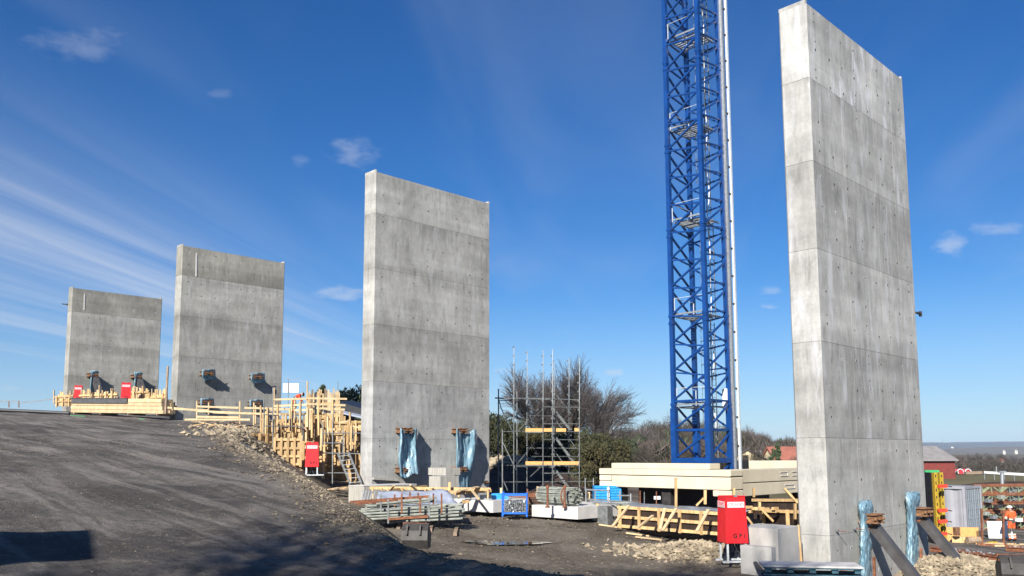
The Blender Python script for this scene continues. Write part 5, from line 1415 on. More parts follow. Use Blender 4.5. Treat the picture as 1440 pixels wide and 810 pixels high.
# ------------------------------------------------------------------ jagged board formwork
def jagged_formwork(label, P0, P1, z0, z1, n, jag, group, walers=(0.25, 0.6), hf=0.1, mat='ply', depth=0.0, seed=1, wide=0.19, name='timber_formwork'):
    """upright boards of uneven height between two ground points with horizontal walers"""
    rr = random.Random(seed)
    A, B = V(P0.x, P0.y, 0), V(P1.x, P1.y, 0); d = (B - A); L = d.length; d.normalize(); nn = V(d.y, -d.x, 0)
    if nn.y > 0: nn = -nn
    r = thing(name, label, 'timber formwork', V((A.x + B.x) / 2, (A.y + B.y) / 2, z0), group)
    for i in range(n):
        s = L * (i + 0.5) / n
        h = z1 + rr.uniform(-jag, jag * 0.6)
        q = A + d * (s + rr.uniform(-.02, .02)) + nn * rr.uniform(0, .05)
        MB().beam(V(q.x, q.y, z0), V(q.x, q.y, h), L / n * rr.uniform(.72, .98), 0.03, up=nn).build('board', MT[mat if rr.random() < .6 else rr.choice(('timber_pale', 'timber_pale', 'old_timber'))], r)
    for f in walers:
        z = z0 + (z1 - z0) * f
        MB().beam(A + nn * 0.09 + V(0, 0, z), B + nn * 0.09 + V(0, 0, z + rr.uniform(-.05, .05)), 0.08, 0.13).build('waler', MT['timber'], r)
    k = max(2, int(L / 0.75))
    for i in range(k):
        s = L * (i + .5) / k; q = A + d * s + nn * 0.17
        MB().beam(V(q.x, q.y, z0 - .1), V(q.x, q.y, z1 - rr.uniform(0.0, .5)), 0.10, 0.07, up=nn).build('stud', MT['timber'], r)
    return r
GJ = 'jagged board formwork'
# round the farthest pier
def px_pts(u0, u1, v, Y0, Y1): return at(u0, v, Y0), at(u1, v, Y1)
for (u0, u1, vb, vt, Y0, Y1, n, sd, lb) in ((78, 104, 568, 553, 70, 69, 9, 1, 'jagged boards at the far left end behind the left small red cabinet'), (112, 166, 566, 551, 67, 66, 16, 2, 'jagged boards between the two small red cabinets by the farthest pier'),
        (182, 210, 568, 545, 65, 64, 10, 3, 'jagged boards right of the second small red cabinet'), (208, 236, 572, 552, 63, 61.5, 9, 4, 'jagged boards at the right end of the plank stack')):
    p0, p1 = px_pts(u0, u1, vb, Y0, Y1)
    jagged_formwork(lb, p0, p1, p0.z - .2, at(u0, vt, Y0).z, n, 0.42, GJ, seed=sd, walers=(0.35, 0.7))
for i, (u, v0, v1, Y) in enumerate(((75.5, 568, 548.5, 70), (83, 566, 556, 70), (127, 566, 548, 66.2), (139.5, 560, 541.5, 66), (149, 560, 550, 66), (156.5, 560, 546, 66), (188, 562, 543, 64.5), (196.5, 562, 545, 64.5), (214, 565, 547, 63), (222.5, 565, 547.5, 63), (229, 568, 549, 62), (99, 560, 550, 68.6))):
    tag(MB().beam(at(u, v0, Y), at(u + random.uniform(-.3, .6), v1, Y), 0.13, 0.06).build('upright_board', MT['timber_pale']), ['leftmost loose upright board by the farthest pier', 'short upright board just left of the left small red cabinet', 'upright board right of the left small red cabinet', 'tall upright board in the middle of the gap between the two small red cabinets', 'short upright board right of the tall one between the small red cabinets', 'upright board just left of the second small red cabinet', 'upright board right of the second small red cabinet', 'tall upright board before the right strut of the farthest pier', 'upright board at the right of the farthest pier foot', 'upright board past the right edge of the farthest pier', 'rightmost loose upright board near the tall thin post', 'short board end hidden beside the left small red cabinet'][i], 'board', 'upright boards by the farthest pier')

# guard rails between the second pier and the pit
def guard(label, posts, rails, Yf):
    r = thing('guard_rail', label, 'guard rail', at(posts[0][0], posts[0][1], Yf(posts[0][0])))
    for (u, v0, v1) in posts: MB().beam(at(u, v0, Yf(u)), at(u + 0.2, v1, Yf(u)), 0.12, 0.07).build('post', MT['timber_pale'], r)
    for (u0, v0, u1, v1) in rails: MB().beam(at(u0, v0, Yf(u0) - .08), at(u1, v1, Yf(u1) - .08), 0.05, 0.11).build('rail', MT['timber_pale'], r)
    return r
guard('pale timber guard rail on the crest in front of the second pier', [(277, 593, 564), (293.5, 583, 566), (337.5, 596, 564), (357, 598, 566), (359.5, 596, 570)],
      [(236, 573, 277, 577), (277, 571.5, 336, 573.5), (277, 578, 336, 580.5), (277, 586, 336, 587), (244, 575, 293, 577), (344, 573.5, 400, 575), (342, 581, 395, 583), (300, 580, 372, 582), (260, 590, 352, 590)], lambda u: 50 - (u - 277) * 0.02)
guard('upper timber guard rail standing over the pit in front of the bending worker', [(385.5, 590, 545), (414.5, 589, 561), (432, 592, 536), (477, 586, 552)],
      [(383, 562, 432, 560.5), (385, 571, 432, 569), (380, 576.5, 414, 575), (432, 560, 488, 561), (432, 568, 486, 570), (445, 574, 485, 576), (414, 577, 440, 576)], lambda u: 48.5)
# the crowded formwork of the pit
def grid_formwork(label, u0, u1, vb, vt, Y0, Y1, nst, rows, seed, mat='ply'):
    rr = random.Random(seed)
    a, b = at(u0, vb, Y0), at(u1, vb, Y1)
    return timber_frame_panel(label, a, b, a.z, b.z, at(u0, vt, Y0).z, at(u1, vt, Y1).z, nst, rows, mat, group='timber grid formwork in the pit')
grid_formwork('low timber grid panels at the left edge of the pit', 352, 384, 634, 610, 42.5, 43.5, 4, (0.1, 0.5, 0.92), 1)
grid_formwork('timber grid panels left of the red cabinet in the pit', 384, 424, 656, 616, 42.5, 42.8, 5, (0.08, 0.36, 0.64, 0.94), 2)
grid_formwork('tall timber grid wall behind the red cabinet in the pit', 424, 456, 676, 622, 44.5, 44.8, 4, (0.06, 0.34, 0.6, 0.9), 3)
grid_formwork('timber grid wall behind the grey tube frame and ladder', 455, 510, 680, 632, 46.6, 47.0, 5, (0.06, 0.5, 0.95), 4)
grid_formwork('large upright plywood panels in the upper middle of the pit', 392, 424, 622, 596, 46.2, 46.6, 4, (0.2, 0.85), 21)
grid_formwork('large plywood panels above the red cabinet', 430, 466, 628, 584, 46.6, 47.0, 5, (0.12, 0.5, 0.92), 22)
grid_formwork('large plywood panels behind the ladder and beside the middle pier', 476, 511, 634, 592, 47.8, 48.2, 4, (0.1, 0.55, 0.95), 23)
jagged_formwork('jagged boards in the middle of the pit left of the red cabinet', *px_pts(384, 425, 630, 45.0, 45.3), at(400, 640, 45).z, at(400, 592, 45).z, 12, 0.7, GJ, seed=11, walers=(0.3, 0.7, 0.9))
jagged_formwork('jagged boards above the red cabinet in the pit', *px_pts(424, 452, 640, 45.3, 45.8), at(430, 640, 45).z, at(430, 586, 45).z, 9, 0.6, GJ, seed=12, walers=(0.4, 0.8))
jagged_formwork('jagged boards behind the upper tube frame', *px_pts(452, 500, 640, 47.0, 47.5), at(470, 640, 47).z, at(470, 586, 47).z, 13, 0.6, GJ, seed=13, walers=(0.3, 0.55, 0.85))
jagged_formwork('highest crown of boards standing above the pit against the sky', *px_pts(439, 475, 600, 49.3, 49.8), at(450, 600, 49.5).z, at(450, 548.5, 49.5).z, 14, 0.22, GJ, seed=14, walers=(0.30, 0.62), mat='timber_pale')
jagged_formwork('darker side boards at the left of the highest board crown', *px_pts(434, 440, 600, 51.6, 49.4), at(436, 600, 49.5).z, at(436, 549, 49.5).z, 5, 0.2, GJ, seed=15, walers=(0.4,), mat='old_timber')
for i in range(52):
    u = random.uniform(366, 506); v0 = random.uniform(600, 655 if u > 440 else 630); Y = random.uniform(43.5, 46.4); h = random.uniform(16, 46)
    tag(MB().beam(at(u, v0, Y), at(u + random.uniform(-1, 1), v0 - h, Y), random.choice((0.11, 0.15, 0.24)), 0.08).build('upright_timber', MT[random.choice(('timber', 'timber_pale', 'ply'))]), 'upright timber in the crowded pit formwork, ' + ('at its left end' if u < 400 else 'left of the red cabinet' if u < 430 else 'right of the red cabinet' if u < 465 else 'behind the ladder') + (', tall' if h > 30 else ', short') + (' and wide' if i % 3 == 0 else ''), 'timber', 'upright timbers in the pit formwork')
for i in range(26):
    u = random.uniform(360, 496); v0 = random.uniform(590, 632); Y = random.uniform(43.6, 48)
    tag(MB().beam(at(u, v0, Y), at(u + random.uniform(10, 24), v0 + random.uniform(-2, 2), Y + random.uniform(-.3, .3)), 0.06, random.choice((0.09, 0.12))).build('cross_timber', MT[random.choice(('timber', 'timber_pale', 'old_timber'))]), 'cross timber in the crowded pit formwork, ' + ('at its left end' if u < 395 else 'left of the red cabinet' if u < 430 else 'right of the red cabinet' if u < 465 else 'behind the ladder') + (', high up' if v0 < 610 else ', low down'), 'timber', 'cross timbers in the pit formwork')
for i in range(30):
    u = random.uniform(268, 372); Y = random.uniform(44, 53); g0 = on(u, 600, Y); a_ = random.uniform(0, 3.1)
    tag(MB().beam(g0 + V(0, 0, .08), g0 + V(math.cos(a_), math.sin(a_), 0) * random.uniform(.3, 1.1) + V(0, 0, random.uniform(.05, .3)), 0.11, 0.04).build('scrap_board', MT[random.choice(('timber', 'old_timber', 'timber_pale'))]), 'scrap board on the crest by the ' + ('left' if u < 305 else 'middle' if u < 340 else 'right') + ' of the guard rail' + (', nearer the road' if Y < 48 else ', nearer the pier'), 'board', 'scrap boards on the crest')
for i in range(22):
    u = random.uniform(455, 515); Y = random.uniform(39.5, 44); p = on(u, 680, Y); p.z = max(p.z, at(u, 690, Y).z); a_ = random.uniform(-.5, .5)
    tag(MB().beam(p + V(0, 0, .06), p + V(math.cos(a_), math.sin(a_), 0) * random.uniform(.5, 1.2) + V(0, 0, random.uniform(.05, .3)), 0.14, 0.04).build('scrap_board', MT[random.choice(('timber', 'old_timber', 'timber_pale'))]), ('short' if i % 2 else 'longer') + ' scrap board at the foot of the ' + ('red cabinet' if u < 470 else 'tube frame' if u < 485 else 'ladder' if u < 500 else 'middle pier') + (', farther back' if Y > 42 else ', nearer'), 'board', 'scrap boards by the tube frame')
# grey tube frames
r = thing('tube_frame', 'grey tube scaffold frame in front of the pit formwork beside the ladder', 'scaffold frame', at(470, 680, 43.5))
for (u, v0, v1, Y) in ((453, 674, 594, 43.4), (467.5, 680, 582, 43.4), (482.5, 650, 604, 43.6), (497, 650, 604, 44.6)):
    MB().tube(at(u, v0, Y), at(u + .4, v1, Y), 0.028, 6).build('standard', MT['galv'], r)
for (u0, v0, u1, v1) in ((453, 609, 510, 609), (453, 623, 484, 623), (453, 637, 510, 638), (453, 665, 490, 665)):
    MB().tube(at(u0, v0, 43.35), at(u1, v1, 43.6), 0.026, 6).build('ledger', MT['galv'], r)
r = thing('tube_frame', 'grey tube poles with one long cross tube standing left in the pit', 'scaffold frame', at(375, 640, 43.2))
for (u, v0, v1, Y) in ((371, 636, 562, 43.2), (383.5, 642, 545, 43.2), (426, 620, 582, 43.8)):
    MB().tube(at(u, v0, Y), at(u + .4, v1, Y), 0.032, 6).build('standard', MT['galv_dark'], r)
for (u0, v0, u1, v1) in ((371, 599, 426, 600), (371, 625, 384, 626), (371, 583, 392, 584)):
    MB().tube(at(u0, v0, 43.15), at(u1, v1, 43.6), 0.026, 6).build('ledger', MT['galv_dark'], r)
# aluminium step ladder
r = thing('step_ladder', 'aluminium ladder stair leaning beside the left edge of the middle pier', 'ladder', at(498, 682, 42))
for (u0, v0, u1, v1) in ((475, 638, 493, 681), (490, 636, 508, 680)):
    MB().beam(at(u0, v0, 42.6), at(u1, v1, 41.6), 0.05, 0.11).build('side_rail', MT['galv'], r)
for i in range(7):
    t = (i + .6) / 7
    a = at(475 + 18 * t, 638 + 43 * t, 42.6 - t); b = at(490 + 18 * t, 636 + 44 * t, 42.6 - t)
    MB().beam(a, b, 0.16, 0.03).build('tread', MT['galv'], r)
# gravel-grey membrane strip on the crest
mem = MB(); prev = None
pl = [(336, 612, 33), (352, 626, 29.5), (370, 640, 26.5), (392, 653, 23.5), (412, 664, 21)]
L1, L2 = [], []
for (u, v, Y) in pl:
    p = on(u - 4, v, Y); q = on(u + 5, v, Y); L1.append(p + V(0, 0, .07)); L2.append(q + V(0.1, 0, .07))
for i in range(len(pl) - 1): mem.add([L1[i], L2[i], L2[i + 1], L1[i + 1]], [(0, 1, 2, 3)])
tag(mem.build('concrete_strip', MT['stone_grey']), kind='structure')

# bending worker and standing worker
def person(label, feet, h, yaw, pose, hv=(0.85, 0.12, 0.03)):
    """one continuous skinned body; yaw = direction faced. pose joint table in body units (1 = height)"""
    r = thing('person', label, 'person', feet)
    J = dict(pose)
    me = bpy.data.meshes.new('body')
    names = list(J); idx = {n_: i for i, n_ in enumerate(names)}
    ed = [('pelvis', 'waist'), ('waist', 'chest'), ('chest', 'neck'), ('neck', 'head'), ('head', 'crown'),
          ('chest', 'shoL'), ('shoL', 'elbL'), ('elbL', 'wriL'), ('wriL', 'palL'), ('chest', 'shoR'), ('shoR', 'elbR'), ('elbR', 'wriR'), ('wriR', 'palR'),
          ('pelvis', 'hipL'), ('hipL', 'kneL'), ('kneL', 'ankL'), ('ankL', 'toeL'), ('pelvis', 'hipR'), ('hipR', 'kneR'), ('kneR', 'ankR'), ('ankR', 'toeR')]
    R_ = dict(pelvis=.088, waist=.082, chest=.098, neck=.038, head=.052, crown=.048, shoL=.052, shoR=.052, elbL=.036, elbR=.036, wriL=.026, wriR=.026, palL=.022, palR=.022, hipL=.062, hipR=.062, kneL=.043, kneR=.043, ankL=.034, ankR=.034, toeL=.028, toeR=.028)
    ca, sa = math.cos(yaw), math.sin(yaw)
    verts = []
    for n_ in names:
        x, y, z = J[n_]; verts.append((h * (x * ca - y * sa), h * (x * sa + y * ca), h * z))
    edges = [(idx[a], idx[b]) for a, b in ed]
    # fingers
    for side in ('L', 'R'):
        w = Vector(verts[idx['wri' + side]]); pm = Vector(verts[idx['pal' + side]]); dr = (pm - w).normalized(); sd = dr.cross(V(ca, sa, 0)).normalized()
        for f in range(5):
            o = (f - 2) * 0.011 * h
            ln = (0.028, 0.040, 0.044, 0.041, 0.033)[f] * h
            k = len(verts); verts.append(tuple(pm + sd * o + dr * ln * .55)); verts.append(tuple(pm + sd * o * 1.1 + dr * ln + V(ca, sa, 0) * .008 * h))
            edges += [(idx['pal' + side], k), (k, k + 1)]
    me.from_pydata(verts, edges, [])
    o = bpy.data.objects.new('body', me); COL.objects.link(o)
    sk = o.modifiers.new('skin', 'SKIN')
    lay = me.skin_vertices[0].data
    for i, v_ in enumerate(lay):
        rad = (R_[names[i]] if i < len(names) else 0.0055) * h
        v_.radius = (rad, rad)
    lay[idx['pelvis']].use_root = True
    sb = o.modifiers.new('sub', 'SUBSURF'); sb.levels = 2; sb.render_levels = 2
    dg = bpy.context.evaluated_depsgraph_get(); m2 = bpy.data.meshes.new_from_object(o.evaluated_get(dg)); bpy.data.objects.remove(o)
    m2.name = 'body'
    mats = [M('orange_workwear', hv, tuple(x * .8 for x in hv), scale=4 / h, rough=.8), M('grey_workwear', (0.10, 0.09, 0.07), (0.06, 0.055, 0.05), scale=6, rough=.9), M('reflective_band', (0.70, 0.66, 0.55), (0.6, 0.56, 0.46), scale=6, rough=.5), M('skin', (0.45, 0.27, 0.19), (0.40, 0.23, 0.16), scale=8, rough=.6), MT['black']]
    m2.materials.clear()
    for m_ in mats: m2.materials.append(m_)
    vv = {n_: Vector(verts[idx[n_]]) for n_ in names}
    def seg_t(p, a, b):
        d_ = vv[b] - vv[a]; t = max(0, min(1, (p - vv[a]).dot(d_) / d_.length_squared)); return t, (vv[a] + d_ * t - p).length
    for poly in m2.polygons:
        c = poly.center
        best = min((seg_t(c, a, b)[1] - 0.3 * h * min(R_[a], R_[b]), a, b) for a, b in ed)
        _, a, b = best; t = seg_t(c, a, b)[0]
        mi = 0
        if b in ('head', 'crown') or a == 'head': mi = 3
        elif b == 'neck' and t > .6: mi = 3
        elif b in ('palL', 'palR') or (b in ('wriL', 'wriR') and t > .9): mi = 3
        elif b in ('toeL', 'toeR') or (b in ('ankL', 'ankR') and t > .92): mi = 4
        elif b in ('ankL', 'ankR'): mi = 2 if (0.30 < t < 0.45 or 0.60 < t < 0.75) else (1 if t < .25 else 0)
        elif b in ('kneL', 'kneR'): mi = 1 if t > .55 else 0
        elif (a, b) == ('pelvis', 'waist'): mi = 1
        elif (a, b) == ('waist', 'chest'): mi = 2 if t < .15 else (1 if t < .28 else 0)
        elif b in ('elbL', 'elbR') and .75 < t: mi = 2
        poly.material_index = mi; poly.use_smooth = True
    o = bpy.data.objects.new('body', m2); COL.objects.link(o); o.parent = r
    # helmet, hair, face
    hd, cr = vv['head'], vv['crown']; ax = (cr - hd).normalized(); fwd = V(ca, sa, 0); fwd = (fwd - ax * fwd.dot(ax)).normalized(); sd = ax.cross(fwd)
    c = feet + hd * .35 + cr * .65
    he = MB(); n = 14; vs = []
    for j in range(6):
        ph = j / 5 * math.pi / 2
        for i in range(n):
            th = 2 * math.pi * i / n; rr_ = 0.068 * h * math.cos(ph)
            vs.append(c + fwd * (rr_ * 1.15 * math.cos(th)) + sd * (rr_ * math.sin(th)) + ax * (0.062 * h * math.sin(ph) + 0.004 * h))
    fs = [(j * n + i, j * n + (i + 1) % n, (j + 1) * n + (i + 1) % n, (j + 1) * n + i) for j in range(5) for i in range(n)]
    he.add(vs, fs)
    vs = []
    for rr_ in (0.068, 0.084):
        for i in range(n):
            th = 2 * math.pi * i / n; ex = 1.15 + (0.15 if (rr_ > .07 and math.cos(th) > .5) else 0)
            vs.append(c + fwd * (rr_ * h * ex * math.cos(th)) + sd * (rr_ * h * math.sin(th)) + ax * (0.003 * h))
    he.add(vs, [(i, (i + 1) % n, n + (i + 1) % n, n + i) for i in range(n)])
    fb = MB(); fc = feet + hd * .7 + cr * .3
    fb.obox(fc + fwd * .056 * h, sd * .008 * h, fwd * .014 * h, ax * .015 * h)
    for s in (-1, 1):
        fb.obox(fc + fwd * .048 * h + sd * (.018 * h * s) + ax * .014 * h, sd * .008 * h, fwd * .004 * h, ax * .004 * h)
        fb.obox(fc + sd * (.050 * h * s), sd * .006 * h, fwd * .010 * h, ax * .016 * h)
    fb.obox(fc + fwd * .047 * h - ax * .022 * h, sd * .016 * h, fwd * .004 * h, ax * .003 * h)
    fb.build('face_features', mats[3], r)
    return r, he
STAND = dict(pelvis=(0, 0, .52), waist=(0, 0, .62), chest=(0, 0, .75), neck=(.01, 0, .85), head=(.025, 0, .90), crown=(.03, 0, .955),
    shoL=(0, .115, .80), elbL=(.02, .165, .645), wriL=(.13, .10, .60), palL=(.165, .075, .60), shoR=(0, -.115, .80), elbR=(.02, -.16, .645), wriR=(.14, -.09, .61), palR=(.175, -.07, .605),
    hipL=(0, .055, .49), kneL=(.02, .075, .27), ankL=(-.01, .08, .045), toeL=(.085, .095, .02), hipR=(0, -.055, .49), kneR=(.015, -.07, .27), ankR=(-.02, -.075, .045), toeR=(.075, -.09, .02))
BEND = dict(pelvis=(-.06, 0, .50), waist=(.02, 0, .585), chest=(.13, 0, .66), neck=(.21, 0, .70), head=(.255, 0, .705), crown=(.30, 0, .70),
    shoL=(.16, .115, .665), elbL=(.20, .14, .53), wriL=(.27, .10, .42), palL=(.29, .09, .385), shoR=(.16, -.115, .665), elbR=(.19, -.14, .53), wriR=(.27, -.09, .44), palR=(.29, -.08, .405),
    hipL=(-.06, .055, .47), kneL=(.03, .075, .27), ankL=(-.05, .08, .045), toeL=(.045, .09, .02), hipR=(-.06, -.055, .47), kneR=(.0, -.07, .27), ankR=(-.09, -.075, .045), toeR=(.005, -.085, .02))
p = at(1424, 760, 45.0); GR_Z = gz(p.x, p.y)
r, he = person('worker in orange hi-vis clothes and white helmet, seen from behind at the right edge', V(p.x, p.y, GR_Z), (at(1424, 711, 45).z - GR_Z), math.radians(100), STAND)
he.build('helmet', MT['white'], r)
p = at(415, 560, 56); gp = V(p.x, p.y, gz(p.x, p.y))
hh = 1.75; top_z = at(420, 552.5, 56).z
r, he = person('worker in orange bending over behind the timber guard rail of the pit', V(p.x, p.y, top_z - hh * 0.76), hh, math.radians(5), BEND, hv=(0.80, 0.07, 0.02))
he.build('helmet', MT['black'], r)
MB().box((p.x, p.y, top_z - hh * 0.76 - 0.08), 1.6, 1.2, 0.14).build('work_platform', MT['old_timber'])
bpy.data.objects['work_platform']['label'] = 'timber platform under the bending worker behind the guard rail'; bpy.data.objects['work_platform']['category'] = 'platform'
# white sheet on poles against the sky
r = thing('hoarding_sheet', 'white panel standing against the sky right of the second pier', 'panel', at(409, 562, 62))
MB().obox(at(409, 545.5, 62), V(1.0, .1, 0) * 0.56, V(0, .015, 0), V(0, 0, 0.33)).build('board', MT['white'], r)
MB().tube(at(405.5, 575, 61.9), at(405.5, 533, 61.9), 0.025, 5).build('pole', MT['galv_dark'], r)
tag(MB().tube(at(475.3, 562, 50), at(475.3, 536, 50), 0.02, 5).build('steel_rod', MT['galv_dark']), 'thin dark rod rising above the highest board crown', 'rod')

# ------------------------------------------------------------------ scaffold tower
def scaffold():
    r = thing('scaffold_tower', 'grey tube scaffold tower with stair flights behind the middle pier', 'scaffold tower', on(765, 690, 48.5))
    def zg(u, Y): return on(u, 690, Y).z
    for (u, vt, Y, m) in ((722.5, 489, 47, 'galv'), (741, 494, 49.6, 'galv'), (763.5, 493, 47, 'galv'), (776.8, 491, 47, 'galv'), (779, 508, 49.6, 'galv'), (800, 504, 49.6, 'galv'), (814.6, 503, 47, 'galv')):
        a = at(u, 690, Y); a.z = zg(u, Y); m_ = at(u + .2, 566, Y); MB().tube(a, m_, 0.030, 6).build('standard', MT['scaf'], r); MB().tube(m_, at(u + .4, vt, Y), 0.021, 6).build('standard', MT['galv'], r)
        # couplers
        cb = MB(); z = a.z + 1
        while z < at(u, vt, Y).z: cb.tube(V(a.x, a.y, z), V(a.x, a.y, z + .09), 0.040, 6); z += 0.5
        tag(cb.build('rosettes', MT['scaf'], r), kind='stuff')
    for (u, vt, Y) in ((701, 547, 50.2), (727, 550, 51.0), (706.5, 604, 48.6)):
        a = at(u, 660, Y); a.z = zg(u, Y); MB().tube(a, at(u, vt, Y), 0.04, 6).build('standard', MT['galv_dark'], r)
    H = lambda u0, v0, u1, v1, Y0, Y1, m='scaf', rad=.025: MB().tube(at(u0, v0, Y0), at(u1, v1, Y1), rad, 6).build('ledger', MT[m], r)
    for (u0, v0, u1, v1, Y0, Y1) in ((699, 559.5, 777, 560, 50.2, 47), (701, 563, 730, 564, 50.2, 51), (777, 561, 815, 562.5, 47, 47), (741, 584.5, 777, 585, 49.6, 47), (764, 572, 815, 573, 47, 47), (763, 596, 815, 596, 47, 47), (706, 607, 815, 607, 48.6, 47), (742, 630, 816, 630.5, 49.6, 47), (748, 642, 816, 642, 49.6, 47), (763, 618, 815, 618.5, 47, 47), (700, 654.5, 816, 654, 50.2, 47), (763, 665.5, 815, 665.5, 47, 47), (690, 678, 835, 677, 50, 47), (726, 656, 780, 657.5, 49, 47)):
        H(u0, v0, u1, v1, Y0, Y1)
    MB().beam(at(700, 560, 50), at(777, 561.5, 47.1), 0.5, 0.07).build('deck', MT['galv_dark'], r)
    for v, (ua, ub) in ((606, (739, 777)), (606, (782, 796)), (605.5, (808, 815)), (652.5, (739, 777)), (652.5, (777, 815))):
        MB().beam(at(ua, v - 1.3, 47.1), at(ub, v - 1.3, 47.0), 0.04, 0.19).build('toe_board', MT['osb'], r)
        MB().beam(at(ua, v + 2, 48.2), at(ub, v + 2, 48.2), 0.9, 0.05).build('deck', MT['galv_dark'], r)
    for (u0, v0, u1, v1, Y0, Y1) in ((701.5, 562, 705, 575, 50, 50), (704, 573, 723.5, 612, 50, 47.2), (706, 620, 726, 661, 48.6, 47.2), (702, 662, 714, 690, 49.5, 48), (757, 575, 729, 606, 49.6, 50.6), (752, 622, 728, 652, 49.6, 50.6), (764, 575, 740, 598, 47.4, 49.6), (760, 657, 746, 670, 47.2, 47.8), (803, 612, 797, 618, 47.2, 49)):
        H(u0, v0, u1, v1, Y0, Y1, 'scaf' if v0 > 571 and u0 < 720 else 'galv_dark', .03)
    # stair flights: pairs of stringers with treads
    for (u0, v0, u1, v1) in ((776, 608, 808, 652), (776, 654, 798, 684), (771, 566, 803, 606)):
        for dY in (47.6, 48.5):
            MB().beam(at(u0, v0, dY), at(u1, v1, dY), 0.05, 0.13).build('stringer', MT['scaf'], r)
            MB().tube(at(u0 + 2, v0 - 22, dY), at(u1 + 2, v1 - 22, dY), 0.022, 5).build('hand_rail', MT['galv_dark'], r)
        for i in range(9):
            t = (i + .5) / 9
            MB().beam(at(u0 + (u1 - u0) * t, v0 + (v1 - v0) * t, 47.6), at(u0 + (u1 - u0) * t, v0 + (v1 - v0) * t, 48.5), 0.2, 0.03).build('tread', MT['galv_dark'], r)
    for u in (834.5, 823): MB().tube(at(u, 690, 47), at(u, 672, 47), 0.028, 6).build('post', MT['galv'], r)
scaffold()

# ------------------------------------------------------------------ right hand yard
# big wall-form panel, black face, yellow beams, red clamps
def wallform():
    Y = 41.5; p = at(1300, 750, Y); zt = at(1300, 664.5, Y).z; zb = gz(p.x, p.y)
    r = thing('wall_form_panel', 'tall black wall-form panel with two yellow beams and red clamps beside the nearest pier', 'form panel', V(p.x, p.y, zb))
    a, b = at(1298, 750, 42.5), at(1314, 750, Y)
    MB().beam(V(a.x, a.y, (zt + zb) / 2), V(b.x, b.y, (zt + zb) / 2), 0.05, zt - zb).build('black_face', MT['black'], r)
    for u, Yb in ((1318, 41.4), (1326, 41.9)):
        q = at(u - 2, 700, Yb)
        MB().box((q.x, q.y, (zt + zb) / 2), 0.18, 0.2, zt - zb, 0.1).build('yellow_beam', MT['yellow'], r)
        w = MB()
        for i in range(10): w.box((q.x, q.y - 0.105, zb + (i + .5) * (zt - zb) / 10), 0.05, 0.012, 0.12, 0.1)
        tag(w.build('slots', MT['black'], [c_ for c_ in r.children if c_.name.startswith('yellow_beam')][-1]), kind='stuff')
    bk = at(1322, 700, 42.1); MB().box((bk.x, bk.y, (zt + zb) / 2), 0.10, 0.05, zt - zb).build('back_plate', MT['black'], r)
    for v in (684, 718, 733.5, 751):
        q = at(1328, v, 41.2); 
        rc_ = MB().beam(q - V(.30, 0, 0), q + V(.12, 0, .02), 0.12, 0.16).build('red_clamp', MT['clamp'], r)
        MB().beam(q + V(.12, 0, .02), q + V(.36, 0, -.02), 0.05, 0.05).build('clamp_arm', MT['darksteel'], rc_)
    t = at(1309, 663, 42.2); MB().beam(t - V(.35, 0, 0), t + V(.35, 0, 0), 0.3, 0.14).build('green_top', MT['green'], r)
wallform()

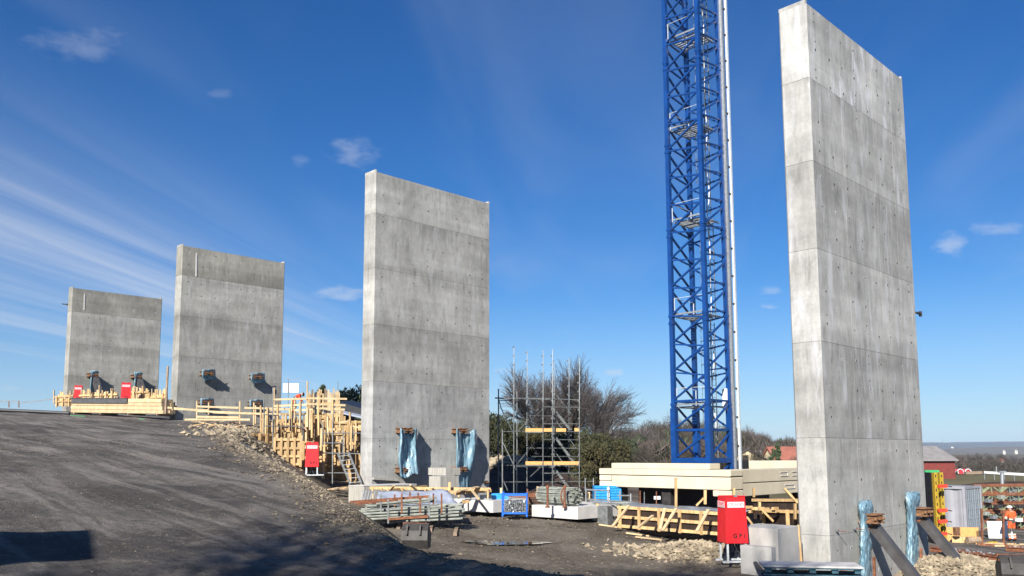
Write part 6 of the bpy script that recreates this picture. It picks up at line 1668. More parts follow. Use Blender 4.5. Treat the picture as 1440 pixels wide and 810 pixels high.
def container():
    c = at(1359, 748, 49.0); e_ = V(0.745, 0.667, 0); s_ = V(-0.667, 0.745, 0)
    zb = gz(c.x, c.y); zt = at(1345.5, 684.5, 49.0).z; h = zt - zb; c = V(c.x, c.y, 0); U = V(0, 0, 1)
    mt = M('grey_container_paint', (0.30, 0.30, 0.325), (0.25, 0.25, 0.27), scale=1.2, rough=.6)
    md = M('blue_grey_door_paint', (0.26, 0.31, 0.37), (0.18, 0.22, 0.27), scale=2.5, rough=.55)
    r = thing('shipping_container', 'grey corrugated shipping container with blue-grey doors behind the yellow beams', 'container', c + U * zb)
    # frame
    for (a, b) in ((0, 0), (2.44, 0), (0, 6.06), (2.44, 6.06)):
        MB().box(c + e_ * a + s_ * b + U * (zb + h / 2), .16, .16, h, math.atan2(e_.y, e_.x)).build('corner_post', mt, r)
    for z in (zb + .08, zt - .06):
        MB().beam(c + U * z, c + e_ * 2.44 + U * z, .12, .16).build('end_rail', mt, r); MB().beam(c + U * z, c + s_ * 6.06 + U * z, .12, .16).build('side_rail', mt, r)
    MB().obox(c + e_ * 1.22 + s_ * 3.03 + U * (zt - .05), e_ * 1.2, s_ * 3.0, U * .04).build('roof', mt, r)
    side = MB(); vs = []; k = 64
    for i in range(k + 1):
        t = i / k * 6.0 + .03; ph = (i % 8); o = 0.0 if ph < 3 else (0.06 if 4 <= ph < 7 else 0.03)
        q = c + s_ * t + e_ * (0.02 + o); vs += [q + U * (zb + .1), q + U * (zt - .1)]
    side.add(vs, [(2 * i, 2 * i + 2, 2 * i + 3, 2 * i + 1) for i in range(k)]); side.build('side_wall', mt, r)
    for d0 in (0.06, 1.25):
        dr_ = MB().obox(c + e_ * (d0 + .57) + s_ * .02 + U * (zb + h / 2), e_ * .56, s_ * .03, U * (h / 2 - .16)).build('door', md, r)
        for f in (.16, .42, .72, .98):
            MB().tube(c + e_ * (d0 + f) - s_ * .05 + U * (zb + .16), c + e_ * (d0 + f) - s_ * .05 + U * (zt - .16), .022, 6).build('lock_bar', MT['galv'], dr_)
        for z in (.3, .5, .7):
            MB().beam(c + e_ * (d0 + .05) - s_ * .03 + U * (zb + h * z), c + e_ * (d0 + 1.1) - s_ * .03 + U * (zb + h * z), .02, .07).build('door_rib', md, dr_)
    n = -e_
    p0 = c + s_ * 2.05 + n * .045 + U * (zt - .55)
    MB().obox(p0, s_ * .46, n * .004, U * .30).build('sign_plate', MT['white'], r)
    l = MB()
    for sg in (-1, 1):
        l.obox(p0 + n * .006 + s_ * (.17 * sg), s_ * .035, n * .002, U * .2); l.obox(p0 + n * .006 + U * (.17 * sg), s_ * .2, n * .002, U * .035)
    l.build('red_square_mark', MT['clamp'], r)
    p1 = c + s_ * 1.15 + n * .05 + U * (zb + h * .53); t = MB(); t.add([p1 - s_ * .16 - U * .13, p1 + s_ * .16 - U * .13, p1 + U * .17], [(0, 1, 2)]); t.build('warning_triangle', MT['yellow'], r)
container()

# chipboard box and rolls before the container
r = thing('chipboard_box', 'low open box of orange chipboard before the grey container', 'box', on(1352, 752, 43.2))
zb = r.location.z
for (u0, v0, u1, v1, Y0, Y1, hh_) in ((1329, 734, 1376, 737, 43.5, 43.2, .62),):
    a, b = at(u0, v0, Y0), at(u1, v1, Y1); a.z = b.z = zb + .36
    MB().beam(a, b, .05, .72).build('back_board', MT['osb'], r)
a, b = at(1376, 745, 43.2), at(1372, 750, 41.9); a.z = b.z = zb + .3; MB().beam(a, b, .05, .6).build('side_board', MT['osb'], r)
a, b = at(1338, 748, 42.6), at(1356, 749, 42.4); a.z = zb + .2; b.z = zb + .2; MB().beam(a, b, .2, .3).build('front_beam', MT['timber'], r)
p = at(1362, 750, 42); tag(MB().tube(V(p.x - .1, p.y, zb + .2), V(p.x + .55, p.y + .05, zb + .2), .18, 10).build('grey_roll', MT['old_timber']), 'rolled grey-brown mat lying before the chipboard box', 'roll')
p = at(1345, 744, 42.2); tag(MB().box(V(p.x, p.y, zb + .62), .26, .2, .4, .3).build('brown_sack', MT['rust_brown']), 'small brown sack standing in the chipboard box', 'sack')
p = at(1400, 767, 42); 
# white panel leaning and rusty frame stakes
p = at(1407, 758, 46.5); g0 = gz(p.x, p.y)
tag(MB().obox(V(p.x, p.y, (at(1407, 733, 46.5).z + g0) / 2), V(.62, -.08, 0), V(0, .03, 0), V(0, .05, (at(1407, 733, 46.5).z - g0) / 2)).build('white_sheet_panel', MT['white_steel']), 'white sheet panel leaning behind the rusty stake near the worker', 'panel')
for (u, vt, lb) in ((1381, 715, 'tall rusty stake left of the white panel'), (1411, 717, 'tall rusty stake in front of the white panel near the worker')):
    a = on(u, 765, 42.5); b = at(u - .5, vt, 42.5); r = thing('rusty_stake', lb, 'stake', a)
    MB().beam(a, b, .1, .08).build('stem', MT['rust'], r); MB().beam(a + V(-.4, 0, .03), a + V(.5, -.1, .05), .12, .06).build('foot', MT['rust'], r)
a, b = on(1375, 762, 41.5), on(1440, 771, 40.5)
for i, dz in enumerate((0.05,)):
    tag(MB().beam(a + V(0, 0, dz), b + V(0, 0, dz), .13, .1).build('steel_beam', MT['rust']), 'rusty beam lying on the ground before the two rusty stakes', 'steel beam')
p = on(1395, 764, 42); tag(MB().tube(p + V(-.2, 0, .08), p + V(.25, 0, .08), .08, 8).build('yellow_tube', MT['yellow']), 'short yellow tube lying between the rusty stakes', 'tube')
# timber offcuts and long rusty beams on the ground
for i in range(12):
    p = on(random.uniform(1385, 1440), 768, random.uniform(40.5, 43)); a_ = random.uniform(-.3, .3)
    tag(MB().beam(p + V(-.2, 0, .06), p + V(math.cos(a_) * .25, math.sin(a_) * .25, .06), .12, .07).build('timber_offcut', MT['timber_pale']), ('short ' if i % 2 else 'long ') + 'timber offcut on the ground by the ' + ('left rusty stake' if p.x / p.y < 0.575 else 'right rusty stake' if p.x / p.y < 0.592 else 'feet of the worker') + (', farther back' if p.y > 41.8 else ', nearer'), 'offcut', 'offcuts near the worker')
for i, (u0, v0, u1, v1, Y0, Y1) in enumerate(((1308, 769, 1425, 782, 37.5, 34.5), (1312, 768, 1415, 779, 38.2, 35.6), (1345, 771, 1445, 784, 38, 34.9), (1340, 770, 1400, 777, 37.2, 36.0), (1414, 768, 1450, 772, 39.2, 38.6))):
    a, b = on(u0, v0, Y0), on(u1, v1, Y1)
    r = thing('steel_beam', ('longest rusty beam lying along the stone pile', 'rusty beam behind the longest one by the stone pile', 'rusty beam ending at the right edge of the picture', 'short rusty beam topped with little clips', 'rusty beam on the ground right of the worker')[i], 'steel beam', a)
    U = V(0, 0, 1)
    MB().beam(a + U * .10, b + U * .10, .03, .16).build('web', MT['rust'], r); MB().beam(a + U * .02, b + U * .02, .16, .03).build('flange', MT['rust'], r); MB().beam(a + U * .19, b + U * .19, .16, .03).build('flange', MT['rust'], r)
    cl = MB()
    for k in range(5):
        q = a.lerp(b, 0.15 + k * .17); cl.box(q + U * .23, .08, .08, .05)
    cl.build('clips', MT['galv'], r)
# stacked lattice girders
def girder(a, b, h, label, mat, group):
    r = thing('lattice_girder', label, 'lattice girder', a, group)
    U = V(0, 0, 1); L = (b - a).length; n = max(4, int(L / 0.55))
    MB().beam(a, b, .09, .07).build('bottom_chord', MT['rust'], r); MB().beam(a + U * h, b + U * h, .12, .09).build('top_chord', MT['rust'], r)
    w = MB()
    for i in range(n):
        t0, t1 = i / n, (i + 1) / n
        w.beam(a.lerp(b, t0) + U * (.03 if i % 2 else h), a.lerp(b, t1) + U * (h if i % 2 else .03), .045, .045)
        w.beam(a.lerp(b, t0), a.lerp(b, t0) + U * h, .04, .04)
    w.build('web_bars', mat, r)
GRN = M('olive_green_girder_paint', (0.24, 0.27, 0.16), (0.17, 0.19, 0.11), scale=6, rough=.6, island=.3)
p0 = on(1372, 735, 52.5); 
for lay in range(5):
    for k in range(3):
        a = on(1372, 735, 50.6 + k * 1.2); a.z = p0.z + .08 + lay * .52; b = a + V(4.6, .6, 0)
        girder(a, b, .42, f'lattice girder in the {("bottom", "second", "third", "fourth", "top")[lay]} layer of the rusty stack, {("front", "middle", "rear")[k]} row', GRN, 'stacked lattice girders behind the worker')
p = at(1428, 690, 51.5); r = thing('glass_pack', 'pack of pale glassy sheets on top of the girder stack', 'sheet pack', p)
for i in range(4): MB().obox(at(1427, 695, 51.2 + i * .12), V(.42, 0, 0), V(0, .02, 0), V(0, 0, .38)).build('sheet', MT['galv'], r)
for i, (u, v) in enumerate(((1390, 704), (1403, 712), (1418, 728), (1386, 722), (1397, 727), (1434, 712), (1432, 731), (1408, 699))):
    p = at(u, v, 50.3)
    tag(MB().box(p, .34, .3, .2, .2).build('fittings_box', MT[('galv', 'darksteel', 'white_steel', 'pipe')[i % 4]]), ('grey', 'dark', 'white', 'dull green')[i % 4] + ' box of fittings in the girder stack, ' + ('left of' if u < 1400 else 'just above' if u < 1425 else 'right of') + ' the worker' + (', high up' if v < 715 else ', low down'), 'box', 'boxes in the girder stack')

# ------------------------------------------------------------------ trees
def twig_material(name, c1, c2): return M(name, c1, c2, scale=0.6, rough=.9, island=.35)
BARK = M('grey_brown_bark', (0.13, 0.105, 0.085), (0.075, 0.062, 0.05), scale=3, rough=.95, objrand=.15)
BIRCH = M('birch_bark', (0.52, 0.50, 0.47), (0.26, 0.24, 0.22), scale=4, rough=.9)
TWIG = twig_material('bare_twigs', (0.12, 0.09, 0.072), (0.075, 0.058, 0.048))
TWIG_RED = twig_material('birch_twigs', (0.110, 0.095, 0.092), (0.068, 0.058, 0.057))
LEAF_DARK = twig_material('dark_evergreen_needles', (0.034, 0.038, 0.016), (0.052, 0.054, 0.022))
LEAF_YELL = twig_material('olive_evergreen_needles', (0.072, 0.062, 0.024), (0.044, 0.044, 0.019))
PINE = twig_material('pine_needles', (0.040, 0.062, 0.028), (0.062, 0.085, 0.038))

def bare_tree(name, label, base, H, spread, trunk_mat, twig_mat, seed, levels=5, lean=V(0, 0, 0), trunk_r=0.16, wisp=1.0, droop=0.0, group=None, minz=0.22):
    rr = random.Random(seed)
    r = thing(name, label, 'tree', base, group)
    tk, tw = MB(), MB()
    def grow(p, d, L, rad, lev):
        n = 3; q = p; dd = d
        for i in range(n):
            nd = (dd + V(rr.uniform(-1, 1), rr.uniform(-1, 1), rr.uniform(-.5, .8)) * 0.16 + lean * 0.03 - V(0, 0, droop * (lev > 1) * 0.06 * lev)).normalized()
            e = q + nd * (L / n); r1 = rad * (1 - 0.28 * (i + 1) / n); r0 = rad * (1 - 0.28 * i / n)
            (tk if lev < 3 else tw).tube(q, e, max(r0, .009), 5 if lev < 2 else 3, max(r1, .007), caps=False)
            q, dd = e, nd
            if lev < levels and (lev > 0 or i > 0):
                for _ in range(2 if lev < 4 else 1):
                    a = rr.uniform(0, 6.28); perp = dd.orthogonal().normalized(); perp = perp * math.cos(a) + dd.cross(perp) * math.sin(a)
                    cd = (dd * rr.uniform(.5, .9) + perp * spread * rr.uniform(.5, 1.0)).normalized()
                    grow(q, cd, L * rr.uniform(.50, .74), rad * .50, lev + 1)
        if lev < levels: grow(q, dd, L * .72, rad * .62, lev + 1)
    grow(V(*base), (V(0, 0, 1) + lean * .25).normalized(), H * 0.36, trunk_r, 0)
    tk.build('trunk', trunk_mat, r); tag(tw.build('crown', twig_mat, r), kind=None)
    return r
bz = lambda u, Y: on(u, 640, Y)
BG = 'bare birches behind the scaffold'
bare_tree('birch_tree', 'bare many-twigged birch behind the left half of the scaffold tower', bz(766, 72), 10.0, .36, BARK, TWIG_RED, 4, 5, trunk_r=.15, droop=.15, group=BG)
bare_tree('birch_tree', 'tallest bare birch rising behind the right bay of the scaffold tower', bz(797, 74), 11.2, .36, BARK, TWIG_RED, 9, 5, trunk_r=.17, droop=.15, group=BG)
bare_tree('birch_tree', 'bare birch between the tallest one and the white-stemmed one', bz(781, 77), 10.6, .40, BARK, TWIG_RED, 33, 5, trunk_r=.15, droop=.15, group=BG)
bare_tree('birch_tree', 'white-stemmed birch leaning right with windblown twigs', bz(824, 70), 8.8, .42, BIRCH, TWIG_RED, 15, 5, lean=V(0.55, 0, 0), trunk_r=.11, droop=.1, group=BG)
bare_tree('birch_tree', 'small pale birch at the left behind the scaffold deck', bz(712, 78), 5.6, .5, BIRCH, TWIG_RED, 22, 4, trunk_r=.08, group=BG)

def leafy(name, label, base, H, R, mat, seed, n=5200, size=.16, cone=0.0, group=None, cat='tree', trunk=True, up=0.0):
    """evergreen crown made of many small upright sprays gathered in clumps, on a trunk with limbs"""
    rr = np.random.default_rng(seed); r = thing(name, label, cat, base, group)
    ncl = 46
    cz = rr.random(ncl) ** 0.9; th = rr.random(ncl) * 6.283
    rad = (np.sqrt(rr.random(ncl)) * 0.95) * R * np.where(cone > 0, (1 - cz * cone), np.sqrt(np.clip(1 - (cz * 1.7 - .75) ** 2 * .8, .1, 1)))
    cx, cy, czz = rad * np.cos(th), rad * np.sin(th), H * (0.06 + 0.90 * cz)
    cr = R * (0.20 + 0.16 * rr.random(ncl)) * (1 - cone * cz * .5)
    vs, fs = [], []
    pick = rr.integers(0, ncl, n); dv = rr.normal(size=(n, 3)); dv /= np.linalg.norm(dv, axis=1)[:, None]
    rad2 = cr[pick] * (0.35 + 0.75 * rr.random(n) ** .6)
    P = np.stack([cx[pick], cy[pick], czz[pick]], 1) + dv * rad2[:, None] * np.array([1, 1, 1.15])
    P[:, 2] = np.maximum(P[:, 2], 0.05)
    a = rr.normal(size=(n, 3)); a[:, 2] += 1.2 + up * 2; a /= np.linalg.norm(a, axis=1)[:, None]
    b = np.cross(a, rr.normal(size=(n, 3))); b /= np.linalg.norm(b, axis=1)[:, None]
    s = size * (0.6 + 0.9 * rr.random(n))[:, None]
    q0, q1, q2, q3 = P - a * s, P + b * s * .42, P + a * s * 1.2, P - b * s * .42
    vv = np.stack([q0, q1, q2, q3], 1).reshape(-1, 3) + np.array(base)[None, :]
    mb = MB(); mb.v = [tuple(x) for x in vv]; mb.f = [(4 * i, 4 * i + 1, 4 * i + 2, 4 * i + 3) for i in range(n)]; mb.mi = [0] * n
    mb.build('crown', mat, r)
    if trunk:
        tk = MB(); b0 = V(*base); tk.tube(b0 - V(0, 0, .3), b0 + V(0, 0, H * .85), .035 * H * .5 + .05, 7, .03, caps=False)
        for i in range(0, ncl, 3):
            c = b0 + V(cx[i], cy[i], czz[i]); tk.tube(b0 + V(0, 0, czz[i] * .7), c, .05, 4, .015, caps=False)
        tk.build('trunk', BARK, r)
    return r
for (u, Y, vt, R_, lb) in ((1331, 218, 647, 2.4, 'brown bare bush in front of the right end of the barn'), (1343, 222, 645, 2.4, 'second brown bush at the right end of the barn'), (1353, 226, 650, 1.6, 'small tan bush right of the barn')):
    p = at(u, 660, Y); p.z = gz(p.x, p.y); leafy('bare_bush', lb, p, at(u, vt, Y).z - p.z, R_, TWIG, 500 + u, 3000, .13, cat='bush')
GE = 'evergreen trees behind the yard'
k_ = 0
ev = [(700, 64, 583, 1.6, 'D', 'dark evergreen at the right edge of the middle pier'), (722, 68, 592, 1.8, 'D', 'dark evergreen behind the left bay of the scaffold'), (748, 66, 604, 1.8, 'Y', 'olive evergreen low behind the scaffold middle'), (775, 69, 606, 1.9, 'D', 'dark evergreen behind the scaffold stair'), (800, 65, 604, 1.8, 'Y', 'olive evergreen behind the right bay of the scaffold'), (826, 63, 603, 1.8, 'D', 'dark evergreen just right of the scaffold tower'), (850, 66, 612, 1.9, 'Y', 'olive evergreen left of the cream beams'), (868, 70, 616, 1.9, 'D', 'dark evergreen reaching behind the cream beam end'), (838, 60, 622, 1.5, 'Y', 'front olive evergreen above the blue crates')]
for (u, Y, H, R_, m, lb) in ev:
    leafy('evergreen_tree', lb, bz(u, Y), (at(u, H, Y).z - bz(u, Y).z) * .93, R_, LEAF_DARK if m == 'D' else LEAF_YELL, 100 + k_, 9000, .085, group=GE); k_ += 1
# darker trees over the bank left of the middle pier
for (u, Y, H, R_, lb) in ((497, 74, 550, 1.4, 'dark round tree showing above the boards left of the middle pier'), (483, 82, 554, 1.3, 'dark tree top behind the highest board crown'), (452, 86, 541, .5, 'small dark treetop poking over the board crown'), (510, 76, 545, 1.6, 'dark tree mostly hidden by the middle pier')):
    p = at(u, 575, Y); leafy('dark_tree', lb, V(p.x, p.y, min(gz(p.x, p.y), p.z)), at(u, H, Y).z - min(gz(p.x, p.y), p.z), R_, PINE, 200 + int(u), 2000, .13, group='dark trees above the pit')
# earth bank between the middle pier and the highest boards with pale sheet
p = at(497, 583, 60); tag(MB().obox(at(492, 579, 58) + V(0, 0, -.05), V(1.5, -.3, -.35), V(0.3, 1.2, 0.1), V(0, 0, .05)).build('pale_sheet', MT['tarp']), 'pale sheet lying over the bank top left of the middle pier', 'sheet')
p = at(505, 574, 59); tag(MB().obox(p, V(1.0, -.2, -.3), V(.3, 1.2, .1), V(0, 0, .22)).build('black_sheet', MT['black']), 'black sheet on the bank top beside the middle pier', 'sheet')

# wood of bare broadleaf trees beyond the site: four trees, copied
def far_tree_proto(seed, H, R, mat, n=850, evergreen=False):
    rr = np.random.default_rng(seed); o0 = V(0, 0, 0)
    r = thing('woodland_tree', 'bare tree', 'tree', o0, 'bare trees of the wood beyond the site')
    ncl = 22
    th = rr.random(ncl) * 6.283; cz = rr.random(ncl); rd = np.sqrt(rr.random(ncl)) * R * np.sqrt(np.clip(1 - (cz * 1.6 - .7) ** 2, .15, 1))
    C = np.stack([rd * np.cos(th), rd * np.sin(th), H * (.28 + .66 * cz)], 1)
    pick = rr.integers(0, ncl, n); dv = rr.normal(size=(n, 3)); dv /= np.linalg.norm(dv, axis=1)[:, None]
    rad = R * .42 * rr.random(n) ** .5
    P = C[pick] + dv * rad[:, None]
    out = P - np.array([0, 0, H * .3]); out /= np.linalg.norm(out, axis=1)[:, None]
    a = out + .55 * rr.normal(size=(n, 3)); a /= np.linalg.norm(a, axis=1)[:, None]
    b = np.cross(a, rr.normal(size=(n, 3))); b /= np.linalg.norm(b, axis=1)[:, None]
    s = (.9 + .9 * rr.random(n))[:, None] * H / 13; w = s * (.28 if evergreen else .06)
    vv = np.stack([P - a * s * .5, P + b * w, P + a * s], 1).reshape(-1, 3)
    mb = MB(); mb.v = [tuple(x) for x in vv]; mb.f = [(3 * i, 3 * i + 1, 3 * i + 2) for i in range(n)]; mb.mi = [0] * n
    mb.build('crown', mat, r)
    tk = MB(); tk.tube(V(0, 0, -.5), V(0, 0, H * .5), .24, 5, .14, caps=False)
    for i in range(ncl):
        c = V(*C[i]); tk.tube(V(0, 0, H * (.2 + .3 * cz[i])), c, .09, 3, .03, caps=False)
    tk.build('trunk', BARK, r)
    return r
TWIG_G = twig_material('far_grey_twigs', (0.095, 0.078, 0.062), (0.06, 0.049, 0.040))
TWIG_O = twig_material('far_olive_twigs', (0.070, 0.058, 0.042), (0.045, 0.038, 0.028))
protos = [far_tree_proto(31, 12, 4.4, TWIG_G, 2600), far_tree_proto(32, 11, 4.8, TWIG_O, 2400), far_tree_proto(33, 13, 4.2, TWIG, 2600), far_tree_proto(34, 10, 3.8, TWIG_RED, 2200), far_tree_proto(35, 9, 3.0, PINE, 1000, True)]
used = [False] * 5
def plant(i, p, rz, sc, label, group):
    r = copy_thing(protos[i], p, rz, label, group, (sc, sc, sc))
    return r
prof = [(856, 612), (872, 604), (893, 602), (915, 599), (935, 594), (960, 594), (985, 598), (1005, 604), (1030, 606), (1050, 607), (1070, 611), (1090, 618), (1108, 616), (1130, 622)]
def top_v(u):
    for (a, va), (b, vb) in zip(prof[:-1], prof[1:]):
        if a <= u <= b: return va + (vb - va) * (u - a) / (b - a)
    return prof[0][1] if u < prof[0][0] else prof[-1][1]
rr = random.Random(77)
WOODS = 'bare trees of the wood beyond the site'
Hs = [12, 11, 13, 10, 9]
for row, (Y, cnt, dv) in enumerate(((178, 34, 0), (160, 30, 8), (140, 24, 17), (122, 16, 26))):
    for i in range(cnt):
        u = 845 + (1150 - 845) * (i + rr.random()) / cnt
        Yt = Y + rr.uniform(-8, 8); p = bz(u, Yt)
        zt = at(u, top_v(u) + dv + rr.uniform(-3, 5), Yt).z
        k = rr.choice((0, 1, 2, 3)) if rr.random() > .10 else 4
        plant(k, p, rr.uniform(0, 6.28), max(.25, (zt - p.z) / Hs[k]), (('grey bare tree', 'olive-tinged bare tree', 'tall brown bare tree', 'small dark-twigged bare tree', 'dark pine')[k] + ' in the ' + ('rear', 'second', 'third', 'front')[row] + ' rank of the wood, ' + ('left of the crane' if u < 935 else 'behind the crane' if u < 1035 else 'right of the crane')), WOODS if k < 4 else 'pines in the wood beyond the site')
for (u, vt, Y) in ((882, 611, 118), (1093, 622, 112), (1087, 630, 108)):
    p = bz(u, Y); leafy('spruce_tree' if u > 1000 else 'pine_tree', {882: 'green pine at the left of the wood, right of the birches', 1093: 'dark spruce between the cream gable and the red roof', 1087: 'lower dark spruce beside the taller one by the red roof'}[u], p, at(u, vt, Y).z - p.z, 1.5 if u < 1000 else 1.1, PINE, 300 + u, 2200, .16, cone=.85 if u > 1000 else 0)
# wood at the right beyond the field
for row, (Y, cnt, vt0, vt1) in enumerate(((430, 22, 641, 636), (360, 20, 646, 642), (300, 14, 653, 650))):
    for i in range(cnt):
        u = 1285 + (1465 - 1285) * (i + rr.random()) / cnt
        if row > 1 and u < 1345: continue
        Yt = Y + rr.uniform(-20, 20); p = at(u, 640, Yt); p.z = gz(p.x, p.y)
        zt = at(u, vt0 + rr.uniform(-3, 4), Yt).z; k = rr.choice((0, 1, 2, 3))
        plant(k, p, rr.uniform(0, 6.28), max(.3, (zt - p.z) / Hs[k]), ('grey bare tree', 'olive-tinged bare tree', 'tall brown bare tree', 'small dark-twigged bare tree')[k] + ' in the ' + ('rear', 'middle', 'front')[row] + ' rank beyond the right-hand field, ' + ('by the barn' if u < 1370 else 'right of the barn'), 'bare trees beyond the field at the right')
def undergrowth(name, u0, u1, Ya, Yb, hmin, hmax, n, mat, size, vt=None):
    mb = MB(); rq = random.Random(len(name) + n); uu = [rq.uniform(u0, u1) for _ in range(n)]; yy = [rq.uniform(Ya, Yb) for _ in range(n)]
    P = [at(u_, 640, y_) for u_, y_ in zip(uu, yy)]; zg = ground_np(np.array([p.x for p in P]), np.array([p.y for p in P]))
    for p, z in zip(P, zg):
        lim = (hmin + (hmax - hmin) * (0.5 + 0.5 * noise.noise((p.x * .12, p.y * .12, 4)))) ; h = rq.random() ** .7 * lim
        c = V(p.x, p.y, z + h); a_ = V(rq.gauss(0, .9), rq.gauss(0, .9), 1).normalized(); b_ = a_.cross(V(rq.gauss(0, 1), rq.gauss(0, 1), rq.gauss(0, 1))).normalized(); sz = size * rq.uniform(.6, 1.5)
        mb.add([c - a_ * sz * .5, c + b_ * sz * .07, c + a_ * sz, c - b_ * sz * .05], [(0, 1, 2, 3)])
    tag(mb.build(name, mat), kind='stuff')
undergrowth('undergrowth', 840, 1150, 118, 176, 4.0, 8.5, 30000, TWIG_G, 1.0)
undergrowth('undergrowth', 840, 1150, 112, 150, 2.0, 5.0, 16000, TWIG_O, 0.8)
undergrowth('undergrowth', 1290, 1470, 260, 420, 1.5, 4.0, 14000, TWIG_O, 1.2)
for q in protos:
    for ch in list(q.children): bpy.data.objects.remove(ch)
    bpy.data.objects.remove(q)

# far countryside: wooded plain and low blue hills, each a real ridge
def ridge(name, Y, amp, base_z, u0, u1, prof_fn, mat, depth, seed, step=4):
    xs = np.arange((u0 - CX) / F_PX * Y, (u1 - CX) / F_PX * Y, step)
    mb = MB(); n = len(xs); rows = 5; vs = []
    for j in range(rows):
        t = j / (rows - 1)
        for x in xs:
            h = prof_fn(x / Y * F_PX + CX)
            zt = at(x / Y * F_PX + CX, h, Y).z + amp * noise.fractal(Vector((x * .012, j * 1.3, seed)), 1.0, 2.0, 5)
            vs.append((x, Y - depth * (1 - t) * 1.0 + (depth * .3 if t == 1 else 0), base_z + (zt - base_z) * (math.sin(t * math.pi / 2) ** .8)))
    vs += [(x, Y + depth, base_z) for x in xs]
    mb.add(vs, [(j * n + i, j * n + i + 1, (j + 1) * n + i + 1, (j + 1) * n + i) for j in range(rows) for i in range(n - 1)])
    return tag(mb.build(name, mat), kind='structure')
HILL = M('far_wooded_hill', (0.050, 0.055, 0.050), (0.095, 0.085, 0.070), scale=.010, rough=1, detail=8)
MIDW = M('mid_distance_wood', (0.090, 0.072, 0.050), (0.14, 0.118, 0.082), scale=.035, rough=1, detail=8, c3=(0.06, 0.065, 0.04), p3=.8)
def h1(u): return 623.5 - 2.6 * math.exp(-((u - 1410) / 60) ** 2) - 1.5 * math.exp(-((u - 1250) / 90) ** 2) + (3 if u < 1120 else 0)
ridge('hills', 5200, 5, -30, -900, 2400, h1, HILL, 1500, 3, 25)
ridge('hills', 2600, 6, -25, -600, 2200, lambda u: 631 + 2 * math.sin(u * .03), MIDW, 800, 8, 14)
ridge('far_woodland', 900, 1.6, -15, -300, 2000, lambda u: 640 + 1.5 * math.sin(u * .05 + 2), MIDW, 260, 5, 3)

# ------------------------------------------------------------------ buildings beyond
def gable_house(name, label, cat, c, L, Wd, hw, hr, yaw, wall, roof, gable_mat=None, windows=()):
    r = thing(name, label, cat, c); ca, sa = math.cos(yaw), math.sin(yaw); X_, Y_ = V(ca, sa, 0), V(-sa, ca, 0); U = V(0, 0, 1); c = V(*c)
    def q(a, b, z): return c + X_ * (a * L / 2) + Y_ * (b * Wd / 2) + U * z
    MB().add([q(-1, -1, -1), q(1, -1, -1), q(1, 1, -1), q(-1, 1, -1), q(-1, -1, hw), q(1, -1, hw), q(1, 1, hw), q(-1, 1, hw)], [(0, 1, 5, 4), (1, 2, 6, 5), (2, 3, 7, 6), (3, 0, 4, 7)]).build('wall', wall, r)
    for s in (-1, 1): MB().add([q(s, -1, hw), q(s, 1, hw), q(s, 0, hw + hr * .96)], [(0, 1, 2)]).build('gable', gable_mat or wall, r)
    for s in (-1, 1):
        vs = [q(-1.05, s * 1.10, hw - hr * .10), q(1.05, s * 1.10, hw - hr * .10), q(1.05, 0, hw + hr), q(-1.05, 0, hw + hr)]; vs += [v_ + U * .25 for v_ in vs]
        MB().add(vs, [(0, 1, 2, 3), (4, 5, 6, 7), (0, 1, 5, 4), (1, 2, 6, 5), (2, 3, 7, 6), (3, 0, 4, 7)]).build('roof_slope', roof, r)
    for (side, t, z, w, h) in windows:
        if side == 'g': p_ = q(-1, t, z) - X_ * .05; ax_ = Y_
        elif side == 'h': p_ = q(1, t, z) + X_ * .05; ax_ = Y_
        else: p_ = q(t, -1, z) - Y_ * .05; ax_ = X_
        MB().beam(p_ - ax_ * w / 2, p_ + ax_ * w / 2, .1, h).build('window', MT['black'], r)
    return r
RED_W = M('red_barn_boards', (0.20, 0.038, 0.030), (0.15, 0.03, 0.025), scale=1.5, rough=.9)
GREY_R = M('grey_sheet_roof', (0.26, 0.24, 0.23), (0.20, 0.19, 0.18), scale=.8, rough=.8)
RED_R = M('red_tile_roof', (0.33, 0.12, 0.08), (0.24, 0.085, 0.06), scale=1.2, rough=.85)
CREAM = M('cream_house_wall', (0.62, 0.52, 0.33), (0.54, 0.45, 0.28), scale=2, rough=.9)
Yb = 170; zr = at(1320, 628.5, Yb).z; ze = at(1320, 646.5, Yb).z; pb = at(1296, 650, Yb)
gable_house('red_barn', 'long red barn with grey roof beyond the right edge of the nearest pier', 'barn', V(pb.x - 1, pb.y + 8, min(gz(pb.x, pb.y), ze - 3)), 16, 14, ze - min(gz(pb.x, pb.y), ze - 3), zr - ze, math.radians(4), RED_W, GREY_R)
ph = at(1047, 647, 120); gh = ph.z
gable_house('cream_house', 'cream gabled house between the crane and the nearest pier', 'house', V(ph.x, ph.y, gh - 3), 9, 5.6, 2.8, at(1047, 634.5, 120).z - gh + .3, math.radians(80), CREAM, M('dark_house_roof', (0.05, 0.045, 0.042), (0.07, 0.06, 0.055), scale=2), None, (('g', .1, 3.3, .7, .8), ('g', -.4, 1.6, .7, .9)))
ph = at(1100, 650, 118)
gable_house('red_roof_house', 'house with red tiled roof just left of the nearest pier', 'house', V(ph.x + 2, ph.y, ph.z - 3), 8.5, 6, 2.3, at(1100, 633.5, 118).z - ph.z + 1.0, math.radians(12), CREAM, RED_R)
ph = at(1075, 645, 121); gable_house('small_house', 'small pale house roof showing between the cream gable and the spruces', 'house', V(ph.x, ph.y, ph.z - 3.5), 4, 3, 3, 1.4, math.radians(30), M('white_house_wall', (0.7, 0.68, 0.62), (0.6, 0.58, 0.52), scale=2), GREY_R)
# chimney-red roof farther back
p = at(1061, 635, 150); tag(MB().box(p, 3.0, 3, 1.8, .4).build('brick_chimney_house', RED_R), 'small red block of a house among the trees behind the cream gable', 'house')
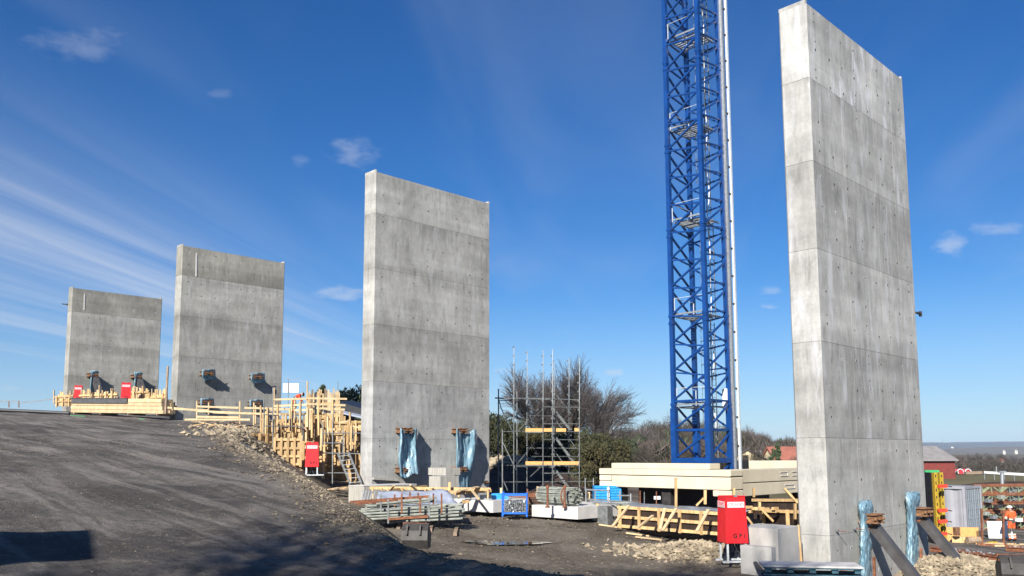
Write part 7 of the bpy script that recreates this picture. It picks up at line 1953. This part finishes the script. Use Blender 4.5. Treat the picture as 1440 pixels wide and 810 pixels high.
# red arched tunnels
def arch_shed(label, u, vb, vt, Y, w, L, group):
    p = at(u, vb, Y); r = thing('arched_shed', label, 'arched shed', p, group); H = at(u, vt, Y).z - p.z
    ax = V(1, 0, 0); ay = V(-1.0, 0.15, 0); n = 12; vs = []
    for t in (0, 1):
        for i in range(n + 1):
            a = math.pi * i / n; vs.append(p + ax * (w / 2 * math.cos(a)) + V(0, 0, H * math.sin(a)) + ay * L * t)
    mr_ = M('red_tunnel_sheet', (0.42, 0.03, 0.045), (0.34, 0.025, 0.035), scale=1, rough=.6)
    MB().add(vs, [(i, i + 1, n + 2 + i, n + 1 + i) for i in range(n)]).build('tunnel_cover', mr_, r)
    MB().path([v_ - V(0, .1, 0) for v_ in vs[:n + 1]], .09, 6).build('white_arch', MT['white'], r)
    MB().add([v_ + V(0, .3, 0) for v_ in vs[:n + 1]], [tuple(range(n + 1))]).build('dark_opening', M('opening', (0.10, 0.06, 0.05), (0.14, 0.09, 0.07), scale=1), r)
arch_shed('red arched shed with white arch, left of two beyond the field', 1350.5, 666.5, 659.5, 200, 1.7, 3.4, 'red arched sheds')
arch_shed('red arched shed with white arch, right of two beyond the field', 1361.5, 666.5, 659.5, 204, 1.7, 1.6, 'red arched sheds')
for i, (u, v, w, h, m, lb, cat) in enumerate(((1338, 667.5, 2.2, .5, 'white_steel', 'pale parked van before the red arched sheds', 'van'), (1326, 662, .6, .4, 'white_steel', 'small white van left of the red arched sheds', 'van'))):
    p = at(u, v, 190); r = thing('parked_van', lb, cat, p)
    MB().box(p + V(0, 0, h * .9), w, 2, h * .9).build('body', MT[m], r); MB().box(p + V(w * .15, 0, h * 1.5), w * .6, 1.8, h * .6).build('cab', MT['galv_dark'], r)
    for s in (-1, 1): MB().tube(p + V(w * .3 * s, -1.02, .35), p + V(w * .3 * s, -.8, .35), .35, 8).build('wheel', MT['black'], r)
tag(MB().beam(at(1357, 665, 195), at(1380, 664.5, 195), 1.0, .6).build('timber_pile', MT['old_timber']), 'pile of tan timber right of the red arched sheds', 'timber pile')
# road with guard rail, lamp post
r = thing('crash_barrier', 'pale crash barrier along the distant road at the right', 'crash barrier', at(1384, 664, 160))
MB().beam(at(1384, 664.2, 160), at(1460, 668.3, 150), .15, .45).build('rail', MT['white_steel'], r)
for k in range(6):
    q = at(1384 + k * 14, 665 + k * .8, 158); MB().beam(q - V(0, 0, 1.2), q, .12, .12).build('post', MT['galv'], r)
r = thing('lamp_post', 'lower part of a grey post standing behind the girder stack', 'post', at(1409, 692, 62))
MB().tube(at(1409, 692, 62) - V(0, 0, .8), at(1409, 664, 62), .13, 8).build('pole', MT['galv'], r); MB().box(at(1409, 663.5, 62), .5, .3, .12).build('head', MT['galv'], r)
r = thing('lamp_post', 'tiny pale post among the far trees right of the barn', 'post', at(1401, 664, 190)); MB().tube(at(1401, 664, 190), at(1401, 656, 190), .12, 6).build('pole', MT['galv'], r)
for (u, v, Y, s, lb) in ((1412, 635, 900, 2, 'tiny white house on the wooded plain at the right'), (1429, 634.5, 900, 2.2, 'tiny pale house near the right edge on the wooded plain'), (1408, 650, 420, 2.5, 'tiny red roofed house among the brown trees at the right'), (1339, 628.8, 2400, 5, 'tiny pale house right of the barn roof')):
    p = at(u, v, Y); gable_house('far_house', lb, 'house', V(p.x, p.y, p.z - 2), s, s * .7, 2.5, 1.2, .3, M('white_house_wall', (0.7, 0.68, 0.62), (0.6, 0.58, 0.52), scale=2), RED_R if 'red' in lb else GREY_R)
p = at(1325.5, 622, 5000); tag(MB().tube(p, p + V(0, 0, 22), 1.2, 5).build('radio_mast', MT['galv_dark']), 'thin radio mast on the far hill above the barn', 'mast')

# ------------------------------------------------------------------ behind the photographer: what throws the foreground shadows
bare_tree('roadside_tree', 'large bare tree behind the photographer whose branches shade the road', V(-8.0, -6.5, -1.3), 19.0, .75, BARK, BARK, 41, 5, lean=V(.6, .3, 0), trunk_r=.30, group=None)
bare_tree('roadside_tree', 'second bare tree behind the photographer further right', V(-3.5, -11.5, -1.8), 18.0, .80, BARK, BARK, 57, 5, lean=V(.4, .3, 0), trunk_r=.28, group=None)
def blocker():  # unseen slab added to cast the lower-left shadow, shaped back along the sun
    k = 4.4; sh = SUN * (k / SUN.z)
    pts = [plane_hit(115, 746), plane_hit(117, 786), plane_hit(-10, 800), plane_hit(-10, 749)]
    pts = [p_ + sh for p_ in pts]
    zc = max(p_.z for p_ in pts)
    r = thing('sun_blocker', 'flat canopy on two posts, added out of view to shade the road at lower left', 'blocker', V(pts[2].x, pts[2].y, -1.4))
    ext = [pts[0], pts[1], pts[2] + (pts[2] - pts[1]) * .6, pts[3] + (pts[3] - pts[0]) * .6]
    MB().add([V(*p_.xy, p_.z) for p_ in ext] + [V(*p_.xy, p_.z + .08) for p_ in ext], [(3, 2, 1, 0), (4, 5, 6, 7), (0, 1, 5, 4), (1, 2, 6, 5), (2, 3, 7, 6), (3, 0, 4, 7)]).build('blocker_sheet', MT['galv'], r)
    for q in (ext[2], ext[3]): MB().tube(V(q.x, q.y, gz(q.x, q.y)), V(q.x, q.y, q.z), .06, 8).build('post', MT['galv'], r)
blocker()

# ------------------------------------------------------------------ air
def haze():
    mb = MB(); x0, x1, y0, y1, z0, z1 = -3200, 4200, -80, 7500, -45, 120
    mb.add([(x0, y0, z0), (x1, y0, z0), (x1, y1, z0), (x0, y1, z0), (x0, y0, z1), (x1, y0, z1), (x1, y1, z1), (x0, y1, z1)], [(3, 2, 1, 0), (4, 5, 6, 7), (0, 1, 5, 4), (1, 2, 6, 5), (2, 3, 7, 6), (3, 0, 4, 7)])
    m = bpy.data.materials.new('haze'); m.use_nodes = True; nt = m.node_tree; nt.nodes.clear()
    o = nt.nodes.new('ShaderNodeOutputMaterial'); v = nt.nodes.new('ShaderNodeVolumePrincipled')
    v.inputs['Color'].default_value = (0.62, 0.78, 1.0, 1); v.inputs['Density'].default_value = 0.00011; v.inputs['Anisotropy'].default_value = 0.0
    nt.links.new(v.outputs[0], o.inputs['Volume'])
    tag(mb.build('haze', m), kind='stuff')
haze()
